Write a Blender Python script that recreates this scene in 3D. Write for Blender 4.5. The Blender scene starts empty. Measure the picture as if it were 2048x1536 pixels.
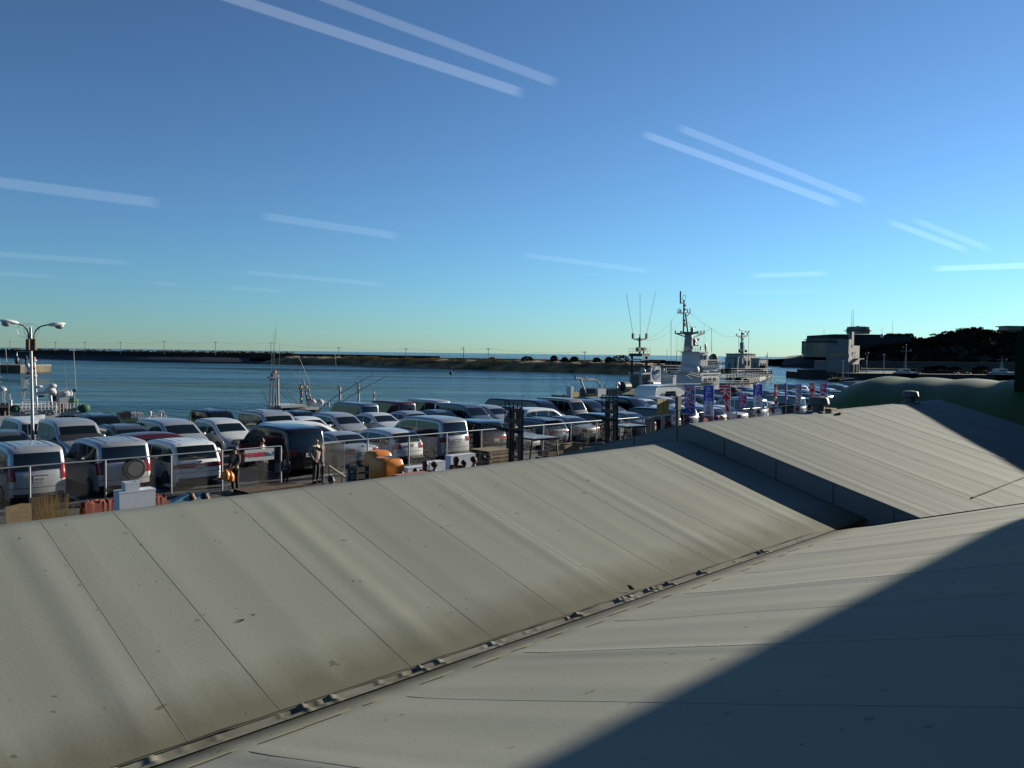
import bpy, bmesh, math, random
from math import sin, cos, pi, sqrt, radians, atan
from mathutils import Vector, Matrix, noise as mnoise
random.seed(7)
sc = bpy.context.scene
C = sc.collection
# ---------------------------------------------------------------- camera
CAMH = 5.0; FPX = 1607.0
PA = atan(61/FPX); PR = atan(.012)
FW = Vector((0, cos(PA), -sin(PA)))
RT = Vector((cos(PR), sin(PR)*sin(PA), sin(PR)*cos(PA)))
UPV = RT.cross(FW)
cam = bpy.data.cameras.new('camera'); camo = bpy.data.objects.new('camera', cam); C.objects.link(camo)
camo.matrix_world = Matrix(((RT.x, UPV.x, -FW.x, 0), (RT.y, UPV.y, -FW.y, 0), (RT.z, UPV.z, -FW.z, CAMH), (0, 0, 0, 1)))
cam.sensor_width = 36; cam.lens = 36*FPX/2048; cam.clip_start = .1; cam.clip_end = 60000
sc.camera = camo
# ---------------------------------------------------------------- sky, sun, exposure
SUN_AZ, SUN_EL = radians(52), radians(14.5)
w = bpy.data.worlds.new('World'); sc.world = w; w.use_nodes = True
wn = w.node_tree.nodes; wl = w.node_tree.links
bg = wn['Background']; sky = wn.new('ShaderNodeTexSky'); sky.sky_type = 'NISHITA'
sky.sun_disc = False; sky.sun_elevation = SUN_EL; sky.sun_rotation = SUN_AZ
sky.altitude = 300; sky.air_density = 1.0; sky.dust_density = .05; sky.ozone_density = 8
hs = wn.new('ShaderNodeHueSaturation'); hs.inputs['Saturation'].default_value = .82
tint = wn.new('ShaderNodeMixRGB'); tint.blend_type = 'MULTIPLY'; tint.inputs[0].default_value = 1; tint.inputs[2].default_value = (.80, .89, .745, 1)
wl.new(sky.outputs[0], hs.inputs['Color']); gm = wn.new('ShaderNodeGamma'); gm.inputs[1].default_value = 1.33; wl.new(hs.outputs[0], gm.inputs[0]); wl.new(gm.outputs[0], tint.inputs[1]); bg.inputs[1].default_value = .05
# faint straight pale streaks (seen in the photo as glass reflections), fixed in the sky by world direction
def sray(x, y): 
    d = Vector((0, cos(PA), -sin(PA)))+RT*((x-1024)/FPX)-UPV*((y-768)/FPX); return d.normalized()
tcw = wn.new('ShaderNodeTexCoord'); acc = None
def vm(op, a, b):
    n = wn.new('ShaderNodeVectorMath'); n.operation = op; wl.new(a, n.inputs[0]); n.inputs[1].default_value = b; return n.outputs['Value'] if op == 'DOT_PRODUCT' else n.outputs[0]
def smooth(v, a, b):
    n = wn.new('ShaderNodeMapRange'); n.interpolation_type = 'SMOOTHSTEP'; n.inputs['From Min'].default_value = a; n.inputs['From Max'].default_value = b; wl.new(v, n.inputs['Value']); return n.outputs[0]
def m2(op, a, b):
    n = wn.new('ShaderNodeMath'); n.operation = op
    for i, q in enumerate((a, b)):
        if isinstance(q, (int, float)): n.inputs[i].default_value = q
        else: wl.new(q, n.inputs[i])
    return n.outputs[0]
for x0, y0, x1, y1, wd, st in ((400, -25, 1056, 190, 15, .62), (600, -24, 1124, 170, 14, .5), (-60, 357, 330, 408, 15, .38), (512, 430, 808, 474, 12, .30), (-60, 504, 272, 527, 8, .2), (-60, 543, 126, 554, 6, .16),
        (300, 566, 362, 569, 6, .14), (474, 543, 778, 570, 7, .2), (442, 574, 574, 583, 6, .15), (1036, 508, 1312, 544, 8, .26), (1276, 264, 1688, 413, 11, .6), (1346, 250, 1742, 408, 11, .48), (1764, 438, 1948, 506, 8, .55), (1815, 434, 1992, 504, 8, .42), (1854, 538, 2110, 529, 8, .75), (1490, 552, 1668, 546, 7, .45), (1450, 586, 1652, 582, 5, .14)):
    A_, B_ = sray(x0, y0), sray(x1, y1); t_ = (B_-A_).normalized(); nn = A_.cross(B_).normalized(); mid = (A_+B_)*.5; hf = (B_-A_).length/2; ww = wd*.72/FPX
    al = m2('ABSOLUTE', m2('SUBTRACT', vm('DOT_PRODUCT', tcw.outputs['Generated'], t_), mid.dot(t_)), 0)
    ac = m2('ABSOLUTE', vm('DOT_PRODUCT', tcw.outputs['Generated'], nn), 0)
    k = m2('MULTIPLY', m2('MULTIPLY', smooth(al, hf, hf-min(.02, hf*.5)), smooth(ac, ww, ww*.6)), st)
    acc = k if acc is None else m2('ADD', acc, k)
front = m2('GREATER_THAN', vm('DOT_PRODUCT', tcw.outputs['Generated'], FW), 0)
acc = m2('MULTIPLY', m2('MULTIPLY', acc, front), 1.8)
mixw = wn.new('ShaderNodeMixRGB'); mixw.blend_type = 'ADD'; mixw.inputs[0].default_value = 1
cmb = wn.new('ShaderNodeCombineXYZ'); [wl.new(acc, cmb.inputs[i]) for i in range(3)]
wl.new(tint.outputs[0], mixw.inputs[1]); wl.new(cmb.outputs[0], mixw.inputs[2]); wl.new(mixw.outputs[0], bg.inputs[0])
sl = bpy.data.lights.new('sun', 'SUN'); sl.energy = 5.0; sl.angle = radians(.55); sl.color = (1, .92, .76)
so = bpy.data.objects.new('sun', sl); C.objects.link(so); so.location = (60, 40, 40)
SD = Vector((sin(SUN_AZ)*cos(SUN_EL), cos(SUN_AZ)*cos(SUN_EL), sin(SUN_EL)))
so.rotation_mode = 'QUATERNION'; so.rotation_quaternion = SD.to_track_quat('Z', 'Y')
sc.view_settings.view_transform = 'Standard'; sc.view_settings.look = 'None'
sc.view_settings.gamma = 1; sc.view_settings.exposure = 1.02
# ---------------------------------------------------------------- helpers
S2 = sqrt(2)
def W(u, p, z=0): return Vector(((u-p)/S2, (u+p)/S2, z))            # u runs along the fence, p away from the building
def ray(x, y): return FW + RT*((x-1024)/FPX) - UPV*((y-768)/FPX)
def gp(x, y, z=0):
    d = ray(x, y); t = (z-CAMH)/d.z; return Vector((d.x*t, d.y*t, z))
def aty(x, y, Y):
    d = ray(x, y); t = Y/d.y; return Vector((d.x*t, Y, CAMH+d.z*t))
def atp(x, y, p):
    d = ray(x, y); t = p/((d.y-d.x)/S2); return Vector(((d.x+d.y)*t/S2, p, CAMH+d.z*t))   # (u, p, z)
def onplane(x, y, z0, p0, k):                                       # plane z = z0 + k*(p-p0) -> (u,p,z)
    d = ray(x, y); du, dp = (d.x+d.y)/S2, (d.y-d.x)/S2
    t = (z0-k*p0-CAMH)/(d.z-k*dp); return Vector((du*t, dp*t, CAMH+d.z*t))
def tag(o, label=None, cat=None, group=None, kind=None):
    if label: o['label'] = label
    if cat: o['category'] = cat
    if group: o['group'] = group
    if kind: o['kind'] = kind
    return o
def thing(name, label, cat, loc=(0, 0, 0), rz=0, group=None):
    o = bpy.data.objects.new(name, None); C.objects.link(o); o.empty_display_size = .2
    o.location = loc; o.rotation_euler = (0, 0, rz)
    return tag(o, label, cat, group)
def link(name, me, parent=None, mats=None, loc=None, rot=None):
    o = bpy.data.objects.new(name, me); C.objects.link(o)
    if parent: o.parent = parent
    if loc is not None: o.location = loc
    if rot is not None: o.rotation_euler = rot
    return o
def copy_tree(o, parent=None):
    c = o.copy(); C.objects.link(c); c.parent = parent
    for ch in o.children: copy_tree(ch, c)
    return c
class MB:
    def __init__(s): s.v = []; s.f = []; s.m = []; s.M = None; s.mi = 0
    def add(s, vs, fs):
        n = len(s.v)
        for v in vs:
            v = Vector(v); s.v.append(s.M @ v if s.M else v)
        for f in fs: s.f.append([i+n for i in f]); s.m.append(s.mi)
        return s
    def box(s, c, d, M=None):
        x, y, z = d[0]/2, d[1]/2, d[2]/2; c = Vector(c)
        vs = [Vector((i, j, k)) for k in (-z, z) for j in (-y, y) for i in (-x, x)]
        if M: vs = [M @ v for v in vs]
        return s.add([v+c for v in vs], [(0, 2, 3, 1), (4, 5, 7, 6), (0, 1, 5, 4), (1, 3, 7, 5), (3, 2, 6, 7), (2, 0, 4, 6)])
    def bx(s, a, b):
        return s.box([(a[i]+b[i])/2 for i in range(3)], [abs(b[i]-a[i]) for i in range(3)])
    def cyl(s, a, b, r, r2=None, n=8, cap=True):
        a, b = Vector(a), Vector(b); r2 = r if r2 is None else r2
        d = (b-a); 
        if d.length < 1e-6: return s
        q = d.to_track_quat('Z', 'Y')
        vs = [a+q @ Vector((cos(2*pi*i/n)*r, sin(2*pi*i/n)*r, 0)) for i in range(n)]+[b+q @ Vector((cos(2*pi*i/n)*r2, sin(2*pi*i/n)*r2, 0)) for i in range(n)]
        fs = [(i, (i+1) % n, n+(i+1) % n, n+i) for i in range(n)]
        if cap: fs += [tuple(range(n))[::-1], tuple(range(n, 2*n))]
        return s.add(vs, fs)
    def tube(s, pts, r, n=6):
        for a, b in zip(pts, pts[1:]): s.cyl(a, b, r, n=n)
        return s
    def lathe(s, prof, n=16, c=(0, 0, 0), q=None):
        vs = []; c = Vector(c)
        for r, z in prof:
            for i in range(n):
                v = Vector((cos(2*pi*i/n)*r, sin(2*pi*i/n)*r, z)); vs.append(c+(q @ v if q else v))
        fs = [(k*n+i, k*n+(i+1) % n, (k+1)*n+(i+1) % n, (k+1)*n+i) for k in range(len(prof)-1) for i in range(n)]
        fs += [tuple(range(n))[::-1], tuple(range((len(prof)-1)*n, len(prof)*n))]
        return s.add(vs, fs)
    def ball(s, c, r, n=10, sq=(1, 1, 1)):
        prof = [(max(.001, sin(pi*k/(n//2+1)))*r, -cos(pi*k/(n//2+1))*r) for k in range(n//2+2)]
        k0 = len(s.v); s.lathe(prof, n)
        for i in range(k0, len(s.v)):
            v = s.v[i]; s.v[i] = Vector((v.x*sq[0]+c[0], v.y*sq[1]+c[1], v.z*sq[2]+c[2]))
        return s
    def prism(s, poly, a, b, ax='y'):                               # poly in the plane across axis ax, from a to b
        def P(q, t): return {'y': (q[0], t, q[1]), 'z': (q[0], q[1], t), 'x': (t, q[0], q[1])}[ax]
        n = len(poly)
        return s.add([P(q, a) for q in poly]+[P(q, b) for q in poly], [tuple(range(n)), tuple(range(n, 2*n))[::-1]]+[(i, n+i, n+(i+1) % n, (i+1) % n) for i in range(n)])
    def grid(s, rows):
        m = len(rows[0]); vs = [v for r in rows for v in r]
        return s.add(vs, [(i*m+j, i*m+j+1, (i+1)*m+j+1, (i+1)*m+j) for i in range(len(rows)-1) for j in range(m-1)])
    def mesh(s, name, mats, smooth=False, fixn=True):
        me = bpy.data.meshes.new(name); me.from_pydata([tuple(v) for v in s.v], [], s.f)
        for m in (mats if isinstance(mats, (list, tuple)) else [mats]): me.materials.append(m)
        for p, mi in zip(me.polygons, s.m): p.material_index = mi
        if fixn:
            bm = bmesh.new(); bm.from_mesh(me); bmesh.ops.recalc_face_normals(bm, faces=bm.faces); bm.to_mesh(me); bm.free()
        if smooth:
            for p in me.polygons: p.use_smooth = True
            if smooth != 'all': me.set_sharp_from_angle(angle=radians(38))
        me.update(); return me
    def build(s, name, mats, parent=None, smooth=False, loc=None, fixn=True):
        return link(name, s.mesh(name, mats, smooth, fixn), parent, loc=loc)
MC = {}
def mat(name, c, r=.6, m=0, var=0, sc_=6, bump=0, bs=40, c2=None, spec=.5, coat=0, emit=0, stretch=None, detail=4):
    if name in MC: return MC[name]
    c = tuple(x*.74 for x in c); c2 = tuple(x*.74 for x in c2) if c2 else None
    M = bpy.data.materials.new(name); M.use_nodes = True; nt = M.node_tree; N = nt.nodes; L = nt.links
    b = N['Principled BSDF']; b.inputs['Base Color'].default_value = (*c, 1); b.inputs['Roughness'].default_value = r
    b.inputs['Metallic'].default_value = m; b.inputs['Specular IOR Level'].default_value = spec
    b.inputs['Coat Weight'].default_value = coat; b.inputs['Coat Roughness'].default_value = .06
    if emit: b.inputs['Emission Color'].default_value = (*c, 1); b.inputs['Emission Strength'].default_value = emit
    if var or bump:
        tc = N.new('ShaderNodeTexCoord'); mp = N.new('ShaderNodeMapping'); L.new(tc.outputs['Object'], mp.inputs[0])
        if stretch: mp.inputs['Scale'].default_value = stretch
    if var:
        nz = N.new('ShaderNodeTexNoise'); nz.inputs['Scale'].default_value = sc_; nz.inputs['Detail'].default_value = detail; L.new(mp.outputs[0], nz.inputs['Vector'])
        cr = N.new('ShaderNodeValToRGB'); cr.color_ramp.elements[0].position = .3; cr.color_ramp.elements[1].position = .7
        lo = c2 if c2 else tuple(x*(1-var) for x in c); hi = c if c2 else tuple(min(1, x*(1+var)) for x in c)
        cr.color_ramp.elements[0].color = (*lo, 1); cr.color_ramp.elements[1].color = (*hi, 1)
        L.new(nz.outputs[0], cr.inputs[0]); L.new(cr.outputs[0], b.inputs['Base Color'])
    if bump:
        nb = N.new('ShaderNodeTexNoise'); nb.inputs['Scale'].default_value = bs; nb.inputs['Detail'].default_value = 3; L.new(mp.outputs[0], nb.inputs['Vector'])
        bu = N.new('ShaderNodeBump'); bu.inputs['Strength'].default_value = bump; bu.inputs['Distance'].default_value = .02
        L.new(nb.outputs[0], bu.inputs['Height']); L.new(bu.outputs[0], b.inputs['Normal'])
    MC[name] = M; return M
def text(body, size, m, name='lettering', ext=.004, off=0, parent=None, M=None, align='CENTER', vert=False, bold=0):
    cu = bpy.data.curves.new(name, 'FONT'); cu.body = '\n'.join(body) if vert else body
    cu.size = size; cu.extrude = ext; cu.offset = off+bold; cu.align_x = align; cu.align_y = 'CENTER'; cu.space_line = .78 if vert else 1
    cu.resolution_u = 2
    t = bpy.data.objects.new('tmp', cu); C.objects.link(t)
    dg = bpy.context.evaluated_depsgraph_get(); me = bpy.data.meshes.new_from_object(t.evaluated_get(dg), depsgraph=dg)
    bpy.data.objects.remove(t); me.materials.clear(); me.materials.append(m)
    if M: me.transform(M)
    me.name = name
    return link(name, me, parent)
white = mat('white paint', (.72, .74, .74), .45, var=.08, sc_=3)
steel = mat('galvanised steel', (.42, .45, .46), .45, .6)
black = mat('black rubber', (.012, .012, .013), .7)
dark = mat('dark painted metal', (.02, .022, .025), .5)
chrome = mat('bright metal', (.6, .6, .6), .2, 1)
redp = mat('red paint', (.42, .02, .02), .4)
wood = mat('pale timber', (.30, .22, .12), .8, var=.3, sc_=5, stretch=(1, 1, 8))
cardb = mat('brown timber', (.12, .08, .045), .85, var=.3, sc_=6)
UP = Matrix.Rotation(radians(45), 4, 'Z')
RU = radians(45)                                                    # local x = u, local y = p
# ================================================================ THE SETTING
# open sea and harbour water
def water_material():
    M = bpy.data.materials.new('harbour water'); M.use_nodes = True; N = M.node_tree.nodes; L = M.node_tree.links
    b = N['Principled BSDF']; b.inputs['Base Color'].default_value = (.002, .030, .040, 1); b.inputs['Roughness'].default_value = .05
    b.inputs['IOR'].default_value = 1.33
    tc = N.new('ShaderNodeTexCoord')
    def nz(scale, st, det=4):
        mp = N.new('ShaderNodeMapping'); mp.inputs['Scale'].default_value = st; L.new(tc.outputs['Object'], mp.inputs[0])
        n = N.new('ShaderNodeTexNoise'); n.inputs['Scale'].default_value = scale; n.inputs['Detail'].default_value = det; L.new(mp.outputs[0], n.inputs['Vector']); return n
    a = nz(.9, (.45, 1, 1), 5); c = nz(.12, (.4, 1, 1), 3); d = nz(.02, (.22, 1, 1), 3)
    b1 = N.new('ShaderNodeBump'); b1.inputs['Strength'].default_value = 1; b1.inputs['Distance'].default_value = 1.2; L.new(a.outputs[0], b1.inputs['Height'])
    b2 = N.new('ShaderNodeBump'); b2.inputs['Strength'].default_value = .6; b2.inputs['Distance'].default_value = 2.5; L.new(c.outputs[0], b2.inputs['Height']); L.new(b1.outputs[0], b2.inputs['Normal'])
    L.new(b2.outputs[0], b.inputs['Normal'])
    r = N.new('ShaderNodeMapRange'); r.inputs['From Min'].default_value = .35; r.inputs['From Max'].default_value = .7
    r.inputs['To Min'].default_value = .05; r.inputs['To Max'].default_value = .36; L.new(d.outputs[0], r.inputs['Value']); L.new(r.outputs[0], b.inputs['Roughness'])
    e = nz(.035, (.12, 1, 1), 6); r3 = N.new('ShaderNodeMapRange'); r3.inputs['From Min'].default_value = .38; r3.inputs['From Max'].default_value = .62; r3.inputs['To Min'].default_value = 1.0; r3.inputs['To Max'].default_value = .35
    L.new(e.outputs[0], r3.inputs['Value']); L.new(r3.outputs[0], b1.inputs['Strength'])
    return M
wm = MB(); WZ = -1.6
ys = [-200, 0, 40, 80, 160, 300, 600, 1200, 3000, 8000, 20000, 50000]
wm.grid([[(x, y, WZ) for x in (-50000, -20000, -6000, -2000, -600, -200, 0, 200, 600, 2000, 6000, 20000, 50000)] for y in ys])
tag(wm.build('water', water_material(), fixn=False), kind='structure')
# quay: one thick slab with its vertical quay wall
asph = mat('worn asphalt', (.045, .045, .046), .9, var=.35, sc_=.8, bump=.4, bs=60)
conc = mat('quay concrete', (.17, .16, .14), .9, var=.25, sc_=.7, bump=.4, bs=20)
QP = 48.6
g = MB(); g.mi = 0
g.add([W(-90, -60, 0), W(150, -60, 0), W(150, QP-1, 0), W(-90, QP-1, 0)], [(0, 1, 2, 3)])
g.mi = 1
g.add([W(-90, QP-1, 0), W(150, QP-1, 0), W(150, QP, 0), W(-90, QP, 0), W(-90, QP, -6), W(150, QP, -6), W(150, -60, 0), W(150, -60, -6)], [(0, 1, 2, 3), (3, 2, 5, 4), (1, 6, 7, 5, 2)])
tag(g.build('quay_ground', [asph, conc], fixn=False), kind='structure')
k = MB(); k.M = UP
for i in range(24): k.bx((-40+i*7.5, QP-.45, .0), (-40+i*7.5+6.6, QP-.12, .16))
tag(k.build('quay_kerb', conc), 'low concrete kerb blocks along the quay edge', 'kerb')
pl = MB(); pl.M = UP
lp = mat('worn white line paint', (.45, .45, .43), .8, var=.3, sc_=4)
for i in range(-4, 36):
    for a, b in ((28.6, 33.4), (36.1, 40.6), (41.1, 45.8)): pl.bx((5.9+i*2.6, a, .003), (6.0+i*2.6, b, .006))
tag(pl.build('parking_lines', lp), kind='structure')
# ================================================================ MEMBRANE ROOFS
def roof_mat(name, seams, stain_p=None, col=(.232, .246, .218), stain_w=1.0):
    M = bpy.data.materials.new(name); M.use_nodes = True; N = M.node_tree.nodes; L = M.node_tree.links
    b = N['Principled BSDF']; b.inputs['Roughness'].default_value = .9; b.inputs['Specular IOR Level'].default_value = .15
    tc = N.new('ShaderNodeTexCoord'); sx = N.new('ShaderNodeSeparateXYZ'); L.new(tc.outputs['Object'], sx.inputs[0])
    def noise(scale, st, det=5):
        mp = N.new('ShaderNodeMapping'); mp.inputs['Scale'].default_value = st; L.new(tc.outputs['Object'], mp.inputs[0])
        n = N.new('ShaderNodeTexNoise'); n.inputs['Scale'].default_value = scale; n.inputs['Detail'].default_value = det; L.new(mp.outputs[0], n.inputs['Vector']); return n.outputs[0]
    def ramp(v, a, b_, ca, cb):
        r = N.new('ShaderNodeValToRGB'); r.color_ramp.elements[0].position = a; r.color_ramp.elements[1].position = b_
        r.color_ramp.elements[0].color = (*ca, 1); r.color_ramp.elements[1].color = (*cb, 1); L.new(v, r.inputs[0]); return r.outputs[0]
    def mul(a, c, f=1):
        m = N.new('ShaderNodeMixRGB'); m.blend_type = 'MULTIPLY'; m.inputs[0].default_value = f; L.new(a, m.inputs[1]); L.new(c, m.inputs[2]); return m.outputs[0]
    base = ramp(noise(.7, (1, .35, 1)), .3, .75, tuple(x*.93 for x in col), tuple(x*1.04 for x in col))
    fine = ramp(noise(3.0, (2.2, .22, 1), 6), .35, .7, (.975, .975, .97), (1, 1, 1))
    spk = ramp(noise(55, (1, 1, 1), 2), .3, .7, (.965, .965, .96), (1.0, 1.0, 1.0))
    out = mul(mul(base, fine), spk)
    out = mul(out, ramp(noise(7, (1, 1, 1), 2), .265, .285, (.62, .6, .52), (1, 1, 1)))
    out = mul(out, ramp(noise(.35, (3.2, .30, 1), 8), .40, .62, (.965, .965, .95), (1, 1, 1)))
    mf = N.new('ShaderNodeMath'); mf.operation = 'DIVIDE'; L.new(sx.outputs[0], mf.inputs[0]); mf.inputs[1].default_value = 1.35
    fl = N.new('ShaderNodeMath'); fl.operation = 'FLOOR'; L.new(mf.outputs[0], fl.inputs[0])
    wnz = N.new('ShaderNodeTexWhiteNoise'); wnz.noise_dimensions = '1D'; L.new(fl.outputs[0], wnz.inputs['W'])
    out = mul(out, ramp(wnz.outputs[0], 0, 1, (.92, .92, .93), (1.0, 1.0, .98)))
    if stain_p is not None:
        d = N.new('ShaderNodeMath'); d.operation = 'SUBTRACT'; L.new(sx.outputs[1], d.inputs[0]); d.inputs[1].default_value = stain_p
        a = N.new('ShaderNodeMath'); a.operation = 'ABSOLUTE'; L.new(d.outputs[0], a.inputs[0])
        nn = N.new('ShaderNodeMath'); nn.operation = 'MULTIPLY_ADD'; L.new(noise(1.6, (2.4, .12, 1), 7), nn.inputs[0]); nn.inputs[1].default_value = -1.1*stain_w; L.new(a.outputs[0], nn.inputs[2])
        out = mul(out, ramp(nn.outputs[0], 0, 1.0*stain_w, (.55, .53, .45), (1, 1, 1)), .95)
    L.new(out, b.inputs['Base Color'])
    bu = N.new('ShaderNodeBump'); bu.inputs['Strength'].default_value = .1; bu.inputs['Distance'].default_value = .01
    L.new(noise(30, (1, 1, 1), 3), bu.inputs['Height']); L.new(bu.outputs[0], b.inputs['Normal'])
    return M
KA = .295; PRg = 9.5; ZA = 3.20; ZC = 3.56; PV = 5.66; ZV = 2.04
UC = 14.85                                                          # where the raised roof begins
def wav(u, seed, amp=.004, step=1.35, ridge=.013):                   # sag between frames, soft ridge over each frame
    t = (u/step+seed) % 2; d = min(t, 2-t)
    r = ridge*math.exp(-(d/.10)**2); s = amp*cos(pi*((u/step+seed) % 1)*2)
    return r-abs(s)
def roof_sheet(name, fz, u0, u1, p0, p1, m, parent, seed, ustep=.075, np_=22, edge=None, thick=.03):
    n = int((u1-u0)/ustep); rows = []
    for j in range(np_+1):
        p = p0+(p1-p0)*j/np_; row = []
        for i in range(n+1):
            ub = edge(p) if edge else u1
            u = u0+(ub-u0)*i/n
            dz = wav(u+.03*mnoise.noise((u*.4, p*.35, seed)), seed)+.012*mnoise.noise((u*.5, p*.6, seed+3))
            e = min(1, abs(p-p0)/.6, abs(p1-p)/.6)
            row.append((u, p, fz(p)+dz*(.25+.75*e)))
        rows.append(row)
    b = MB(); b.grid(rows)
    o = b.build(name, m, parent, 'all', fixn=True)
    so = o.modifiers.new('thickness', 'SOLIDIFY'); so.thickness = thick; so.offset = -1
    return o
mA = roof_mat('grey pvc roof sheet', 1, PV, stain_w=.55)
mB = roof_mat('grey pvc roof sheet with yellow tape', 1, PV, col=(.285, .292, .248), stain_w=.35)
mCc = roof_mat('paler pvc roof sheet', 1, None, col=(.165, .184, .172))
seamM = mat('sheet weld seam', (.20, .20, .17), .9, spec=.1)
seamL = mat('light weld seam', (.42, .42, .38), .7)
tape = mat('yellowed tape', (.40, .37, .18), .7, var=.3, sc_=3)
guttM = mat('crumpled gutter flashing', (.27, .27, .225), .9, var=.5, sc_=2.5, c2=(.14, .135, .10), spec=.1)
fA = lambda p: ZA-KA*abs(PRg-p)-.02*math.exp(-((p-PRg)/.25)**2)
fC = lambda p: ZC-.285*abs(PRg-p)-.02*math.exp(-((p-PRg)/.3)**2)
KB = (3.72-ZV)/(PV)                                                 # the near slope climbs towards the wall
fB = lambda p: ZV+.306*(PV-p)+.05*math.exp(-((PV-p)/.5)**2)
rA = thing('tent_roof', 'long low pitched market roof of dirty grey sheeting, its ridge below the car park', 'roof', (0, 0, 0), RU)
roof_sheet('roof_sheet', fA, -9, UC+.0, PV+.03, PRg, mA, rA, .35)
roof_sheet('roof_sheet', lambda p: fA(p), -9, UC, PRg, 13.2, mA, rA, .9, np_=6)
def seams(root, fz, us, p0, p1, m, w=.012, h=.008, step=.35, lo=None):
    for u, t in us:
        b = MB(); rows = []; n = int(abs(p1-p0)/step)+1
        for j in range(n+1):
            p = p0+(p1-p0)*j/n; uu = u+t*(p-p0); dz = .028
            z = fz(p)+wavz(uu, p, lo)+h
            rows.append([(uu-w, p, z-.002), (uu-w*.55, p, z), (uu+w*.55, p, z), (uu+w, p, z-.002)])
        b.grid(rows); b.build('seam', m, root)
def wavz(u, p, lo):
    seed, p0, p1 = lo
    dz = wav(u+.03*mnoise.noise((u*.4, p*.35, seed)), seed)+.012*mnoise.noise((u*.5, p*.6, seed+3))
    e = min(1, abs(p-p0)/.6, abs(p1-p)/.6)
    return dz*(.25+.75*e)
usA = [atp(x, 990, PRg).x for x in (80, 230, 455, 607, 743, 859, 965, 1052, 1138, 1251)]
usA = [usA[0]-1.3*k for k in (5, 4, 3, 2, 1)]+usA
seams(rA, fA, [(u, random.uniform(-.01, .01)) for u in usA], PV+.06, PRg-.02, seamM, .0045, .0014, lo=(.35, PV+.03, PRg))
wl_ = MB(); wl_.bx((-9, 13.15, 0), (UC-.01, 13.2, fA(13.2)-.04)); wl_.build('side_wall', mA, rA)
b = MB()
for i in range(9): b.cyl((-8.8+i*2.95, PV-.02, 0), (-8.8+i*2.95, PV-.02, ZV-.12), .06)
b.build('support_posts', steel, rA)
# second slope, rising towards the building
e0 = onplane(1640, 1072, ZV+.306*PV, 0, -.306); e1 = onplane(1810, 1041, ZV+.306*PV, 0, -.306); e2 = onplane(2048, 1007, ZV+.306*PV, 0, -.306)
def edgeB(p):
    pts = sorted([(e0.y, e0.x), (e1.y, e1.x), (e2.y, e2.x)])
    pts = [(pts[0][0]-8, pts[0][1]+(pts[0][1]-pts[1][1])/(pts[0][0]-pts[1][0])*-8)]+pts+[(pts[-1][0]+.5, pts[-1][1]-.2)]
    for (a, ua), (b_, ub) in zip(pts, pts[1:]):
        if a <= p <= b_: return ua+(ub-ua)*(p-a)/(b_-a)
    return pts[-1][1]
rB = thing('lean_to_roof', 'grey sheet roof slope in front of the valley, shaded at its near end', 'roof', (0, 0, 0), RU)
roof_sheet('roof_sheet', fB, -9, 12, -.28, PV-.08, mB, rB, .1, edge=edgeB, thick=.05)
seams(rB, fB, [(u, .0) for u in [e0.x-1.1-1.35*k for k in range(0, 14)]], PV-.55, .0, seamM, .004, .0012, lo=(.1, -.28, PV-.08))
b = MB()
for k in range(30):                                                 # strips of old tape beside the valley
    u = -3+k*.52+random.uniform(-.1, .1); p = PV-.42+random.uniform(-.06, .06); l = random.uniform(.1, .4)
    if u > 12: continue
    b.add([(u, p-.012, fB(p-.012)+.02), (u+l, p-.012, fB(p-.012)+.02), (u+l, p+.012, fB(p+.012)+.02), (u, p+.012, fB(p+.012)+.02)], [(0, 1, 2, 3)])
b.build('tape', tape, rB)
b = MB(); rows = []
for j in range(23):
    p = -.28+(PV-.1+.28)*j/22; u = edgeB(p); z = fB(p)
    rows.append([(u-.02, p, z+.012), (u+.03, p, z+.006), (u+.03, p, z-.16)])
b.grid(rows); b.build('edge_band', mat('dark edge band', (.05, .055, .06), .5), rB)
b = MB(); b.bx((-9, -.27, 0), (e2.x+3, -.2, 3.6)); b.build('end_wall', mB, rB)
# crumpled flashing in the valley
gr = thing('valley_gutter', 'crumpled dirty flashing strip in the valley between the two grey roofs', 'gutter', (0, 0, 0), RU)
b = MB(); rows = []; u = -4
folds = [random.uniform(-1, 12.8) for _ in range(10)]+[-.3, 1.9, 2.15, 2.38, 3.15, 3.35, 3.5, 3.62, 4.35, 4.55, 5.35, 5.46, 5.6, 5.95, 6.6, 6.75, 7.6, 7.75, 8.1, 8.2, 9.3, 9.42, 9.5, 10.2, 10.9, 11.0]
while u < 12.95:
    f = 0
    for c in folds: f += .028*(.15+.85*sin(c*37)**4)*math.exp(-((u-c)/(.022+.02*abs(sin(c*11))))**2)
    lf = .02*mnoise.noise((u*1.3, 2, 0)); zz = fA(PV+.1)
    rows.append([(u, PV-.09, fB(PV-.09)+.012), (u, PV-.04+lf*.4, fB(PV-.09)+.010+f*.6), (u, PV+.02, ZV+.05+f*1.3), (u, PV+.06+lf*.8, zz+.018+f*1.2), (u, PV+.085+lf, zz+.012+f*.4)])
    u += .012
b.grid(rows); o = b.build('flashing', guttM, gr, 'all')
b = MB(); rows = []; u = -4
while u < 12.9:
    j = .016*mnoise.noise((u*3, 0, 4)); k_ = max(.002, .010+.016*mnoise.noise((u*1.7, 5, 0))); z_ = fA(PV+.1)
    rows.append([(u, PV+.088+j, z_+.022), (u, PV+.088+j+k_*1.6, z_+.028)]); u += .04
b.grid(rows); b.build('dirt_line', mat('black valley dirt', (.02, .02, .015), .95), gr)
b = MB()
b.add([(7.9, PV+.16, fA(PV+.16)+.02), (7.96, PV+.13, fA(PV+.16)+.02), (7.92, PV+.17, fA(PV+.2)+.06), (7.87, PV+.19, fA(PV+.2)+.07)], [(0, 1, 2, 3), (0, 3, 2, 1)])
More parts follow.
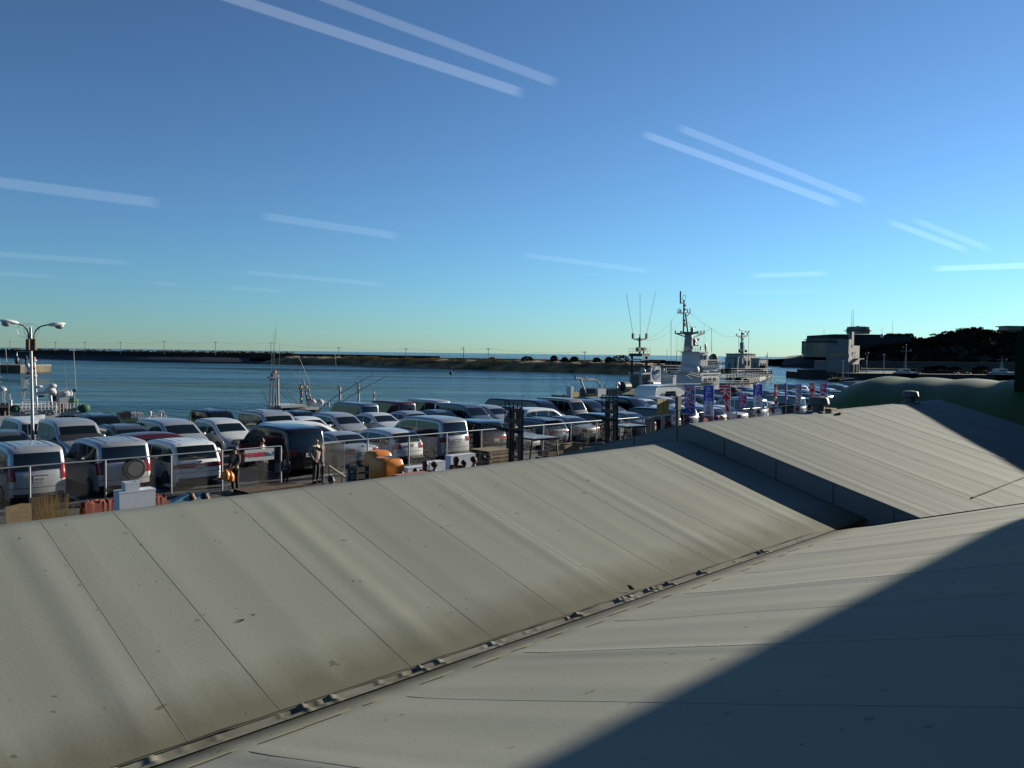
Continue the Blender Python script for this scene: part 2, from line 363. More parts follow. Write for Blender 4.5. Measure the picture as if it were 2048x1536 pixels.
b.build('torn_flap', cardb, gr)
# raised roof
rC = thing('raised_roof', 'higher pale grey pitched roof with two ventilators on its ridge', 'roof', (0, 0, 0), RU)
UE = 31.0
roof_sheet('roof_sheet', fC, UC, UE, 3.7, PRg, mCc, rC, .6)
roof_sheet('roof_sheet', fC, UC, UE, PRg, 13.6, mCc, rC, .2, np_=8)
seams(rC, fC, [(UC+.9+.95*k, .0) for k in range(16)], 3.8, PRg-.02, seamM, .007, .002, lo=(.6, 3.7, PRg))
b = MB(); b.bx((UC+3, 4.76, fC(4.78)+.012), (UE, 4.80, fC(4.78)+.024)); b.build('weld_strip', seamM, rC)
gw = mat('blue grey wall sheet', (.17, .185, .19), .7, var=.12, sc_=.6)
b = MB()
n = 24
for j in range(n):
    pa = 3.7+(13.6-3.7)*j/n; pb = 3.7+(13.6-3.7)*(j+1)/n
    if pa < PRg < pb: pass
    b.add([(UC+.004, pa, 1.2), (UC+.004, pb, 1.2), (UC+.004, pb, fC(pb)-.012), (UC+.004, pa, fC(pa)-.012)], [(0, 1, 2, 3)])
    b.add([(UE-.01, pa, 0), (UE-.01, pb, 0), (UE-.01, pb, fC(pb)-.02), (UE-.01, pa, fC(pa)-.02)], [(0, 1, 2, 3)])
b.build('gable_wall', gw, rC)
b = MB()
for p in (5.2, 6.3, 7.45, 8.6, 9.75, 10.9, 12): b.bx((UC-.006, p, 1.4), (UC+.01, p+.018, fC(p)-.03))
b.build('wall_joint', mat('dark wall joint', (.05, .055, .06), .7), rC)
b = MB(); b.bx((UC, 13.55, 0), (UE, 13.6, fC(13.6)-.05)); b.build('side_wall', mCc, rC)
# ventilators
def ventilator(u, s, label, panel):
    z = fC(PRg)
    t = thing('roof_ventilator', label, 'ventilator', W(u, PRg, z-.02), RU, 'ventilators on the raised roof ridge')
    vm = mat('weathered vent metal', (.09, .105, .11), .6, .2, var=.2, sc_=8)
    b = MB(); b.lathe([(.17*s, -.05), (.17*s, .22*s)], 14); b.build('stack', vm, t, True)
    b = MB(); b.lathe([(.19*s, .20*s), (.27*s, .2*s), (.30*s, .24*s), (.27*s, .38*s), (.24*s, .42*s), (.1*s, .455*s), (.01, .46*s)], 20); b.build('cap', vm, t, True)
    b = MB(); b.box((0, 0, .0), (.55*s, .5*s, .05)); b.build('base_plate', vm, t)
    if panel:
        b = MB(); b.box((.38, -.12, .05), (.34, .3, .08)); b.box((.5, -.36, -.04), (.36, .22, .02), Matrix.Rotation(-.35, 3, 'X')); b.build('loose_boards', wood, t)
        b = MB(); b.box((.34, .05, .17), (.1, .04, .24)); b.build('bracket', tape, t)
ventilator(atp(1637, 815, PRg).x, .93, 'squat grey roof ventilator with loose boards at its foot, nearer one', True)
ventilator(atp(1820, 800, PRg).x, .9, 'squat grey roof ventilator in half shade, farther one on the ridge', False)
# the building behind the photographer, unseen; its roof overhang is shaped to shade the roofs
bw = mat('unseen building render', (.12, .12, .11), .8, var=.1, sc_=1)
t = thing('unseen_restaurant_building', 'tall unseen building behind the photographer, its roof overhang shaped to shade the roofs', 'building', (0, 0, 0), RU)
EAVE = 9.3
b = MB(); b.bx((-14, -9, 0), (36, -3.0, EAVE)); b.build('wall', bw, t)
b = MB(); b.bx((-14.3, -9.3, EAVE), (36.3, -.38, EAVE+.25)); b.build('roof', bw, t)  # unseen overhang, shaped to shade the roofs
b = MB(); b.bx((-14, -2.99, 3.2), (14, -.47, 3.45)); b.build('unseen_balcony_floor', bw, t)
# ---- green membrane halls at the right
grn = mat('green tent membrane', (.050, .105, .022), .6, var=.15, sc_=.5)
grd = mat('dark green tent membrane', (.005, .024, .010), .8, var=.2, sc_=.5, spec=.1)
t = thing('green_tent_hall', 'low green membrane vault with a scalloped ridge behind the raised roof', 'tent', (0, 0, 0), RU)
b = MB(); rows = []
U0 = 41.5; HW_ = 5.6
pts = [18.2, 18.0, 17.6, 17.0, 16.2, 15.2]+[15.2-.25*k for k in range(1, 46)]
for q in pts:
    e = max(0, min(1, (18.2-q)/3.2)); e = sqrt(max(0, 1-(1-e)**2.0))
    sc2 = 0.10*(1-abs(sin(pi*(q-15.9)/1.9))) if q < 15.9 else 0
    h = (4.10-sc2)*max(.02, e)
    rows.append([(U0+HW_*(.55+.45*e)*cos(a), q, h*(sin(a)**.8 if sin(a) > 0 else 0)) for a in [pi*k/20 for k in range(21)]])
b.grid(rows); b.build('membrane', grn, t, 'all')
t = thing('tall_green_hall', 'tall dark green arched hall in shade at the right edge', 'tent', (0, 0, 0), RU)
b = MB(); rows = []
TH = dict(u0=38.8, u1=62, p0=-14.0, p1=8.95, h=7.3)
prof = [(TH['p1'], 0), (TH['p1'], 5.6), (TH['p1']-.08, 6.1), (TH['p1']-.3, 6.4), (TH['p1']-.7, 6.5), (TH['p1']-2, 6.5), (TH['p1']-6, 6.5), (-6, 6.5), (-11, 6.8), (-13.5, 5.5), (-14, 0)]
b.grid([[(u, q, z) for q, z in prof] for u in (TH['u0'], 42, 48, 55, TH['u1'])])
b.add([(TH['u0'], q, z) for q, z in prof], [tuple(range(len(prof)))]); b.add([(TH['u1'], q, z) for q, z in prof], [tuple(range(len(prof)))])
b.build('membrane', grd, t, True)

q = onplane(506, 1237, ZA, PRg, KA); t = thing('dead_leaf', 'small curled dark leaf lying on the near roof slope', 'leaf', W(q.x, q.y, q.z+.02), .4); t.scale = (.5, .5, .7); b = MB()
for k in range(5): a = k*.9; b.add([(0, 0, 0), (.05*cos(a), .05*sin(a), .02), (.09*cos(a+.3), .07*sin(a+.3), .035), (.04*cos(a+.6), .05*sin(a+.6), .01)], [(0, 1, 2, 3)])
b.build('blade', cardb, t, fixn=False)
# ================================================================ CARS
glassM = mat('dark car glass', (.006, .010, .010), .06, spec=.6)
tyreM = mat('tyre rubber', (.012, .012, .013), .8)
rimM = mat('alloy rim', (.35, .36, .37), .35, .8)
redL = mat('red lamp lens', (.20, .004, .006), .15)
whL = mat('clear lamp lens', (.55, .58, .60), .12, .3)
orL = mat('orange lamp lens', (.6, .16, .02), .2)
plateM = mat('number plate white', (.62, .64, .62), .5)
plateT = mat('number plate green', (.02, .10, .05), .6)
trimM = mat('black plastic trim', (.015, .015, .016), .6)
def paint(n, c, m=.35, r=.32): return mat('car paint '+n, c, r, m, coat=.35, var=.06, sc_=2)
P = dict(white=paint('white', (.80, .82, .82), 0, .3), pearl=paint('pearl white', (.70, .72, .71), .1), silver=paint('silver', (.48, .50, .52), .4),
    grey=paint('grey', (.12, .13, .145), .5), blue=paint('blue', (.03, .07, .16), .4), black=paint('black', (.008, .009, .012), .2, .2),
    champagne=paint('champagne', (.36, .34, .29), .5), steelb=paint('steel blue', (.16, .21, .27), .5), red=paint('dark red', (.10, .012, .018), .3),
    navy=paint('navy', (.012, .020, .045), .3), green=paint('pale green', (.30, .36, .33), .4), brown=paint('dark grey brown', (.05, .046, .042), .4))
# side outline (x, z) from the tail to the nose; belt height; window span (rear x, front x at the belt); windscreen and rear window spans; half width
T = {
 'minivan': dict(o=[(-2.30, .32), (-2.31, .6), (-2.27, .98), (-2.22, 1.08), (-2.08, 1.66), (-1.98, 1.78), (-1.7, 1.84), (-.5, 1.87), (.5, 1.82), (.95, 1.70), (1.62, 1.12), (2.02, .99), (2.2, .84), (2.29, .62), (2.30, .32)],
      belt=1.02, win=(-2.0, 1.5), ws=(1.02, 1.6), rw=(1.12, 1.66), hw=.86, tum=.10, pan=[-2.0, -.95, .12, .9, 1.5], tl=(.82, 1.32, .93)),
 'bigvan': dict(o=[(-2.38, .32), (-2.39, .6), (-2.35, .98), (-2.30, 1.1), (-2.16, 1.72), (-2.05, 1.84), (-1.8, 1.90), (-.5, 1.94), (.5, 1.89), (.95, 1.76), (1.7, 1.14), (2.1, 1.02), (2.3, .86), (2.38, .62), (2.39, .32)],
      belt=1.08, win=(-2.05, 1.55), ws=(1.02, 1.66), rw=(1.16, 1.74), hw=.90, tum=.09, pan=[-2.05, -.35, .95, 1.6], tl=(.86, 1.10, .72)),
 'suv': dict(o=[(-2.28, .42), (-2.29, .7), (-2.24, 1.05), (-2.18, 1.14), (-2.06, 1.68), (-1.96, 1.79), (-1.7, 1.84), (-.4, 1.86), (.30, 1.81), (.62, 1.70), (1.10, 1.17), (1.95, 1.06), (2.2, .94), (2.27, .7), (2.28, .42)],
      belt=1.10, win=(-1.98, 1.0), ws=(.66, 1.06), rw=(1.18, 1.68), hw=.91, tum=.09, pan=[-1.98, -1.05, -.1, 1.0], tl=(.80, 1.20, .86)),
 'mpv': dict(o=[(-2.36, .30), (-2.38, .55), (-2.33, .92), (-2.25, 1.02), (-1.98, 1.46), (-1.84, 1.57), (-1.5, 1.62), (-.4, 1.64), (.45, 1.58), (.75, 1.49), (1.48, 1.04), (2.0, .90), (2.25, .74), (2.36, .52), (2.37, .30)],
      belt=.96, win=(-2.02, 1.4), ws=(.80, 1.44), rw=(1.03, 1.50), hw=.89, tum=.13, pan=[-1.98, -1.05, .05, 1.4], tl=(.76, .92, .25)),
 'wagon': dict(o=[(-2.32, .30), (-2.34, .55), (-2.29, .88), (-2.2, .98), (-1.85, 1.38), (-1.7, 1.44), (-1.2, 1.48), (-.4, 1.50), (.2, 1.46), (.45, 1.38), (1.15, .98), (2.0, .84), (2.24, .68), (2.32, .5), (2.33, .30)],
      belt=.93, win=(-1.95, 1.05), ws=(.50, 1.10), rw=(.98, 1.37), hw=.86, tum=.16, pan=[-1.9, -1.2, -.15, 1.05], tl=(.72, .95, .70)),
 'sedan': dict(o=[(-2.34, .28), (-2.36, .5), (-2.33, .85), (-2.26, .96), (-1.75, 1.02), (-1.70, 1.03), (-1.0, 1.36), (-.75, 1.42), (-.2, 1.45), (.25, 1.42), (.5, 1.34), (1.2, .96), (2.0, .82), (2.26, .68), (2.35, .5), (2.36, .28)],
      belt=.93, win=(-1.35, 1.1), ws=(.55, 1.15), rw=None, rwx=(-1.66, -.98), hw=.87, tum=.20, pan=[-1.3, -.2, 1.1], tl=(.68, .90, .66)),
 'hatch': dict(o=[(-1.93, .30), (-1.95, .55), (-1.90, .92), (-1.83, 1.02), (-1.62, 1.42), (-1.5, 1.50), (-1.1, 1.54), (-.3, 1.55), (.3, 1.50), (.58, 1.40), (1.25, .99), (1.65, .86), (1.85, .70), (1.94, .52), (1.95, .30)],
      belt=.95, win=(-1.66, 1.15), ws=(.62, 1.2), rw=(1.02, 1.40), hw=.83, tum=.14, pan=[-1.6, -.9, .05, 1.15], tl=(.76, 1.15, .84)),
 'boxvan': dict(o=[(-2.32, .32), (-2.33, .6), (-2.30, 1.0), (-2.26, 1.15), (-2.16, 1.80), (-2.06, 1.93), (-1.8, 1.98), (-.2, 2.0), (1.2, 1.97), (1.5, 1.86), (1.98, 1.10), (2.18, .98), (2.27, .8), (2.31, .6), (2.32, .32)],
      belt=1.12, win=(-2.08, 1.85), ws=(1.56, 1.96), rw=(1.2, 1.78), hw=.85, tum=.08, pan=[-2.08, -.85, .35, 1.0, 1.88], tl=(.72, 1.10, .84)),
 'pickupbox': None}
def chaikin(o):
    for _ in range(2):
        q = [o[0]]
        for a, b in zip(o, o[1:]): q += [(a[0]*.75+b[0]*.25, a[1]*.75+b[1]*.25), (a[0]*.25+b[0]*.75, a[1]*.25+b[1]*.75)]
        q.append(o[-1]); o = q
    return o
class Car:
    def __init__(s, ty):
        d = T[ty]; s.d = d; s.o = chaikin(d['o']); s.n = len(s.o); s.L = max(a[0] for a in s.o); s.H = max(a[1] for a in s.o); s.rr = .10
        s.kt = max(range(s.n), key=lambda i: s.o[i][1])
    def hw(s, x, z):
        d = s.d; v = 1.0
        if z < .5: v = .97+.03*max(0, z-.2)/.3
        if z > d['belt']: v = 1-d['tum']*((z-d['belt'])/(s.H-d['belt']))
        e = max(0, (abs(x)-(s.L-.6))/.6); return d['hw']*v*(1-.10*e*e)
    def warp(s, v):
        q = min(1, abs(v.x)/s.L)**5; v = v.copy(); v.x -= math.copysign(.10*q*(v.y/s.d['hw'])**2, v.x); return v
    def at(s, k):
        k = max(0, min(s.n-1.001, k)); i = int(k); f = k-i; a, b = s.o[i], s.o[i+1]
        p = (a[0]*(1-f)+b[0]*f, a[1]*(1-f)+b[1]*f)
        i0, i1 = max(0, i-1), min(s.n-1, i+2); t = Vector((s.o[i1][0]-s.o[i0][0], s.o[i1][1]-s.o[i0][1])); t.normalize()
        return p, Vector((t.y, -t.x))                                # inward normal
    def strip(s, k, f, off=0):
        p, n = s.at(k); sg = 1 if f >= 0 else -1; a = abs(f); rr = s.rr
        if a <= 1:
            q = 0; y = (s.hw(*p)-rr)*a; cr = .025*(1-a*a)
            x = p[0]-n.x*(cr+off); z = p[1]-n.y*(cr+off)
        elif a <= 2:
            t = (a-1)*pi/2; q = rr*(1-cos(t)); y = s.hw(p[0]+n.x*q, p[1]+n.y*q)-rr*(1-sin(t))
            x = p[0]+n.x*(q-off*cos(t)); z = p[1]+n.y*(q-off*cos(t)); y += off*sin(t)
        else:
            q = rr+(a-2)*.5; x = p[0]+n.x*q; z = p[1]+n.y*q; y = s.hw(x, z)+off
        return s.warp(Vector((x, sg*y, z)))
    def kz(s, z, rear=True):
        r = range(0, s.kt) if rear else range(s.n-2, s.kt-1, -1)
        for i in r:
            a, b = s.o[i][1], s.o[i+1][1]
            if rear and a <= z <= b: return i+(z-a)/max(1e-6, b-a)
            if not rear and b <= z <= a: return i+(a-z)/max(1e-6, a-b)
        return s.kt
    def kx(s, x):
        for i in range(s.n-1):
            a, b = s.o[i][0], s.o[i+1][0]
            if a <= x <= b and i > 3: return i+(x-a)/max(1e-6, b-a)
        return s.n-2
    def zt(s, x): return s.at(s.kx(x))[0][1]
    def patch(s, mb, k0, k1, f0, f1, off, nk=6, nf=8):
        mb.grid([[s.strip(k0+(k1-k0)*i/nk, f0+(f1-f0)*j/nf, off) for j in range(nf+1)] for i in range(nk+1)])
    def body(s, m):
        b = MB(); fs = [-2, -1.66, -1.33, -1, -.6, -.2, .2, .6, 1, 1.33, 1.66, 2]
        b.grid([[s.strip(k, f) for f in fs] for k in range(s.n)])
        for sg in (-1, 1):
            rows = []; z0 = .24
            for k in range(s.n):
                p, n = s.at(k); x = p[0]+n.x*s.rr; z1 = max(z0+.01, p[1]+n.y*s.rr); col = []
                for j in range(8):
                    z = z1+(z0-z1)*j/7; col.append(s.warp(Vector((x, sg*s.hw(x, z), z))))
                rows.append(col)
            b.grid(rows)
        b.add([(-s.L+.15, -.7, .24), (s.L-.15, -.7, .24), (s.L-.15, .7, .24), (-s.L+.15, .7, .24)], [(0, 1, 2, 3)])
        return b.mesh('body', m, True)
    def sidewin(s, xa, xb, sg, off=.006):
        b = MB(); rows = []; n = 8
        for i in range(n+1):
            x = xa+(xb-xa)*i/n; zt = s.zt(x)-.155; zb = s.d['belt']+.01
            if zt < zb+.01: zt = zb+.01
            rows.append([s.warp(Vector((x, sg*(s.hw(x, zb+(zt-zb)*j/4)+off), zb+(zt-zb)*j/4))) for j in range(5)])
        b.grid(rows); return b
    def sidebox(s, b, x0, x1, z0, z1, sg, off=.012):
        b.grid([[s.warp(Vector((x, sg*(s.hw(x, z)+off), z))) for z in (z0, (z0+z1)/2, z1)] for x in (x0, (x0+x1)/2, x1)])
CARM = {}
def car_meshes(ty):
    if ty in CARM: return CARM[ty]
    c = Car(ty); d = c.d; R = {}
    R['body'] = c.body(P['white'])
    g = MB(); c.patch(g, c.kx(d['ws'][0]), c.kx(d['ws'][1]), -.93, .93, .007, 8, 8); R['windscreen'] = g.mesh('windscreen', glassM, 'all')
    g = MB()
    if d['rw']: c.patch(g, c.kz(d['rw'][0]), c.kz(d['rw'][1]), -.98, .98, .007, 8, 8)
    else: c.patch(g, c.kx(d['rwx'][0]), c.kx(d['rwx'][1]), -.93, .93, .007, 8, 8)
    R['rear_window'] = g.mesh('rear_window', glassM, 'all')
    R['side_window'] = []
    for sg in (-1, 1):
        for a, b in zip(d['pan'], d['pan'][1:]): R['side_window'].append(c.sidewin(a+.03, b-.03, sg).mesh('side_window', glassM, 'all'))
    t = MB()
    wx = (-c.L+.88, c.L-.86) if ty not in ('hatch',) else (-c.L+.66, c.L-.70)
    for sg in (-1, 1):                                              # wheel arches, sill, door gaps
        for x in wx:
            y = sg*(c.hw(x, .4)+.004); ring = [(x+.385*cos(a), y, .33+.385*sin(a)) for a in [pi*i/14-.2 for i in range(17)] if True]
            ring = [(q[0], q[1], max(.235, q[2])) for q in ring]
            t.add([(x, y, .3)]+ring, [(0, i+1, i+2) for i in range(len(ring)-1)])
        for x in d['pan'][1:-1]: c.sidebox(t, x-.006, x+.006, .34, d['belt']-.02, sg, .004)
        c.sidebox(t, wx[0]+.4, wx[1]-.4, .25, .31, sg, .008)
        c.sidebox(t, d['pan'][0]+.02, d['pan'][-1]-.02, d['belt']-.012, d['belt']+.012, sg, .010)
    c.patch(t, .2, c.kz(.42), -1.3, 1.3, .006, 2, 8)                    # dark foot of the rear bumper
    c.patch(t, c.kz(.38, 0), c.kz(.26, 0) if False else c.n-1.3, -1.2, 1.2, .006, 2, 8)
    c.patch(t, c.kz(.60, 0), c.kz(.50, 0), -.7, .7, .008, 2, 8)         # lower grille
    if d['rw']:
        for sg in (-1, 1): c.patch(t, c.kz(.62), c.kz(d['rw'][0]-.02), .97*sg, .985*sg, .004, 8, 1)
    c.patch(t, c.kz(.60), c.kz(.615), -1.9, 1.9, .004, 1, 12)
    R['trim'] = t.mesh('trim', trimM, False)
    R['grille'] = (lambda g: (c.patch(g, c.kz(.80, 0) if d['belt'] > .98 else c.kz(.70, 0), c.kz(.68, 0) if d['belt'] > .98 else c.kz(.62, 0), -.55, .55, .010, 3, 8), g.mesh('grille', trimM))[1])(MB())
    z0, z1, f0 = d['tl']; R['taillight'] = []
    for sg in (-1, 1):
        g = MB(); c.patch(g, c.kz(z0), c.kz(z1), f0*sg, 2.15*sg, .012, 5, 8); R['taillight'].append(g.mesh('taillight', redL, 'all'))
    hz = (.86, .70) if d['belt'] > .98 else (.76, .62); R['headlight'] = []
    for sg in (-1, 1):
        g = MB(); c.patch(g, c.kz(hz[0], 0), c.kz(hz[1], 0), .62*sg, 2.3*sg, .012, 4, 8); R['headlight'].append(g.mesh('headlight', whL, 'all'))
    for nm, k, zz in (('rear_plate', c.kz(.86 if ty not in ('sedan', 'mpv') else .74), 1), ('front_plate', c.kz(.48, 0), 1)):
        p = c.strip(k, 0, .02); g = MB(); g.box(p, (.012, .33, .165)); R[nm] = g.mesh('number_plate', plateM)
    R['ppos'] = c.strip(c.kz(.86 if ty not in ('sedan', 'mpv') else .74), 0, .02)
    g = MB(); g.box(c.strip(c.kz(.86 if ty not in ('sedan', 'mpv') else .74)+.0, 0, .006)+Vector((0, 0, .105)), (.03, .5, .03)); R['garnish'] = g.mesh('garnish', chrome)
    R['mirror'] = []
    for sg in (-1, 1):
        x = d['pan'][-1]-.22; g = MB(); y = sg*(c.hw(x, d['belt'])+.11); g.ball((x, y, d['belt']+.06), .1, 10, (.8, 1, .85)); g.cyl((x, y-sg*.12, d['belt']+.01), (x, y, d['belt']+.03), .03, n=6); R['mirror'].append(g.mesh('mirror', P['white'], True))
    R['door_handle'] = []
    for sg in (-1, 1):
        for x in d['pan'][1:-1] if ty != 'sedan' else d['pan'][1:-1]+[-1.1]:
            g = MB(); c.sidebox(g, x-.22, x-.04, d['belt']-.13, d['belt']-.10, sg, .025); R['door_handle'].append(g.mesh('door_handle', chrome))
    tw = MB(); tw.lathe([(.21, -.10), (.30, -.105), (.325, -.08), (.325, .08), (.30, .105), (.21, .10)], 22, q=Vector((0, 1, 0)).to_track_quat('Z', 'Y')); R['tyre'] = tw.mesh('wheel', tyreM, True)
    rm = MB(); q = Vector((0, 1, 0)).to_track_quat('Z', 'Y')
    rm.lathe([(.215, -.108), (.20, -.112), (.19, -.07), (.19, .07), (.20, .112), (.215, .108)], 18, q=q)
    for i in range(6):
        a = 2*pi*i/6
        for sg in (-1, 1): rm.add([(cos(a-.2)*.05, sg*.10, sin(a-.2)*.05), (cos(a+.2)*.05, sg*.10, sin(a+.2)*.05), (cos(a+.12)*.2, sg*.112, sin(a+.12)*.2), (cos(a-.12)*.2, sg*.112, sin(a-.12)*.2)], [(0, 1, 2, 3)])
    R['rim'] = rm.mesh('rim', rimM, False); R['wx'] = wx; R['wy'] = c.hw(wx[0], .4)-.075
    R['rails'] = []
    for sg in (-1, 1):
        rail = MB(); xs = [-1.6, -1.45, -.6, .1, .25]; rail.tube([Vector((x, sg*.60, c.zt(x)+(.065 if 0 < i < 4 else .0))) for i, x in enumerate(xs)], .02, 5)
        R['rails'].append(rail.mesh('roof_rail', trimM))
    R['car'] = c; CARM[ty] = R; return R
def make_car(ty, col, u, p, head, label, name='parked_car', cat='car', group='cars parked on the quay', detail=1, extra=(), k=1):
    R = car_meshes(ty); pm = P[col]
    rz = {'away': radians(135), 'near': radians(-45), 'right': radians(45), 'left': radians(225)}[head]+random.uniform(-.018, .018)
    t = thing(name, label, cat, W(u, p, 0), rz, group); t.scale = (k, k, k)
    def pt(nm, me, parent=t, painted=False, loc=None, rot=None):
        o = link(nm, me, parent, loc=loc, rot=rot)
        if painted: o.material_slots[0].link = 'OBJECT'; o.material_slots[0].material = pm
        return o
    pt('body', R['body'], painted=True); pt('windscreen', R['windscreen']); pt('rear_window', R['rear_window'])
    for m in R['side_window']: pt('side_window', m)
    pt('trim', R['trim']); pt('grille', R['grille'])
    for m in R['taillight']: pt('taillight', m)
    for m in R['headlight']: pt('headlight', m)
    pt('number_plate', R['rear_plate']); pt('number_plate', R['front_plate'])
    for m in R['mirror']: pt('mirror', m, painted=True)
    if detail:
        for m in R['door_handle']: pt('door_handle', m)
    if 'garnish' in extra: pt('garnish', R['garnish'])
    for x in R['wx']:
        for sg in (-1, 1):
            w_ = pt('wheel', R['tyre'], loc=(x, sg*R['wy'], .325)); 
            if detail: pt('rim', R['rim'], w_, rot=(0, random.uniform(0, 1), 0))
    if 'rails' in extra: pt('roof_rail', R['rails'][0]); pt('roof_rail', R['rails'][1])
    c = R['car']
    for e in extra:
        if e.startswith('plate:'):
            q = R['ppos']; M = Matrix.Translation(q+Vector((-.008, 0, -.015))) @ Matrix.Rotation(radians(-90), 4, 'Z') @ Matrix.Rotation(radians(90), 4, 'X')
            text(e[6:], .105, plateT, 'lettering', .002, 0, t, M)
        if e == 'redstrip':
            g = MB(); c.patch(g, c.kz(.80), c.kz(.90), -.95, .95, .014, 3, 10); g.build('light_strip', redL, t, 'all')
        if e == 'spare':
            q = c.strip(c.kz(.92), -.28, .1)
            w_ = pt('spare_wheel', R['tyre'], loc=q, rot=(0, 0, radians(90))); w_.scale = (1.12, 1, 1.12); pt('rim', R['rim'], w_)
        if e == 'spoiler':
            g = MB(); p0 = c.strip(c.kz(c.H-.1), 0, 0); g.box(p0+Vector((-.05, 0, .03)), (.25, 1.2, .03)); pt('spoiler', g.mesh('spoiler', P['white']), painted=True)
        if e == 'roofbox':
            g = MB(); g.box((-.2, 0, c.H+.02), (1.7, 1.0, .05)); g.mi = 0; g.lathe([(.01, 0), (.62, .02), (.66, .12), (.5, .22), (.01, .25)], 16, (-.2, 0, c.H+.05)); pt('roof_box', g.mesh('roof_box', trimM, True))
        if e == 'ribs':
            g = MB()
            for y in (-.5, -.25, 0, .25, .5): g.tube([Vector((x, y, c.zt(x)+.022)) for x in (-1.85, -1.2, -.4, .3)], .008, 4)
            pt('roof_ribs', g.mesh('roof_ribs', P['white']), painted=True)
        if e == 'wiper':
            q = c.strip(c.kz(c.d['rw'][0]+.02), -.1, .03); g = MB(); g.cyl(q, q+Vector((.02, .42, .13)), .012, n=4); pt('wiper', g.mesh('wiper', trimM))
        if e == 'reararm':
            q = c.strip(c.kz(.95), 0, .02); g = MB(); g.ball(q, .07, 10, (.2, 1.2, .7)); g2 = g.mesh('badge', chrome, True); pt('badge', g2)
    return t
R1, R2, R3 = 30.7, 38.4, 43.6
rowA = [
 (4.6, 'sedan', 'grey', 'away', 'dark grey saloon mostly cut by the left edge behind the fence', ()),
 (7.35, 'minivan', 'silver', 'away', 'silver minivan with white plate 80-72, nearest the left edge behind the fence', ('plate:80-72', 'wiper', 'garnish', 'ribs')),
 (9.95, 'suv', 'silver', 'away', 'silver off-roader with a spare wheel on its back door behind the fence', ('spare', 'ribs', 'plate:31-97')),
 (12.5, 'mpv', 'white', 'away', 'white people carrier with wide red light strip behind the fence', ('redstrip', 'plate:91', 'wiper', 'ribs', 'reararm')),
 (16.9, 'bigvan', 'black', 'away', 'large black minivan behind the men at the fence gap', ('plate:8-1',)),
 (19.6, 'sedan', 'silver', 'away', 'silver saloon with red tail lamps just right of the fence gap', ('plate:27-12', 'reararm')),
 (22.0, 'wagon', 'pearl', 'away', 'white estate car with upright red lamps left of the large silver minivan', ('plate:13-50',)),
 (24.65, 'bigvan', 'silver', 'away', 'large silver minivan with the sun glinting on its rear window', ('plate:46-03', 'wiper', 'garnish', 'reararm')),
 (27.3, 'mpv', 'black', 'away', 'black people carrier with a bright red lamp strip behind the pallets', ('redstrip', 'plate:15-68')),
 (29.75, 'sedan', 'green', 'near', 'pale green grey saloon facing out behind the first forklift mast', ()),
 (32.2, 'wagon', 'steelb', 'away', 'blue grey estate car with dark rear window right of the first forklift', ('redstrip', 'spoiler', 'plate:52-40', 'rails')),
 (34.7, 'sedan', 'champagne', 'away', 'champagne saloon with large red tail lamps between two forklifts', ('plate:60-18',)),
 (37.4, 'wagon', 'black', 'away', 'black estate car just left of the second forklift mast', ()),
 (40.1, 'sedan', 'champagne', 'away', 'champagne saloon seen through the second forklift', ('plate:71-25',)),
 (43.1, 'mpv', 'black', 'away', 'black people carrier behind the grey notice post', ()),
 (45.8, 'hatch', 'blue', 'away', 'blue hatchback with the sun glinting on its rear window', ('spoiler',)),
 (48.6, 'wagon', 'silver', 'away', 'silver estate car below the first blue banner', ()),
 (51.4, 'sedan', 'white', 'away', 'white saloon between the two tall blue banners', ()),
 (54.6, 'bigvan', 'silver', 'away', 'silver high roofed minivan behind the red tapering banner', ()),
 (57.6, 'hatch', 'pearl', 'away', 'pearl white hatchback behind the small blue banner', ()),
 (60.6, 'bigvan', 'grey', 'away', 'grey minivan with a long dark side window right of the third blue banner', ()),
 (63.7, 'mpv', 'black', 'away', 'black people carrier behind the narrow red and white banner', ()),
 (66.7, 'minivan', 'navy', 'away', 'navy minivan left of the nearer ventilator', ()),
 (69.7, 'sedan', 'red', 'away', 'dark red saloon showing beside the nearer ventilator', ()),
 (72.7, 'bigvan', 'grey', 'away', 'grey minivan with a sun glint just left of the green vault', ()),
 (75.7, 'wagon', 'silver', 'away', 'silver estate car half hidden by the green vault', ()),
]
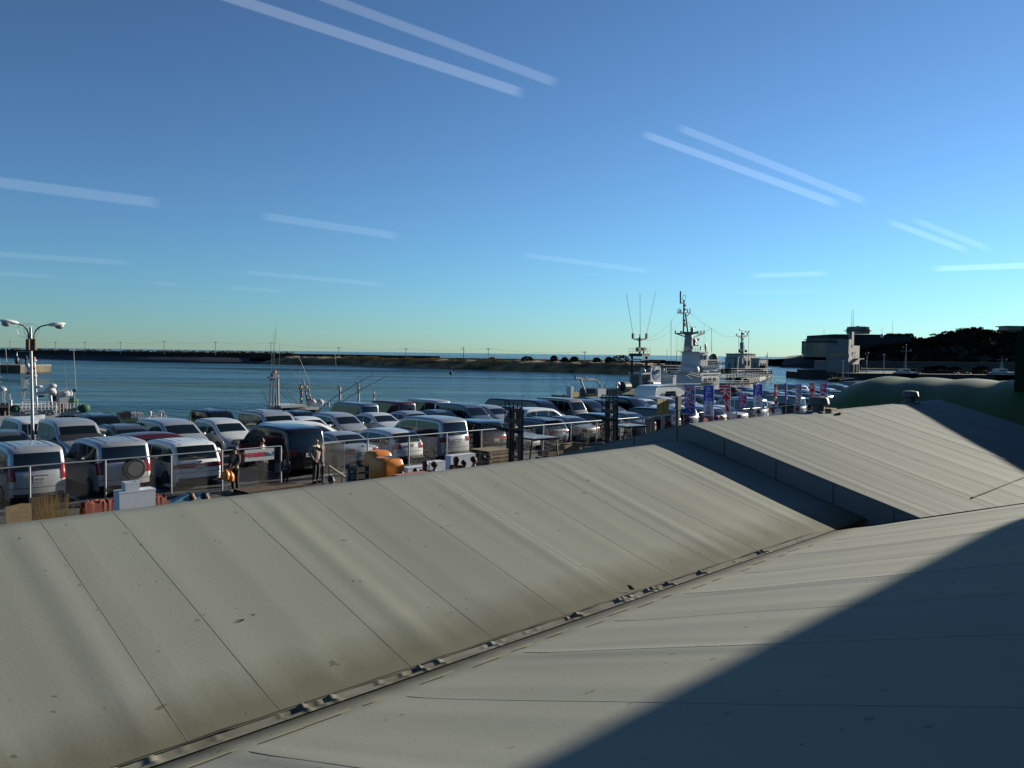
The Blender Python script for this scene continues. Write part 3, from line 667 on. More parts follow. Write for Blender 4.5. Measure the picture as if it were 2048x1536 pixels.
rowB = [
 (6.6, 'sedan', 'navy', 'near', 'navy saloon facing out at the left edge behind the silver minivan', ()),
 (9.2, 'wagon', 'grey', 'near', 'low dark estate car left of the silver tall wagon', ()),
 (11.75, 'suv', 'silver', 'near', 'tall silver sport utility car facing out at the foot of the lamp post', ()),
 (14.0, 'wagon', 'grey', 'near', 'grey estate car with roof rails behind the spare wheel car', ('rails',)),
 (16.1, 'mpv', 'silver', 'near', 'silver wagon facing out with a broad dark windscreen, behind the white people carrier', ()),
 (18.6, 'hatch', 'pearl', 'near', 'white hatchback facing out with its front grille in full view', ()),
 (21.2, 'suv', 'silver', 'near', 'silver sport utility car with roof rails right of the white hatchback', ('rails',)),
 (23.2, 'sedan', 'white', 'near', 'white saloon roof peeping over the white estate in the aisle', ()),
 (25.4, 'hatch', 'silver', 'near', 'silver hatchback facing out with bright headlamps', ()),
 (28.0, 'sedan', 'pearl', 'near', 'white saloon facing out with door mirrors showing, nearer of two alike', ()),
 (30.4, 'sedan', 'silver', 'near', 'pale silver saloon above the large silver minivan roof', ()),
 (32.5, 'sedan', 'steelb', 'near', 'blue grey saloon just left of a tall slate minivan', ()),
 (34.6, 'bigvan', 'steelb', 'near', 'tall slate blue minivan facing out in the second row', ()),
 (37.0, 'hatch', 'silver', 'near', 'small silver hatchback right of the slate minivan', ()),
 (39.0, 'sedan', 'navy', 'near', 'navy saloon roof behind the white wagon in the aisle', ()),
 (41.5, 'bigvan', 'navy', 'near', 'big navy minivan above the first forklift mast', ()),
 (44.0, 'boxvan', 'champagne', 'near', 'champagne box van with upright windscreen in the second row', ()),
 (46.6, 'mpv', 'brown', 'near', 'dark brown wagon facing out right of the box van', ()),
 (48.9, 'hatch', 'grey', 'near', 'small grey hatchback between dark wagon and dark minivan', ()),
 (51.4, 'minivan', 'black', 'near', 'black minivan with a lit headlamp left of three white cars', ()),
 (54.0, 'sedan', 'white', 'near', 'white saloon facing out, leftmost of three below the motorhome', ()),
 (56.5, 'hatch', 'pearl', 'near', 'pearl hatchback facing out, middle of three below the motorhome', ()),
 (59.2, 'sedan', 'silver', 'near', 'silver saloon facing out, rightmost of three below the motorhome', ()),
 (62.4, 'hatch', 'champagne', 'near', 'champagne hatchback between grey notice post and first banner', ()),
 (65.2, 'sedan', 'steelb', 'near', 'slate saloon behind the tall first blue banner', ()),
 (68.2, 'suv', 'navy', 'near', 'navy sport utility car with a roof box between the blue banners', ('roofbox',)),
 (71.2, 'hatch', 'silver', 'near', 'silver hatchback behind the red tapering banner', ()),
 (74.0, 'minivan', 'steelb', 'near', 'slate minivan facing out right of the red tapering banner', ()),
 (77.0, 'sedan', 'silver', 'near', 'silver saloon above the small blue banner', ()),
 (80.0, 'wagon', 'steelb', 'near', 'slate estate car right of the third blue banner', ()),
 (83.0, 'hatch', 'pearl', 'near', 'pearl hatchback before the narrow red and white banner', ()),
 (86.0, 'sedan', 'grey', 'near', 'grey saloon right of the narrow red and white banner', ()),
 (89.0, 'hatch', 'white', 'near', 'white hatchback behind the thin leaning blue banner', ()),
 (92.0, 'suv', 'grey', 'near', 'grey sport utility car above the nearer ventilator', ()),
 (95.0, 'sedan', 'silver', 'near', 'silver saloon between the last two banners', ()),
 (98.0, 'wagon', 'navy', 'near', 'navy estate car right of the last blue banner', ()),
 (101.5, 'hatch', 'steelb', 'near', 'slate hatchback in the last visible gap before the vault', ()),
]
rowC = [
 (12.0, 'boxvan', 'white', 'away', 'white box van by the quay fence behind the lamp post', ()),
 (15.4, 'suv', 'black', 'near', 'black sport utility car with roof rails by the quay fence', ('rails',)),
 (18.0, 'hatch', 'pearl', 'away', 'white hatchback by the quay fence below the small green workboat', ()),
 (21.4, 'suv', 'black', 'near', 'black roof of a railed car above the white hatchback', ('rails',)),
 (26.9, 'wagon', 'black', 'near', 'black car with pale roof rails beside the lamp boat', ('rails',)),
 (30.6, 'boxvan', 'steelb', 'away', 'blue grey panel van with four side windows beyond the quay fence', ()),
 (33.6, 'boxvan', 'red', 'away', 'dark red box van with a thin red lamp beyond the quay fence', ()),
 (36.6, 'boxvan', 'silver', 'away', 'silver framed box van end beyond the quay fence', ()),
 (39.3, 'wagon', 'black', 'near', 'low black car beyond the slate minivan', ()),
 (43.6, 'suv', 'navy', 'away', 'navy sport utility car with bright side glass beyond the quay fence', ()),
 (55.0, 'sedan', 'grey', 'near', 'dark grey saloon roof by the quay fence below the steel arch boat', ()),
 (58.2, 'wagon', 'navy', 'near', 'navy estate roof by the quay fence left of the motorhome', ()),
 (72.5, 'minivan', 'grey', 'near', 'grey minivan roof by the quay between blue and red banners', ()),
 (80.0, 'bigvan', 'navy', 'near', 'navy minivan roof by the quay right of the red tapering banner', ()),
 (84.0, 'sedan', 'steelb', 'near', 'slate saloon roof close behind the third blue banner', ()),
 (92.0, 'boxvan', 'steelb', 'near', 'pale blue van at the water edge behind the thin banners', ()),
 (98.0, 'wagon', 'black', 'near', 'black estate roof at the water edge right of the pale blue van', ()),
 (104.0, 'suv', 'black', 'near', 'black sport utility car at the water edge by the last banners', ()),
 (110.0, 'boxvan', 'navy', 'near', 'navy van at the water edge next to the green vault', ()),
 (116.0, 'bigvan', 'navy', 'near', 'tall navy minivan at the far end of the quay', ()),
]
for p, row in ((R1, rowA), (R2, rowB), (R3, rowC)):
    for u, ty, col, hd, lab, ex in row:
        make_car(ty, col, u-(0 if p == R1 else .55 if p == R2 else 1.35), p+random.uniform(-.15, .15), hd, lab, extra=ex, detail=1 if u < 62 else 0, k=(.83 if u < 14 else .88) if p == R3 else .92 if p == R2 and ty in ('bigvan', 'boxvan', 'minivan') else 1)
make_car('wagon', 'red', 13.6, 34.5, 'right', 'dark maroon saloon crossing the aisle behind the spare wheel car')
make_car('mpv', 'white', 20.2, 34.5, 'right', 'long white estate standing crosswise in the aisle behind the black minivan', extra=('redstrip',))
make_car('mpv', 'white', 36.9, 34.5, 'right', 'white wagon with dark glass standing crosswise behind the first forklift')
# motorhome
t = thing('motorhome', 'white motorhome with a stepped roof parked crosswise by the quay fence', 'motorhome', W(61.2, 41.4), radians(45))
b = MB(); o_ = [(-3.3, .4), (-3.35, 1.9), (-3.1, 2.45), (-2.6, 2.62), (.4, 2.62), (1.2, 2.5), (2.3, 2.05), (2.45, 1.85), (2.2, 1.65), (2.9, 1.05), (3.4, .95), (3.5, .4)]
o_ = [(x, z*.9) for x, z in chaikin(o_)]
rows = []
for y, q in ((-1.0, .10), (-1.06, .03), (-1.08, 0), (1.08, 0), (1.06, .03), (1.0, .10)):
    cx, cz = 0, 1.4; rows.append([(x-math.copysign(q, x-cx), y, z-(q if z > cz else -q)) for x, z in o_])
b.grid(rows); b.add(rows[0], [tuple(range(len(o_)))]); b.add(rows[-1], [tuple(range(len(o_)))])
b.build('body', P['white'], t, True)
for sg in (-1, 1):
    b = MB(); b.box((-1.0, sg*1.087, 1.62), (1.5, .03, .42)); b.build('window', glassM, t)
    b = MB(); b.prism([(1.2, 1.15), (2.25, 1.1), (2.0, 1.6), (1.2, 1.6)], sg*1.07, sg*1.10); b.build('cab_window', glassM, t)
    b = MB(); b.box((.45, sg*1.085, 1.2), (.5, .012, 1.2)); b.build('door', P['pearl'], t)
b = MB(); b.add([(2.25, -.85, 1.5), (2.88, -.85, 1.0), (2.88, .85, 1.0), (2.25, .85, 1.5)], [(0, 1, 2, 3)])
for v in b.v: v.z += .03
b.build('windscreen', glassM, t)
RR = car_meshes('minivan')
for x in (-2.0, 2.5):
    for sg in (-1, 1): w_ = link('wheel', RR['tyre'], t, loc=(x, sg*1.0, .325)); link('rim', RR['rim'], w_)
for sg in (-1, 1): b = MB(); b.ball((3.42, sg*.75, .85), .13, 10, (.5, 1, .7)); b.build('headlight', whL, t, True)
# ================================================================ FENCES
FP = 27.4; FH = 1.42
def fence(name, u0, u1, p, h, label, step, cell=.075, mid=True, wire=.0010, us=None):
    t = thing(name, label, 'fence', W(u0, p, 0), RU)
    us = us or [u0+i*step for i in range(int((u1-u0)/step+.5)+1)]
    for u in us:
        b = MB(); b.cyl((u-u0, 0, 0), (u-u0, 0, h), .030, n=8); b.build('post', steel, t, True)
    b = MB(); b.cyl((0, 0, h), (us[-1]-u0, 0, h), .026, n=8); b.build('top_rail', steel, t, True)
    L_ = us[-1]-u0; b = MB(); r = wire
    def bar(a, c):
        d = Vector(c)-Vector(a); n = Vector((0, 1, 0)); s_ = d.cross(n).normalized()*r
        a, c = Vector(a), Vector(c); b.add([a+s_, a-s_*.5+n*r, a-s_*.5-n*r, c+s_, c-s_*.5+n*r, c-s_*.5-n*r], [(0, 1, 4, 3), (1, 2, 5, 4), (2, 0, 3, 5)])
    H_ = h-.03; n = int((L_+H_)/cell)
    for i in range(n):
        x = -H_+i*cell
        for sg in (0, 1):
            a, c = (x, .04), (x+H_, H_)
            if sg: a, c = (x, H_), (x+H_, .04)
            (x0, z0), (x1, z1) = a, c; k = (z1-z0)/(x1-x0)
            if x0 < 0: z0 -= k*x0; x0 = 0
            if x1 > L_: z1 -= k*(x1-L_); x1 = L_
            if x1-x0 > .03: bar((x0, .034, z0), (x1, .034, z1))
    for z in ((.05, h*.52) if mid else (.05,)): b.cyl((0, .034, z), (L_, .034, z), .004, n=4)
    b.build('wire_mesh', mat('dull fence wire', (.10, .105, .11), .5, .3), t, fixn=False)
    return t
ug0 = atp(562, 900, FP).x; ug1 = atp(645, 881, FP).x
fence('chain_link_fence', ug0-14.3, ug0, FP, FH, 'chain link fence at the left in front of the silver cars, ending at the gap', 2.04, us=[ug0-12.6, ug0-10.5, ug0-8.35, ug0-6.2, ug0-4.1, ug0-2.3, ug0])
fence('chain_link_fence', ug1, ug1+52, FP, FH, 'long chain link fence from the gap to the banners at the right', 2.12)
fence('quay_fence', 4, 118, 40.9, .98, 'low wire fence between the two outer rows of parked cars', 3.0, cell=.22, wire=.001)
# gate leaf folded back
t = thing('fence_gate', 'chain link gate leaf folded back against the fence by the gap', 'gate', W(ug1+.12, FP+.12, 0), radians(52))
b = MB(); b.tube([(0, 0, .1), (1.05, 0, .1), (1.05, 0, 1.36), (0, 0, 1.36), (0, 0, .1)], .02); b.build('frame', steel, t, True)
b = MB()
for i in range(-18, 15):
    for sg in (1, -1):
        x = i*.07; a = [max(0, x), 0]; 
        x0, x1 = max(0, x), min(1.05, x+1.24)
        if x1 <= x0: continue
        z0, z1 = .11+(x0-x), .11+(x1-x)
        if sg < 0: z0, z1 = 1.46-z0, 1.46-z1
        b.cyl((x0, 0, z0), (x1, 0, z1), .006, n=3, cap=False)
b.build('wire_mesh', MC['dull fence wire'], t, fixn=False)
# ================================================================ SIGNS
sgw = mat('sign board white', (.66, .70, .72), .5); sgr = mat('sign lettering red', (.80, .01, .03), .6); sgb = mat('sign lettering blue', (.01, .16, .38), .5)
c = atp(519, 902, FP-.06)
t = thing('notice_board', 'white board with red and blue lettering hung on the fence top rail', 'sign', W(c.x, FP-.06, 1.17), RU)
b = MB(); b.box((0, 0, 0), (1.16, .02, .42)); b.build('board', sgw, t)
RX = Matrix.Rotation(radians(90), 4, 'X')
text('歩行者通路', .175, sgr, 'lettering', .003, .004, t, Matrix.Translation((-.17, -.014, 0)) @ RX)
text('No.3', .21, sgb, 'lettering', .003, .004, t, Matrix.Translation((.40, -.014, 0)) @ RX)
c = gp(455, 932, 1.0)
# ================================================================ PEOPLE
skin = mat('skin', (.36, .20, .13), .55)
hairM = mat('black hair', (.012, .010, .009), .6); brownH = mat('brown hair', (.07, .03, .015), .6)
CL = {k: mat('cloth '+k, c, .85, var=.15, sc_=12) for k, c in dict(navy=(.012, .02, .04), black=(.012, .012, .013), beige=(.26, .235, .18), lav=(.30, .32, .42), orange=(.55, .15, .02), grey=(.10, .10, .11), white=(.5, .5, .5), teal=(.03, .07, .08), olive=(.13, .11, .06), brown=(.06, .035, .02)).items()}
SKN = {}
def skin_mesh(name, vs, es, rs, m, lv=1):
    me = bpy.data.meshes.new(name); me.from_pydata(vs, es, []); o = bpy.data.objects.new('tmp', me); C.objects.link(o)
    md = o.modifiers.new('s', 'SKIN'); md.use_smooth_shade = True; sm = o.modifiers.new('u', 'SUBSURF'); sm.levels = lv; sm.render_levels = lv
    sv = me.skin_vertices[0].data
    for i, r in enumerate(rs): sv[i].radius = (r, r) if not isinstance(r, tuple) else r; sv[i].use_root = (i == 0)
    dg = bpy.context.evaluated_depsgraph_get(); r = bpy.data.meshes.new_from_object(o.evaluated_get(dg), depsgraph=dg); bpy.data.objects.remove(o)
    r.materials.clear(); r.materials.append(m); r.name = name
    for p in r.polygons: p.use_smooth = True
    return r
class Sk:
    def __init__(s): s.v = []; s.e = []; s.r = []
    def add(s, p, r, par=None):
        s.v.append(tuple(p)); s.r.append(r)
        if par is not None: s.e.append((par, len(s.v)-1))
        return len(s.v)-1
ARM = {'down': ((.23, .0, 1.16), (.24, .06, .92)), 'mouth': ((.25, .06, 1.18), (.06, .19, 1.50)), 'fwd': ((.24, .05, 1.17), (.18, .28, 1.05)), 'pocket': ((.27, -.06, 1.17), (.19, .06, .98)), 'up': ((.26, .12, 1.30), (.2, .3, 1.45))}
def person_meshes(key, la, ra, wide=1.0, stride=.0, skirt=False):
    if key in SKN: return SKN[key]
    def arm(s, ch, sg, pose, grow, hand):
        el, wr = ARM[pose]; sh = s.add((sg*.185*wide, 0, 1.43), .062+grow, ch)
        e = s.add((sg*el[0]*wide, el[1], el[2]), .043+grow, sh); w_ = s.add((sg*wr[0]*wide, wr[1], wr[2]), .028+grow*.9, e)
        if hand:
            d = (Vector(wr)-Vector(el)).normalized(); d = Vector((sg*d.x, d.y, d.z)); wv = Vector((sg*wr[0]*wide, wr[1], wr[2]))
            side = d.cross(Vector((1, 0, 0))).normalized() if abs(d.x) < .9 else Vector((0, 1, 0))
            pm = s.add(wv+d*.05, (.036, .018), w_); pl_ = s.add(wv+d*.085, (.036, .016), pm)
            for i, l in enumerate((.062, .072, .068, .05)):
                k0 = s.add(wv+d*.10+side*(i-1.5)*.021, .0095, pl_); k1 = s.add(wv+d*(.10+l*.55)+side*(i-1.5)*.024+Vector((-sg*.006, 0, 0)), .0085, k0)
                s.add(wv+d*(.10+l)+side*(i-1.5)*.024+Vector((-sg*.022, 0, 0)), .0072, k1)
            t0 = s.add(wv+d*.045+side*.042, .012, pm); s.add(wv+d*.085+side*.062+Vector((-sg*.012, 0, 0)), .0095, t0)
    s = Sk(); pv = s.add((0, 0, .95), .11); ch = s.add((0, 0, 1.36), (.13, .09), s.add((0, .0, 1.15), .11, pv)); nk = s.add((0, .0, 1.50), .052, ch)
    h1 = s.add((0, .012, 1.575), (.066, .074), nk); h2 = s.add((0, .005, 1.65), (.078, .095), h1); s.add((0, -.005, 1.715), (.062, .078), h2)
    s.add((0, .118, 1.615), .011, h2)
    for sg in (-1, 1):
        arm(s, ch, sg, la if sg < 0 else ra, 0, True)
        hp = s.add((sg*.09, 0, .90), .085, pv); kn = s.add((sg*.10, .02+sg*stride*.5, .50), .055, hp); an = s.add((sg*.11, -.03+sg*stride, .09), .036, kn); s.add((sg*.12, .12+sg*stride, .035), .03, an)
    R = {'body': skin_mesh('body', s.v, s.e, s.r, skin)}
    s = Sk(); pv = s.add((0, 0, .86), (.165*wide, .125)); w1 = s.add((0, 0, 1.08), (.15*wide, .115), pv); ch = s.add((0, 0, 1.34), (.165*wide, .12), w1); s.add((0, 0, 1.47), .07, ch)
    for sg in (-1, 1): arm(s, ch, sg, la if sg < 0 else ra, .018, False)
    R['jacket'] = skin_mesh('jacket', s.v, s.e, s.r, CL['navy'])
    s = Sk(); pv = s.add((0, 0, .93), .135)
    for sg in (-1, 1): hp = s.add((sg*.09, 0, .86), .10, pv); kn = s.add((sg*.10, .02+sg*stride*.5, .50), .075, hp); s.add((sg*.11, -.03+sg*stride, .10), .062, kn)
    R['trousers'] = skin_mesh('trousers', s.v, s.e, s.r, CL['black'])
    R['shoe'] = []
    for sg in (-1, 1):
        b = MB(); b.ball((sg*.12, .06+sg*stride, .05), .09, 10, (.55, 1.6, .55)); R['shoe'].append(b.mesh('shoe', black, True))
    b = MB(); b.ball((0, -.022, 1.682), .105, 14, (.86, 1.0, .98)); R['hair'] = b.mesh('hair', hairM, True)
    b = MB(); b.ball((0, -.035, 1.655), .115, 14, (.9, .95, 1.1)); b.ball((0, -.06, 1.56), .1, 12, (.9, .7, 1.1)); R['longhair'] = b.mesh('hair', brownH, True)
    b = MB(); b.ball((0, -.005, 1.70), .118, 14, (.9, 1.0, .82)); b.ball((0, -.01, 1.82), .035, 8); R['cap'] = b.mesh('knit_cap', CL['olive'], True)
    R['eye'] = []
    for sg in (-1, 1): b = MB(); b.ball((sg*.030, .092, 1.645), .012, 6); R['eye'].append(b.mesh('eye', black))
    SKN[key] = R; return R
def person(loc, yaw, h, label, top, legs, la='down', ra='down', hair='hair', hcol=None, wide=1.0, stride=.0, z=0):
    R = person_meshes((la, ra, wide, stride), la, ra, wide, stride); k = h/1.79
    t = thing('person', label, 'person', (loc[0], loc[1], z), yaw, 'people by the fence and stalls'); t.scale = (k, k, k)
    def pt(nm, me, m=None):
        o = link(nm, me, t)
        if m: o.material_slots[0].link = 'OBJECT'; o.material_slots[0].material = m
        return o
    pt('body', R['body']); pt('jacket', R['jacket'], CL[top]); pt('trousers', R['trousers'], CL[legs])
    for s_ in R['shoe']: pt('shoe', s_)
    for s_ in R['eye']: pt('eye', s_)
    if hair: pt('knit_cap' if hair == 'cap' else 'hair', R[hair], hcol)
    return t
def facing(deg): return radians(-deg)                               # compass style: 0 looks away from the camera, 180 towards it
def head_at(x, y, h): q = gp(x, y, h); return q
q = gp(524, 966); person((q.x, q.y), facing(100), 1.74, 'man in a black suit standing behind the white notice board', 'black', 'black', 'down', 'fwd')
q = gp(470, 984); t = person((q.x, q.y), facing(200), 1.62, 'person in dark clothes with orange bags left of the notice board', 'brown', 'black', 'fwd', 'down')
bagM = mat('orange plastic bag', (.75, .22, .015), .35)
for x, y, s_, lb in ((452, 950, 1, 'orange plastic bag, left one of a pair beside the darkly dressed person'), (461, 953, .9, 'orange plastic bag, right one of a pair beside the darkly dressed person')):
    q2 = atp(x, y, up_ := (q.y-q.x)/S2-.15); t = thing('carrier_bag', lb, 'bag', W(q2.x, up_, q2.z-.18), RU, 'orange bags')
    b = MB(); b.lathe([(.05, 0), (.13*s_, .03), (.15*s_, .18), (.10*s_, .30), (.03, .36)], 10); o = b.build('bag_body', bagM, t, True); b = MB(); b.tube([(-.05, 0, .33), (-.03, 0, .46), (.03, 0, .46), (.05, 0, .33)], .01, 5); b.build('handle', bagM, t)
q = gp(571, 972); t = person((q.x, q.y), facing(5), 1.15, 'small child in a dark teal jacket with its back to us in the fence gap', 'teal', 'black', hcol=None)
b = MB(); b.lathe([(.075, 1.47), (.085, 1.49), (.075, 1.51)], 12); b.build('collar', mat('yellow collar', (.6, .35, .03), .7), t)
q = gp(632, 966); person((q.x, q.y), facing(120), 1.74, 'balding man in a beige coat with a hand at his mouth', 'beige', 'black', 'mouth', 'pocket', hair=None, wide=1.12)
q = gp(645, 968); person((q.x, q.y), facing(60), .85, 'tiny child in dark clothes beside the man in the beige coat', 'black', 'grey')
q = gp(698, 928, 1.58); person((q.x, q.y), facing(70), 1.6, 'person in a pale lavender jacket below the folded gate', 'lav', 'black')
for x, y, h, top, hr, hc, yaw, lab in (
    (663, 951, 1.66, 'black', 'hair', None, 110, 'dark haired person whose head shows left of the lavender jacket'),
    (383, 984, 1.68, 'teal', 'hair', brownH, 70, 'brown haired person beside the pale blue boards, left of two heads'),
    (411, 984, 1.64, 'white', 'hair', None, 60, 'black haired person beside the pale blue boards, right of two heads'),
    (803, 941, 1.6, 'black', 'hair', None, 10, 'black haired person at the right foot of the orange tub'),
    (832, 935, 1.6, 'navy', 'hair', None, 30, 'black haired person low behind the ridge left of a crouching group'),
    (852, 921, 1.7, 'brown', 'longhair', None, 20, 'long haired woman in brown left of the white parcels'),
    (869, 922, 1.66, 'lav', 'hair', None, 60, 'person in a pale top next to the long haired woman'),
    (913, 912, 1.7, 'brown', 'longhair', brownH, 15, 'woman with reddish brown hair in front of the large white box'),
    (928, 919, 1.55, 'black', 'hair', None, 40, 'short black haired person right of the reddish haired woman'),
    (948, 912, 1.72, 'black', 'hair', None, 80, 'dark haired person left of the one in the knit cap'),
    (966, 910, 1.70, 'grey', 'cap', None, 60, 'person in an olive knit cap with a bobble by the pallets')):
    q = gp(x, y, h); person((q.x, q.y), facing(yaw), h, lab, top, 'black', hair=hr, hcol=hc)
# ================================================================ GOODS BEFORE THE FENCE
foam = mat('white foam', (.62, .68, .76), .7, var=.05, sc_=9)
def foam_box(u, p, z, d, label, rz=RU, lid=True, group='white foam boxes', name='foam_box'):
    t = thing(name, label, 'box', W(u, p, z), rz, group); b = MB(); x, y, h = d[0]/2, d[1]/2, d[2]
    b.add([(-x*.95, -y*.95, 0), (x*.95, -y*.95, 0), (x*.95, y*.95, 0), (-x*.95, y*.95, 0), (-x, -y, h), (x, -y, h), (x, y, h), (-x, y, h)], [(0, 1, 5, 4), (1, 2, 6, 5), (2, 3, 7, 6), (3, 0, 4, 7), (0, 3, 2, 1)])
    w_ = .03; b.add([(-x, -y, h), (x, -y, h), (x, y, h), (-x, y, h), (-x+w_, -y+w_, h), (x-w_, -y+w_, h), (x-w_, y-w_, h), (-x+w_, y-w_, h), (-x+w_, -y+w_, .05), (x-w_, -y+w_, .05), (x-w_, y-w_, .05), (-x+w_, y-w_, .05)],
        [(0, 1, 5, 4), (1, 2, 6, 5), (2, 3, 7, 6), (3, 0, 4, 7), (4, 5, 9, 8), (5, 6, 10, 9), (6, 7, 11, 10), (7, 4, 8, 11), (8, 9, 10, 11)])
    b.build('box_body', foam, t)
    if lid: b = MB(); b.box((0, 0, h+.022), (d[0]+.01, d[1]+.01, .04)); b.build('lid', foam, t)
    return t
p0 = 20.0
ca = atp(248, 1015, p0); cb = atp(308, 1015, p0); uu = atp(230, 1000, p0).x; zt_ = atp(280, 976, p0).z
foam_box((uu+cb.x)/2+.0, p0, 0, (.86, .4, .45), 'wide white foam box at the bottom of the stack by the fence')
foam_box((uu+cb.x)/2+.0, p0, .49, (.84, .38, zt_-.55), 'wide white foam box in the middle of the stack by the fence')
qa = atp(260, 988, p0-.05); foam_box(qa.x+.02, p0-.05, zt_-.01, (.34, .25, .2), 'small open white foam box on top of the stack', lid=False)
for x0, x1, y0, y1, p, lab in ((888, 945, 912, 945, 23.6, 'large white foam box behind the reddish haired woman'), (846, 885, 925, 945, 22.6, 'white parcel with a red print left of the large white box'), (800, 850, 936, 955, 22.0, 'low white foam tray right of the orange tub')):
    a = atp(x0, y0, p); c_ = atp(x1, y0, p); foam_box((a.x+c_.x)/2+.1, p, 0, (c_.x-a.x-.2, .35, a.z-.04), lab)
pink = mat('pink tray', (.35, .15, .10), .7)
q = atp(815, 944, 18.0); t = thing('fish_tray', 'flat pinkish tray lying next to the orange tub', 'tray', W(q.x, 17.7, q.z-.3), RU); b = MB(); b.box((0, 0, .12), (1.0, .5, .24)); b.box((0, 0, .26), (1.08, .58, .05)); b.build('tray_body', pink, t)
b = MB(); b.box((0, 0, -(q.z-.3)/2), (.9, .4, q.z-.3)); b.build('stand', dark, t)
# orange insulated tubs
tubM = mat('orange moulded plastic', (.80, .24, .01), .38, var=.06, sc_=2)
a = atp(748, 950, 19.6); c_ = atp(798, 950, 19.6); top1 = atp(765, 915, 19.6).z; top0 = atp(745, 902, 20.6).z
def tub(u, p, z0, z1, L_, W_, label):
    t = thing('orange_tub', label, 'tub', W(u, p, z0), RU, 'orange fish tubs'); b = MB(); h = z1-z0; rows = []
    for z, q in ((0, .12), (.03, .03), (h*.38, .0), (h*.42, .05), (h*.50, .05), (h*.54, 0), (h*.85, .01), (h*.96, .06), (h, .16)):
        x, y = L_/2-q, W_/2-q; r_ = .16; ring = []
        for cx, cy, a0 in ((x-r_, y-r_, 0), (-x+r_, y-r_, 90), (-x+r_, -y+r_, 180), (x-r_, -y+r_, 270)):
            for k in range(5): A = radians(a0+k*22.5); ring.append((cx+r_*cos(A), cy+r_*sin(A), z))
        rows.append(ring+[ring[0]])
    b.grid(rows); b.add(rows[-1][:-1], [tuple(range(20))]); b.build('tub_body', tubM, t, True)
    b = MB(); b.box((L_*.3, -W_/2-.002, h*.3), (.12, .03, .1)); b.build('drain_recess', mat('dark orange recess', (.2, .05, .005), .6), t)
tub((a.x+c_.x)/2, 19.6, 0, top1, c_.x-a.x, .8, 'moulded orange tub, the nearer and lower one')
a2 = atp(733, 930, 20.6); c2 = atp(778, 930, 20.6)
tub((a2.x+c2.x)/2, 20.6, 0, top0, c2.x-a2.x, .7, 'moulded orange tub, the rear and taller one')
# black crate, handrail
a = atp(712, 930, 19.4); c_ = atp(736, 930, 19.4)
t = thing('black_crate', 'black slatted crate at the left end of the orange tubs', 'crate', W((a.x+c_.x)/2-.1, 19.4, 0), RU); b = MB(); w_ = c_.x-a.x
for k in range(9): b.box((0, -.2, .08+k*a.z/9), (w_, .02, a.z/12)); b.box((-w_/2, 0, .08+k*a.z/9), (.02, .4, a.z/12)); b.box((w_/2, 0, .08+k*a.z/9), (.02, .4, a.z/12)); b.box((0, .2, .08+k*a.z/9), (w_, .02, a.z/12))
for x in (-1, 1):
    for y in (-1, 1): b.box((x*w_/2, y*.2, a.z/2), (.05, .05, a.z))
b.build('slats', dark, t)
a = atp(657, 928, 24); t = thing('stair_rail', 'sloping tan handrail of a short stair beside the gate', 'handrail', W(a.x, 24, 0), RU)
b = MB(); b.cyl((0, 0, 1.05), (1.0, -.1, .35), .035, n=8); b.build('rail', mat('tan painted rail', (.30, .24, .13), .5), t, True)
for x, z in ((.02, 1.03), (.5, .7), (.98, .36)): b = MB(); b.cyl((x, -.05*x*2, 0), (x, -.05*x*2, z), .022, n=6); b.build('upright', mat('tan painted rail', (.30, .24, .13), .5), t)
# pallets
def pallet(u, p, z, rz, label, m=wood, s=1.0):
    t = thing('wooden_pallet', label, 'pallet', W(u, p, z), rz, 'stacked wooden pallets'); b = MB()
    for i in range(8): b.box((-.52+i*.149, 0, .135), (.11, 1.1, .02))
    for i in (-1, 0, 1): b.box((0, i*.5, .075), (1.1, .08, .10))
    for i in (-1, 0, 1): b.box((i*.5, 0, .012), (.1, 1.1, .022))
    b.build('boards', m, t); t.scale = (s, s, 1); return t
pc = atp(984, 893, 24.0); npal = int(pc.z/.148); names = ['bottom', 'second', 'third', 'fourth', 'fifth', 'sixth', 'top']
for k in range(npal): pallet(pc.x-.05, 24.0, k*.15, RU+random.uniform(-.02, .02), '%s pallet of the wooden stack beside the first forklift' % (names+['uppermost', 'very top'])[k], s=1.1)
q = gp(527, 978, .1); pallet((q.x+q.y)/S2-.3, (q.y-q.x)/S2, .0, RU+.05, 'brown pallet lying on the ground before the fence gap, left one', cardb); pallet((q.x+q.y)/S2+.85, (q.y-q.x)/S2+.1, .0, RU+.02, 'brown pallet lying on the ground before the fence gap, right one', cardb)
# wooden boxes
def wbox(x0, x1, y0, p, dz, label, m=wood, tilt=0, dy=.5, nm='wooden_box'):
    a = atp(x0, y0, p); c_ = atp(x1, y0, p); w_ = c_.x-a.x; t = thing(nm, label, 'box', W((a.x+c_.x)/2, p, a.z-dz), RU+tilt); b = MB()
    for k in range(3):
        for s_ in (-1, 1): b.box((0, s_*dy/2, dz*(k+.5)/3), (w_, .025, dz/3-.012)); b.box((s_*w_/2, 0, dz*(k+.5)/3), (.025, dy, dz/3-.012))
    b.box((0, 0, .02), (w_-.03, dy-.03, .02)); b.build('planks', m, t); 
    if a.z-dz > .05: b = MB(); b.box((0, 0, -(a.z-dz)/2), (w_*.8, dy*.7, a.z-dz)); b.build('stand', dark, t)
    return t
wbox(1111, 1134, 890, 20.5, .45, 'pale timber box behind the ridge, left of two'); wbox(1136, 1158, 887, 20.8, .45, 'pale timber box behind the ridge, right of two'); wbox(1086, 1116, 903, 20, .18, 'low timber planks tray left of the pale boxes', cardb)
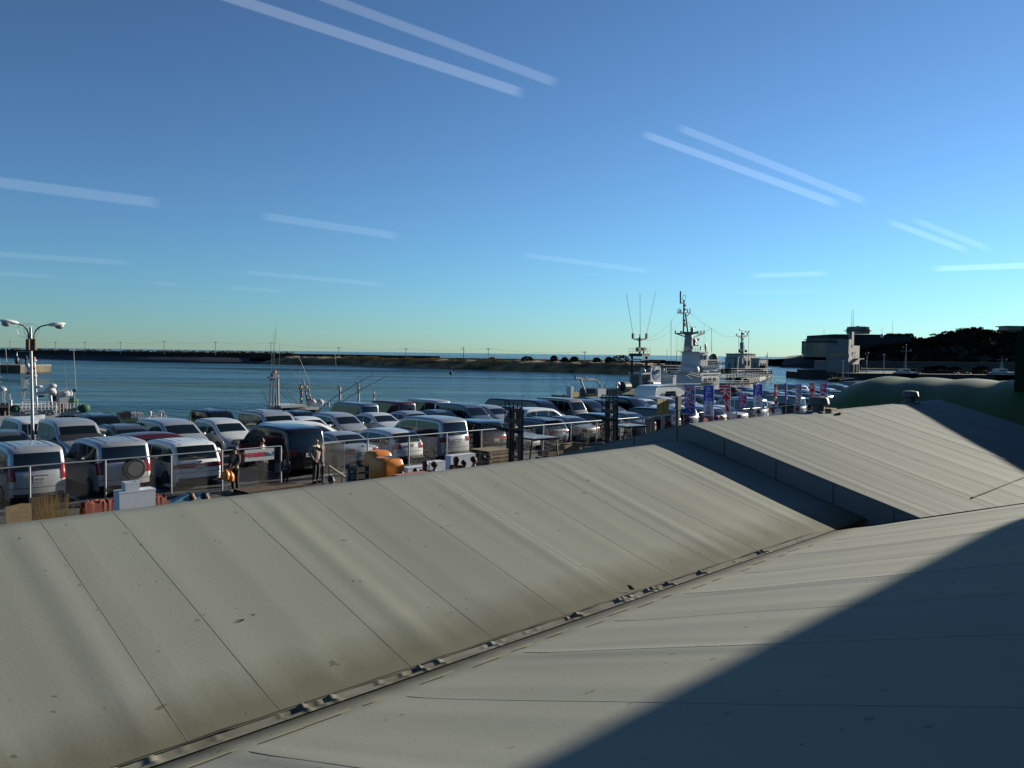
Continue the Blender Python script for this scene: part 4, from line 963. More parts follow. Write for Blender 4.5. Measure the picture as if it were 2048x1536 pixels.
# boards, dry grass, tarps at the far left
t = thing('plywood_board', 'pale weathered plywood board leaning at the lower left', 'board', gp(43, 1036, .0)-Vector((0, 0, 0)), RU)
q = atp(43, 1032, 19.0); t.location = W(q.x, 19.0, 0)
b = MB(); b.prism([(-.22, 0), (.24, .0), (.24, q.z+.22), (.05, q.z+.24), (-.24, q.z+.2)], 0, .03); b.build('panel', wood, t); t.rotation_euler = (radians(-8), 0, RU)
q = atp(80, 1030, 19.6); t = thing('dark_board', 'brown hardboard sheet behind the dry grass at the lower left', 'board', W(q.x, 19.6, 0), RU); b = MB(); b.box((0, 0, (q.z+.40)/2), (.36, .03, q.z+.40)); b.build('panel', cardb, t)
grassM = mat('dry yellow grass', (.28, .18, .05), .8, var=.3, sc_=10)
q = atp(108, 1035, 18.6); t = thing('grass_clump', 'clump of dry yellow grass at the lower left beside the boards', 'plant', W(q.x, 18.6, 0), RU); b = MB()
for i in range(150):
    x, y = random.gauss(0, .11), random.gauss(0, .1); h = q.z+random.uniform(.0, .62)*(1-min(1, abs(x)*1.3)); lx, ly = x*1.4+random.gauss(0, .07), random.gauss(0, .1)
    a_, c_, e_ = Vector((x*.4, y*.4, 0)), Vector(((x+lx)/2, y+ly/2, h*.6)), Vector((lx*1.3, y+ly, h))
    for s0, s1, w0, w1 in ((a_, c_, .012, .011), (c_, e_, .011, .002)): b.add([s0-Vector((w0, 0, 0)), s0+Vector((w0, 0, 0)), s1+Vector((w1, 0, 0)), s1-Vector((w1, 0, 0))], [(0, 1, 2, 3)])
b.build('blades', grassM, t, fixn=False)
tarpO = mat('orange tarpaulin', (.24, .045, .018), .6, var=.2, sc_=6); tarpB = mat('pale blue board', (.14, .36, .50), .6)
def tarp(x0, x1, y, p, label, m, hgt=.12, dy=.5, name='tarpaulin', flat=False):
    a = atp(x0, y, p); c_ = atp(x1, y, p); t = thing(name, label, 'tarpaulin' if not flat else 'board', W(a.x, p, 0), RU); b = MB(); rows = []
    for i in range(13):
        x = (c_.x-a.x)*i/12; rows.append([(x, y_, max(.0, a.z-hgt+ (hgt+random.uniform(-.04, .04))*sin(pi*(y_/dy))) if 0 < y_ < dy else a.z-hgt-.25) for y_ in [dy*k/6 for k in range(7)]])
    b.grid(rows); o = b.build('sheet', m, t, fixn=True)
    b = MB(); b.bx((.02, .05, 0), (c_.x-a.x-.02, dy-.05, a.z-hgt-.2)); b.build('support', dark, t)
tarp(172, 230, 1006, 20.6, 'crumpled orange tarpaulin left of the foam boxes', tarpO); tarp(308, 336, 995, 20.8, 'orange tarpaulin end right of the foam boxes', tarpO)
for x, y, p, lab in ((362, 993, 18.5, 'pale blue board sloping, left of the two heads'), (400, 989, 18.7, 'pale blue board piece behind the two heads')):
    q = atp(x, y, p); t = thing('blue_board', lab, 'board', W(q.x, p, 0), RU); b = MB(); b.prism([(-.24, q.z-.10), (.14, q.z+.05), (.2, q.z+.02), (.16, q.z-.12)], -.1, .1); b.build('panel', tarpB, t)
    b = MB(); b.box((.1, 0, (q.z-.12)/2), (.12, .15, q.z-.12)); b.build('stand', dark, t)
# cones lying under the cars
coneR = mat('cone red', (.55, .04, .02), .5); coneW = mat('cone white', (.7, .7, .7), .5)
for x, y, m1, lab in ((206, 972, coneR, 'red and white cone lying beneath the off-roader, left one'), (226, 975, coneR, 'red and white cone lying beneath the off-roader, right one'), (341, 971, coneW, 'pale cone lying beneath the white people carrier, left one'), (351, 970, coneW, 'pale cone lying beneath the white people carrier, right one')):
    q = gp(x, y, .12); t = thing('traffic_cone', lab, 'cone', q, radians(200)); t.scale = (.62, .62, .62)
    b = MB(); qd = Vector((1, .2, .12)).to_track_quat('Z', 'Y'); b.lathe([(.13, 0), (.10, .16)], 12, q=qd); b.build('cone_foot', m1, t, True)
    b = MB(); b.lathe([(.10, .16), (.07, .32)], 12, q=qd); b.build('cone_band', coneW, t, True); b = MB(); b.lathe([(.07, .32), (.03, .5)], 12, q=qd); b.build('cone_tip', m1 if m1 is coneR else orL, t, True)
# ================================================================ FORKLIFTS
def forklift(x, p, body, label, rz):
    q = atp(x, 880, p); t = thing('forklift', label, 'forklift', W(q.x, p, 0), rz, 'forklifts behind the ridge')       # mast towards -x
    b = MB()
    for y in (-.30, .30): b.box((-.62, y, 1.62), (.12, .07, 3.0)); b.box((-.60, y*.72, 1.75), (.08, .06, 2.9))
    for z in (.35, 1.5, 2.35, 3.1): b.box((-.60, 0, z), (.08, .62, .09))
    b.build('mast', dark, t)
    b = MB(); b.cyl((-.60, .12, .4), (-.60, .12, 3.0), .035); b.cyl((-.60, -.12, .4), (-.60, -.12, 3.0), .035); b.build('lift_cylinders', black, t)
    b = MB(); b.box((-.74, 0, 2.72), (.06, .95, .16)); b.box((-.74, 0, 2.42), (.06, .95, .12))
    for y in (-.46, -.22, 0, .22, .46): b.box((-.74, y, 3.0), (.03, .03, .75))
    b.box((-.74, 0, 3.36), (.035, .95, .04)); b.box((-.74, 0, 3.1), (.03, .95, .025)); b.build('load_backrest', dark, t)
    for y in (-.3, .3): b = MB(); b.prism([(-.76, 2.40), (-1.78, 2.66), (-1.78, 2.64), (-.76, 2.32)], y-.06, y+.06); b.build('fork', dark, t)
    b = MB(); b.prism([(-.45, .3), (1.05, .25), (1.12, .95), (.85, 1.05), (.45, 1.0), (.35, .62), (-.2, .62), (-.38, 1.1), (-.48, 1.1)], -.48, .48); b.build('body', body, t)
    b = MB(); b.box((.86, 0, .66), (.5, .94, .8)); b.build('counterweight', dark, t)
    b = MB(); b.box((.25, 0, .95), (.42, .45, .12)); b.box((.48, 0, 1.2), (.1, .42, .42)); b.build('seat', black, t)
    b = MB(); b.lathe([(.15, -.015), (.17, 0), (.15, .015)], 12, (-.22, 0, 1.3), Vector((-.5, 0, 1)).to_track_quat('Z', 'Y')); b.cyl((-.4, 0, 1.0), (-.22, 0, 1.3), .02); b.build('steering_wheel', black, t)
    for x_, y in ((-.42, -.44), (-.42, .44), (.95, -.44), (.95, .44)): b = MB(); b.cyl((x_, y, 1.0), (x_+(.16 if x_ < 0 else -.12), y*.95, 2.06), .03, n=6); b.build('guard_pillar', dark, t)
    b = MB()
    for k in range(8): b.box((-.2+k*.145, 0, 2.09), (.06, .95, .04))
    for y in (-.47, .47): b.box((.3, y, 2.09), (1.2, .05, .06))
    b.build('overhead_guard', dark, t)
    b = MB(); b.box((.34, 0, 2.125), (1.12, .98, .02)); b.build('roof_sheet', mat('scuffed clear roof sheet', (.30, .32, .33), .4, var=.5, sc_=6), t)
    for x_, r_ in ((-.35, .30), (.75, .25)):
        for y in (-.44, .44): b = MB(); b.cyl((x_, y-.1, r_), (x_, y+.1, r_), r_, n=16); b.build('wheel', black, t, True)
    b = MB(); b.ball((-.45, .3, 1.35), .14, 10, (.3, 1, 1)); b.build('lamp', mat('forklift yellow', (.55, .38, .02), .4), t, True)
forklift(1060, 19.0, mat('forklift blue', (.02, .10, .20), .45), 'forklift with a tall raised mast and blue body right of the pallets', RU-.12)
forklift(1245, 19.9, mat('forklift dark', (.03, .03, .03), .45), 'forklift with a tall dark mast standing near the raised roof gable', RU-.18)
# ================================================================ POSTS AND NOTICES AT THE FENCE
yel = mat('weathered yellow paint', (.30, .20, .012), .6, var=.2, sc_=6)
a = atp(1314, 798, 26.6); c_ = atp(1337, 829, 26.6); m_ = (a.x+c_.x)/2
t = thing('yellow_sign', 'pair of yellow panels on a post seen from behind', 'sign', W(m_, 26.6, 0), RU)
for s_ in (-1, 1): b = MB(); b.box((s_*(c_.x-a.x)*.25, 0, (a.z+c_.z)/2), ((c_.x-a.x)*.47, .05, a.z-c_.z)); b.build('panel', yel, t)
b = MB(); b.cyl((0, .05, 0), (0, .05, a.z-.1), .045); b.build('post', steel, t)
a = atp(1352, 793, 26.4); c_ = atp(1361, 820, 26.4)
t = thing('grey_post', 'dark grey square post with a broader head right of the yellow panels', 'post', W((a.x+c_.x)/2, 26.4, 0), RU)
b = MB(); b.box((0, 0, a.z-.38), (.34, .2, .78)); b.build('head', mat('grey brown casing', (.10, .095, .085), .7), t); b = MB(); b.box((0, 0, (a.z-.7)/2), (.2, .15, a.z-.7)); b.build('shaft', dark, t)
a = atp(1300, 836, 26.8); t = thing('control_cabinet', 'narrow beige grey cabinet at the fence beneath the yellow panels', 'cabinet', W(a.x, 26.8, 0), RU)
b = MB(); b.box((0, 0, a.z/2), (.5, .35, a.z)); b.build('casing', mat('beige casing', (.20, .185, .15), .7), t); b = MB(); b.box((0, -.18, a.z*.55), (.42, .012, a.z*.8)); b.build('door', mat('beige casing door', (.17, .155, .13), .7), t)
a = atp(1363, 829, 26.9); t = thing('small_notice', 'small white notice with red lettering on the fence below the first banner', 'sign', W(a.x, FP-.07, a.z-.42), RU)
b = MB(); b.box((0, 0, .1), (.8, .02, .6)); b.build('board', sgw, t); text('市場', .3, sgr, 'lettering', .003, .005, t, Matrix.Translation((0, -.014, .1)) @ RX)
for x, y, lab in ((1410, 842, 'red bundle leaning on the fence below the first banner'), (1444, 838, 'tilted red sheet hung on the fence between the tall banners')):
    a = atp(x, y-6, FP-.1); t = thing('red_sheet', lab, 'sheet', W(a.x, FP-.1, 0), RU); b = MB(); b.prism([(-.3, a.z-.5), (.22, a.z-.65), (.36, a.z-.08), (-.15, a.z+.05)], -.02, .02); b.build('cloth', redp, t)
    b = MB(); b.cyl((0, .03, 0), (0, .03, a.z-.2), .02); b.build('stick', steel, t)
# ================================================================ BANNERS
fbl = mat('banner blue', (.03, .12, .70), .9); frd = mat('banner red', (.9, .03, .035), .9); fwh = mat('banner white', (1.0, 1.0, 1.0), .9)
def banner(x, ytop, ybot, wpx, base, txt, ink, edge, label, slant=0, taper=0, yaw=0, fade=False):
    p = FP-.35; a = atp(x, ytop, p); c_ = atp(x, ybot, p); wp = W(a.x, p); w_ = wpx*wp.length/1607; az = math.atan2(wp.x, wp.y); h = a.z-c_.z
    w_ = min(w_, 1.15)
    t = thing('nobori_banner', label, 'banner', W(a.x, p, 0), -az+yaw, 'banners along the fence')
    b = MB(); b.cyl((w_/2+.03, .02, 0), (w_/2+.03, .02, a.z+.1), .016, n=6); b.cyl((w_/2+.06, .02, a.z), (-w_/2-.03, .02, a.z+.01), .010, n=5); b.build('pole', white, t)
    def f(sx, sz):                                                  # sx -1..1, sz 0 top..1 bottom -> local
        k = 1-taper*sz; xx = w_/2+(sx-1)*w_/2*k; xx += slant*w_*sz*1.0 if not taper else 0
        return Vector((xx, -.03*sin(3.5*sx+4*sz)*(.3+sz)-.015, a.z-.02-h*sz))
    b = MB(); b.mi = 0; rows = [[f(-1+j/4, i/14) for j in range(9)] for i in range(15)]; b.grid(rows)
    if fade:
        n = 8; b.m = [1 if (k//8) > 6 and (k % 8) in (1, 2, 3, 4, 5, 6) or (k//8) > 8 else 0 for k in range(len(b.m))]
    b.build('cloth', [base, fwh], t, 'all', fixn=False)
    n = len(txt); cell = min(h*.92/n, w_*1.1)
    for mm, off, dy in ((edge, .028, -.012), (ink, .004 if ink is not edge else .012, -.020)):
        if mm is None: continue
        for i, ch in enumerate(txt):
            o = text(ch, cell*.92, mm, 'lettering', .0015, off*cell/.35, t)
            sz = (.04+(i+.5)*.94/n)
            for v in o.data.vertices:
                x_, y_, z_ = v.co; s0 = f(max(-1, min(1, x_/(w_/2)*1.4)), min(1, max(0, sz-y_/h))); v.co = (s0.x, s0.y+dy-z_, s0.z)
    return t
banner(1379, 770, 826, 19, fbl, '刺身定食', sgr, fwh, 'tall blue banner with four red and white characters, leftmost banner', slant=.12)
banner(1417, 771, 831, 19, fbl, 'うにいくら丼', sgr, fwh, 'tall blue banner fading to white with six red characters', slant=.05, fade=True)
banner(1449, 771, 822, 21, frd, '天丼', fwh, None, 'red banner twisted to a point with two white characters', taper=.72)
banner(1485, 788, 816, 15, fbl, '海鮮丼', sgr, fwh, 'short blue banner low on the fence with red characters', slant=.1)
banner(1515, 768, 812, 17, fbl, 'うにいくら', sgr, fwh, 'third tall blue banner with curly red characters and white foot', slant=.15, fade=True)
banner(1551, 768, 808, 9, frd, '定食', fwh, fwh, 'narrow red and white banner right of the third tall blue one', yaw=.9, slant=.2)
banner(1571, 766, 806, 8, fbl, '刺身', sgr, None, 'thin blue banner leaning to the right with a red stripe', yaw=1.0, slant=.9)
banner(1597, 768, 805, 10, fbl, '刺身定食', sgr, fwh, 'blue banner with pale red writing just right of the thin leaning one', slant=.1, fade=True)
banner(1624, 766, 795, 9, frd, '天丼', fwh, None, 'small red banner above the nearer ventilator')
banner(1647, 764, 795, 12, fbl, '海鮮丼', sgr, fwh, 'last blue banner at the right with bold red characters')
# ================================================================ LAMP POST
t = thing('street_lamp', 'double armed street lamp among the cars at the left', 'street lamp', W(atp(65, 800, 40.7).x, 40.7, 0), RU)
B0 = atp(65, 800, 40.7); lp_ = lambda x, y, dp=0: Vector((atp(x, y, 40.7+dp).x-B0.x, dp, atp(x, y, 40.7+dp).z))
b = MB(); b.cyl((0, 0, 0), lp_(61, 655), .075, .055, n=12); b.build('pole', steel, t, True)
rust = mat('rusty brown steel', (.11, .075, .045), .7, var=.4, sc_=9)
b = MB()
for x in (56, 68.5): b.cyl(lp_(x, 700), lp_(x, 678), .09, n=10)
b.cyl(lp_(62, 702), lp_(62, 677), .07, n=10); b.build('ballast_boxes', rust, t, True)
for pts in ([(57, 690), (57, 668), (53, 658), (46, 651), (34, 647)], [(68, 690), (68, 670), (72, 660), (81, 653), (98, 649)]):
    b = MB(); b.tube([lp_(*q) for q in pts], .03, 8); b.build('arm', rust, t, True)
for x, y, s_ in ((19, 643.5, -1), (113, 648.5, 1)):
    b = MB(); q = lp_(x, y); b.ball(q, .34, 12, (1, .45, .30)); b = MB(); b.ball((0, 0, 0), .38, 12, (1, .42, .26)); o = b.build('lamp_head', white, t, True, loc=q); o.rotation_euler = (0, .12*s_*(-1), 0)
    b = MB(); b.ball((0, 0, 0), .2, 12, (1, .8, .7)); b.build('lamp_glass', mat('cloudy lamp glass', (.32, .34, .35), .2), t, True, loc=q+Vector((s_*.12, 0, -.08)))
b = MB()
for cx in (50, 63):
    c0 = lp_(cx, 661); b.tube([c0+Vector((.30*cos(2*pi*k/20), 0, .30*sin(2*pi*k/20))) for k in range(21)], .008, 4)
b.build('wire_rings', steel, t)
b = MB(); b.tube([lp_(60, 703), lp_(34, 703), lp_(34, 712)], .015, 5); b.build('side_bracket', steel, t)
b = MB(); b.ball(lp_(34, 721), .10, 8, (1, 1, 1.8)); b.build('hanging_speaker', dark, t, True)
# ================================================================ BOATS
shipw = mat('ship white', (.50, .52, .53), .5, var=.08, sc_=.6); shipg = mat('ship pale grey', (.27, .29, .31), .55, var=.1, sc_=.6)
grM = mat('boat green', (.015, .07, .045), .5, var=.2, sc_=2); dgM = mat('tug dark green', (.008, .030, .024), .5, var=.2, sc_=1)
netM = mat('green net', (.01, .09, .04), .8, var=.4, sc_=6); winM = mat('boat window glass', (.008, .014, .016), .1)
blM = mat('boat black', (.012, .013, .015), .55); wireM = mat('rigging wire', (.05, .052, .055), .6); oraM = mat('orange float', (.6, .12, .01), .5); yeM = mat('machine yellow', (.50, .30, .01), .5)
class Bt:
    def __init__(s, name, label, cat, x, p, group=None):
        s.p = p; q = atp(x, 800, p); s.u0 = q.x; s.t = thing(name, label, cat, W(q.x, p, WZ), RU, group)
    def L(s, x, y, dp=0): q = atp(x, y, s.p+dp); return Vector((q.x-s.u0, dp, q.z-WZ))
    def part(s, nm, m, fn, smooth=False, parent=None): b = MB(); fn(b); return b.build(nm, m, parent or s.t, smooth)
    def slab(s, b, x0, x1, y0, y1, dp=0, w=2.0):
        a = s.L(x0, y0, dp); c = s.L(x1, y1, dp); b.bx((a.x, dp, min(a.z, c.z)), (c.x, dp+w, max(a.z, c.z)))
    def slab3(s, b, xl, xc, xr, y0, y1, dp=0):
        a = s.L(xc, y0, dp); c = s.L(xr, y1, dp); q = atp(xl, y0, 1.0); w = (a.x+s.u0)/q.x-(s.p+dp); b.bx((a.x, dp, min(a.z, c.z)), (c.x, dp+w, max(a.z, c.z))); return w
    def box3(s, nm, m, xl, xc, xr, y0, y1, dp=0): return s.part(nm, m, lambda b: s.slab3(b, xl, xc, xr, y0, y1, dp))
    def box(s, nm, m, x0, x1, y0, y1, dp=0, w=2.0): return s.part(nm, m, lambda b: s.slab(b, x0, x1, y0, y1, dp, w))
    def rod(s, b, pts, r=.03, dp=0, n=5): b.tube([s.L(x, y, dp) for x, y in pts], r, n)
    def rods(s, nm, m, lst, r=.03, dp=0):
        def f(b):
            for pts in lst: s.rod(b, pts, r, dp)
        return s.part(nm, m, f)
    def rail(s, nm, m, x0, y0, x1, y1, h, n, dp=0, r=.018, lv=2):
        def f(b):
            a, c = s.L(x0, y0, dp), s.L(x1, y1, dp)
            for k in range(n+1): q = a.lerp(c, k/n); b.cyl(q, q+Vector((0, 0, h)), r, n=4)
            for k in range(lv): z = h*(k+1)/lv; b.cyl(a+Vector((0, 0, z)), c+Vector((0, 0, z)), r, n=4)
        return s.part(nm, m, f)
    def hull(s, m, x0, x1, ytop, W_, bow=1, name='hull', flare=.3, stripe=None, drop=.8):
        a, c = s.L(x0, ytop), s.L(x1, ytop); z = a.z; n = 16; rows = []
        for i in range(n+1):
            t = i/n; k = t if bow > 0 else 1-t; w_ = W_/2*(1-max(0, (k-.55)/.45)**2.2)*(.85+.15*min(1, k*4)); sh = .55*max(0, k-.5)**2*4*.5
            x = a.x+(c.x-a.x)*t; xs = (c.x-a.x)*.06*k*(1 if bow > 0 else -1)
            rows.append([(x-xs, W_/2-w_*.7+0, -drop), (x-xs*.5, W_/2-w_*.92, .2), (x, W_/2-w_, z+sh), (x, W_/2-w_+.12, z+sh), (x, W_/2-w_+.12, z+sh-.35), (x, W_/2+w_-.12, z+sh-.35), (x, W_/2+w_-.12, z+sh), (x, W_/2+w_, z+sh), (x-xs*.5, W_/2+w_*.92, .2), (x-xs, W_/2+w_*.7, -drop)])
        b = MB(); b.grid(rows); b.add(rows[0], [tuple(range(10))]); b.add(rows[-1], [tuple(range(10))]); return b.build(name, m, s.t, True)
def ball(c, r, sq=(1, 1, 1)):
    return lambda b: b.ball(c, r, 10, sq)
# ---- A: white fishing boat at the left
A = Bt('fishing_boat', 'white fishing boat IGZ-2425 with an A-shaped mast moored at the left', 'boat', 60, 52.0)
A.hull(shipw, -110, 172, 839, 4.4, bow=1)
A.box('deckhouse', shipw, -90, 118, 818, 848, .5, 3.2); A.box('bulwark_panel', shipw, 40, 111, 817, 836, .2, .25)
q = A.L(76, 826.5, .19); text('IGZ-2425', .44, mat('dark marking', (.02, .02, .025), .6), 'lettering', .004, .006, A.t, Matrix.Translation(q) @ RX)
A.box('engine_casing', shipw, -80, 26, 836, 872, -.05, .5)
A.box('wheelhouse', shipw, 127, 164, 831, 852, .6, 2.6); A.box('wheelhouse_roof', shipw, 111, 171, 826, 829.5, .3, 3.2)
A.part('wheelhouse_window', winM, lambda b: A.slab(b, 140, 158, 832.5, 841, .56, .08)); A.part('wheelhouse_window', winM, lambda b: A.slab(b, 128, 138, 832.5, 841, .56, .08))
A.box('black_locker', blM, 121, 153, 817, 824, .8, .9)
for x0, x1, y0, y1 in ((106, 117, 810, 827), (122, 129, 808, 818)): A.box('red_bin', mat('dark red bin', (.22, .012, .015), .5), x0, x1, y0, y1, .6, .5)
A.part('life_raft_stand', shipw, lambda b: (A.slab(b, 119, 137, 790, 817, .9, .8)))
A.part('white_drum', shipw, lambda b: b.lathe([(.0, 0), (.48, .03), (.5, .2), (.42, .32), (.0, .34)], 16, A.L(127, 790.5, 1.3)-Vector((0, 0, .05))), True)
A.rods('aerial_post', shipw, [[(149, 815), (149, 785)], [(130, 784), (130, 776)], [(134, 784), (134, 776)], [(127, 777), (137, 777)]], .035, .9)
A.box('small_flag_box', mat('navy box', (.01, .02, .06), .6), 146, 152, 778, 784, .9, .1)
A.part('green_float', netM, ball(A.L(168, 816.5, .4), .28, (1.3, 1, 1)), True); A.part('green_float', netM, ball(A.L(30, 817, .4), .22, (1.2, 1, 1)), True); A.part('green_float', netM, ball(A.L(147, 803, 1.8), .26, (1.2, 1, 1)), True); A.part('green_float', netM, ball(A.L(108, 797, 1.8), .2, (1, 1, 1.3)), True)
A.rods('mast_frame', shipw, [[(42, 820), (50, 782), (60, 735)], [(47, 782), (57, 745)], [(44, 786), (54, 745), (56, 735)], [(50, 769), (66, 768)], [(46, 801), (66, 799)], [(75, 819), (72, 775), (70, 735), (68, 718)], [(60, 735), (70, 735)]], .05, .8)
A.part('mast_lamps', redp, lambda b: (b.ball(A.L(67, 717, .8), .13, 8), b.ball(A.L(67, 735, .8), .13, 8), b.ball(A.L(58, 746, .8), .12, 8)), True)
A.part('mast_lamps', shipw, lambda b: (b.ball(A.L(68, 721, .8), .16, 8, (1, 1, .6)), b.ball(A.L(55, 731, .8), .14, 8), b.ball(A.L(69, 752, .8), .15, 8, (1, 1, .7)), b.ball(A.L(78, 773, .8), .22, 8, (1, 1, .35))), True)
A.rods('boom', shipw, [[(74, 787), (98, 784)], [(98, 817), (100, 787)], [(104, 817), (101, 787)]], .07, .9)
A.part('radar', shipw, lambda b: (b.ball(A.L(101, 781, .9), .28, 10, (1.1, 1, .7)), b.ball(A.L(105, 772, .9), .24, 10, (1, 1, .6)), b.ball(A.L(108, 785, .9), .15, 8), b.cyl(A.L(104, 774, .9), A.L(102, 782, .9), .08)), True)
A.box('dark_boom_box', blM, 75, 88, 791, 794, .9, .15)
A.rods('whip_aerial', mat('pale whip', (.35, .36, .30), .6), [[(152, 780), (147, 695)], [(19, 788), (11, 695)], [(3, 778), (-2, 705)]], .012, .9); A.rods('whip_aerial', wireM, [[(133, 776), (130, 728)]], .010, .9)
A.rods('left_posts', shipw, [[(19, 788), (24, 842)], [(22, 800), (22, 840)], [(4, 782), (8, 842)], [(8, 782), (10, 842)]], .06, .6)
A.part('post_cap', shipw, lambda b: b.lathe([(.22, 0), (.22, .12), (.1, .2)], 12, A.L(4.5, 781, .6)), True)
A.part('winch', blM, lambda b: (b.cyl(A.L(-6, 815, .3), A.L(14, 815, .3), .22), b.cyl(A.L(8, 806, .3), A.L(8, 836, .3), .12), b.cyl(A.L(16, 806, .3), A.L(16, 836, .3), .1), b.cyl(A.L(-4, 806, .3), A.L(-4, 836, .3), .12)))
A.rail('deck_rail', shipw, 44, 818, 112, 818, .42, 9, .2); A.rail('roof_rail', shipw, 113, 826, 168, 826, .55, 8, .3)
for k in range(6): A.part('vent_louvre', shipg, lambda b, k=k: b.cyl(A.L(-8+k*.0, 853+k*3.2, -.08), A.L(22, 850+k*3.2, -.08), .02, n=4))
# ---- B: small green workboat
B = Bt('workboat', 'small green and white workboat with tubular hoops behind the quay fence', 'boat', 285, 51.0)
B.hull(grM, 232, 338, 849, 2.6, bow=1); B.box('green_casing', grM, 240, 276, 838, 850, .3, 1.2)
B.part('machinery', blM, lambda b: [b.box(B.L(x, y, .6), (w_, .5, h)) for x, y, w_, h in ((247, 829, .7, .28), (243, 835, .3, .5), (251, 837, .4, .5), (240, 842, .3, .4), (255, 832, .25, .6), (247, 843, .8, .25))])
for x0, r_ in ((264, 6), (276, 6), (282, 5)):
    B.rods('hoop', shipw, [[(x0-r_, 850), (x0-r_, 831), (x0-r_*.4, 826), (x0+r_*.5, 826), (x0+r_, 832), (x0+r_*1.1, 850)]], .05, .4)
B.rods('hoop_cross', shipw, [[(258, 830), (286, 828)], [(262, 838), (262, 850)], [(270, 836), (270, 850)], [(248, 833), (258, 829)]], .035, .5)
B.rods('bow_rail', shipw, [[(300, 842), (298, 834), (322, 826), (327, 822), (333, 834), (331, 838)], [(299, 838), (322, 831)], [(322, 826), (322, 840)], [(312, 829), (314, 841)], [(327, 822), (318, 823)], [(330, 828), (324, 840)]], .045, .5)
B.box('foredeck', shipw, 284, 330, 840, 845, .3, 1.4); B.part('bitts', shipw, lambda b: (b.cyl(B.L(300, 826, .6), B.L(301, 836, .6), .1), b.ball(B.L(300, 826, .6), .13, 8), b.cyl(B.L(279, 835, .6), B.L(279, 843, .6), .06)), True)
B.part('yellow_gear', yeM, lambda b: b.box(B.L(315, 838, .8), (.4, .3, .18)))
B.rods('rod_aerial', shipw, [[(270, 822), (270, 838)], [(277, 824), (277, 840)], [(308, 822), (309, 834)]], .015, .7)
# ---- C: tripod mast boat
Cc = Bt('fishing_boat', 'fishing boat with a tall pale tripod mast behind the silver cars', 'boat', 555, 51.5)
Cc.hull(shipg, 505, 612, 846, 3.4, bow=-1)
Cc.rods('tripod_mast', shipg, [[(538, 838), (543, 755)], [(545, 838), (548, 755)], [(557, 838), (556, 757)], [(552, 838), (552, 790)], [(541, 790), (556, 790)], [(540, 812), (556, 811)], [(542, 770), (556, 770)]], .07, .8)
Cc.part('mast_head', shipg, lambda b: (b.box(Cc.L(549, 755, .8), (.9, .5, .10)), b.box(Cc.L(549, 750, .8), (.35, .3, .3)), b.cyl(Cc.L(540, 760, .8), Cc.L(542, 748, .8), .05), b.cyl(Cc.L(557, 760, .8), Cc.L(556, 750, .8), .05)))
Cc.part('mast_lamp', oraM, ball(Cc.L(549, 744.5, .8), .14), True)
Cc.rods('whip_aerial', mat('pale whip', (.35, .36, .30), .6), [[(547, 745), (549, 700), (552, 655)], [(543, 750), (544, 700)]], .014, .8); Cc.rods('whip_aerial', wireM, [[(559, 750), (559, 690)], [(547, 745), (547, 668)]], .010, .8)
Cc.rods('stay_wire', wireM, [[(556, 760), (575, 782), (602, 815)], [(557, 772), (580, 795), (596, 812)], [(556, 778), (590, 815)], [(525, 780), (538, 815)]], .016, .8)
Cc.box('cabin', shipg, 564, 611, 815, 838, .6, 2.0); Cc.box('cabin_roof', shipw, 562, 612, 811.5, 814, .4, 2.4); Cc.part('cabin_window', winM, lambda b: Cc.slab(b, 567, 580, 816, 823, .56, .08))
# ---- D: lamp boat
D = Bt('squid_boat', 'fishing boat with two slim masts strung with coloured lamps', 'boat', 618, 54.5)
D.hull(shipw, 580, 700, 838, 3.6, bow=1); D.box('wheelhouse', grM, 590, 640, 820, 836, .5, 2.4); D.box('wheelhouse_roof', shipw, 598, 638, 816, 819, .3, 2.8)
D.part('wheelhouse_window', winM, lambda b: D.slab(b, 602, 630, 822, 829, .46, .08)); D.box('yellow_door', yeM, 607, 612, 827, 838, .4, .1)
D.rods('mast', wireM, [[(602, 818), (601, 770)], [(598, 772), (604, 768)], [(598, 808), (604, 808)], [(604, 818), (603, 770)]], .045, .8); D.rods('mast', wireM, [[(620, 818), (613, 790), (606, 757)], [(616, 818), (610, 775)], [(618, 800), (614, 800)]], .045, .8)
for x, y, m_ in ((600, 778, blM), (602, 774, yeM), (603, 786, redp), (602, 798, yeM), (603, 810, redp), (613, 775, yeM), (617, 781, redp), (619, 791, yeM), (621, 798, redp)): D.part('mast_lamp', m_, ball(D.L(x, y, .7), .095, (1, 1, 1.3)), True)
for x in (626, 641): D.part('radar', shipw, lambda b, x=x: (b.box(D.L(x, 803, .9), (.95, .22, .12)), b.lathe([(.16, 0), (.3, .2), (.3, .32), (.12, .5)], 12, D.L(x-1, 811, .9))), True)
D.rods('aerial', shipg, [[(600, 770), (600, 745)], [(604, 765), (605, 740)], [(619, 790), (619, 765)], [(645, 820), (645, 812)]], .012, .8)
D.rods('stay_wire', wireM, [[(617, 768), (640, 774), (667, 775)], [(575, 778), (600, 785)]], .016, .8); D.rail('roof_rail', shipg, 600, 816, 640, 816, .4, 8, .4)
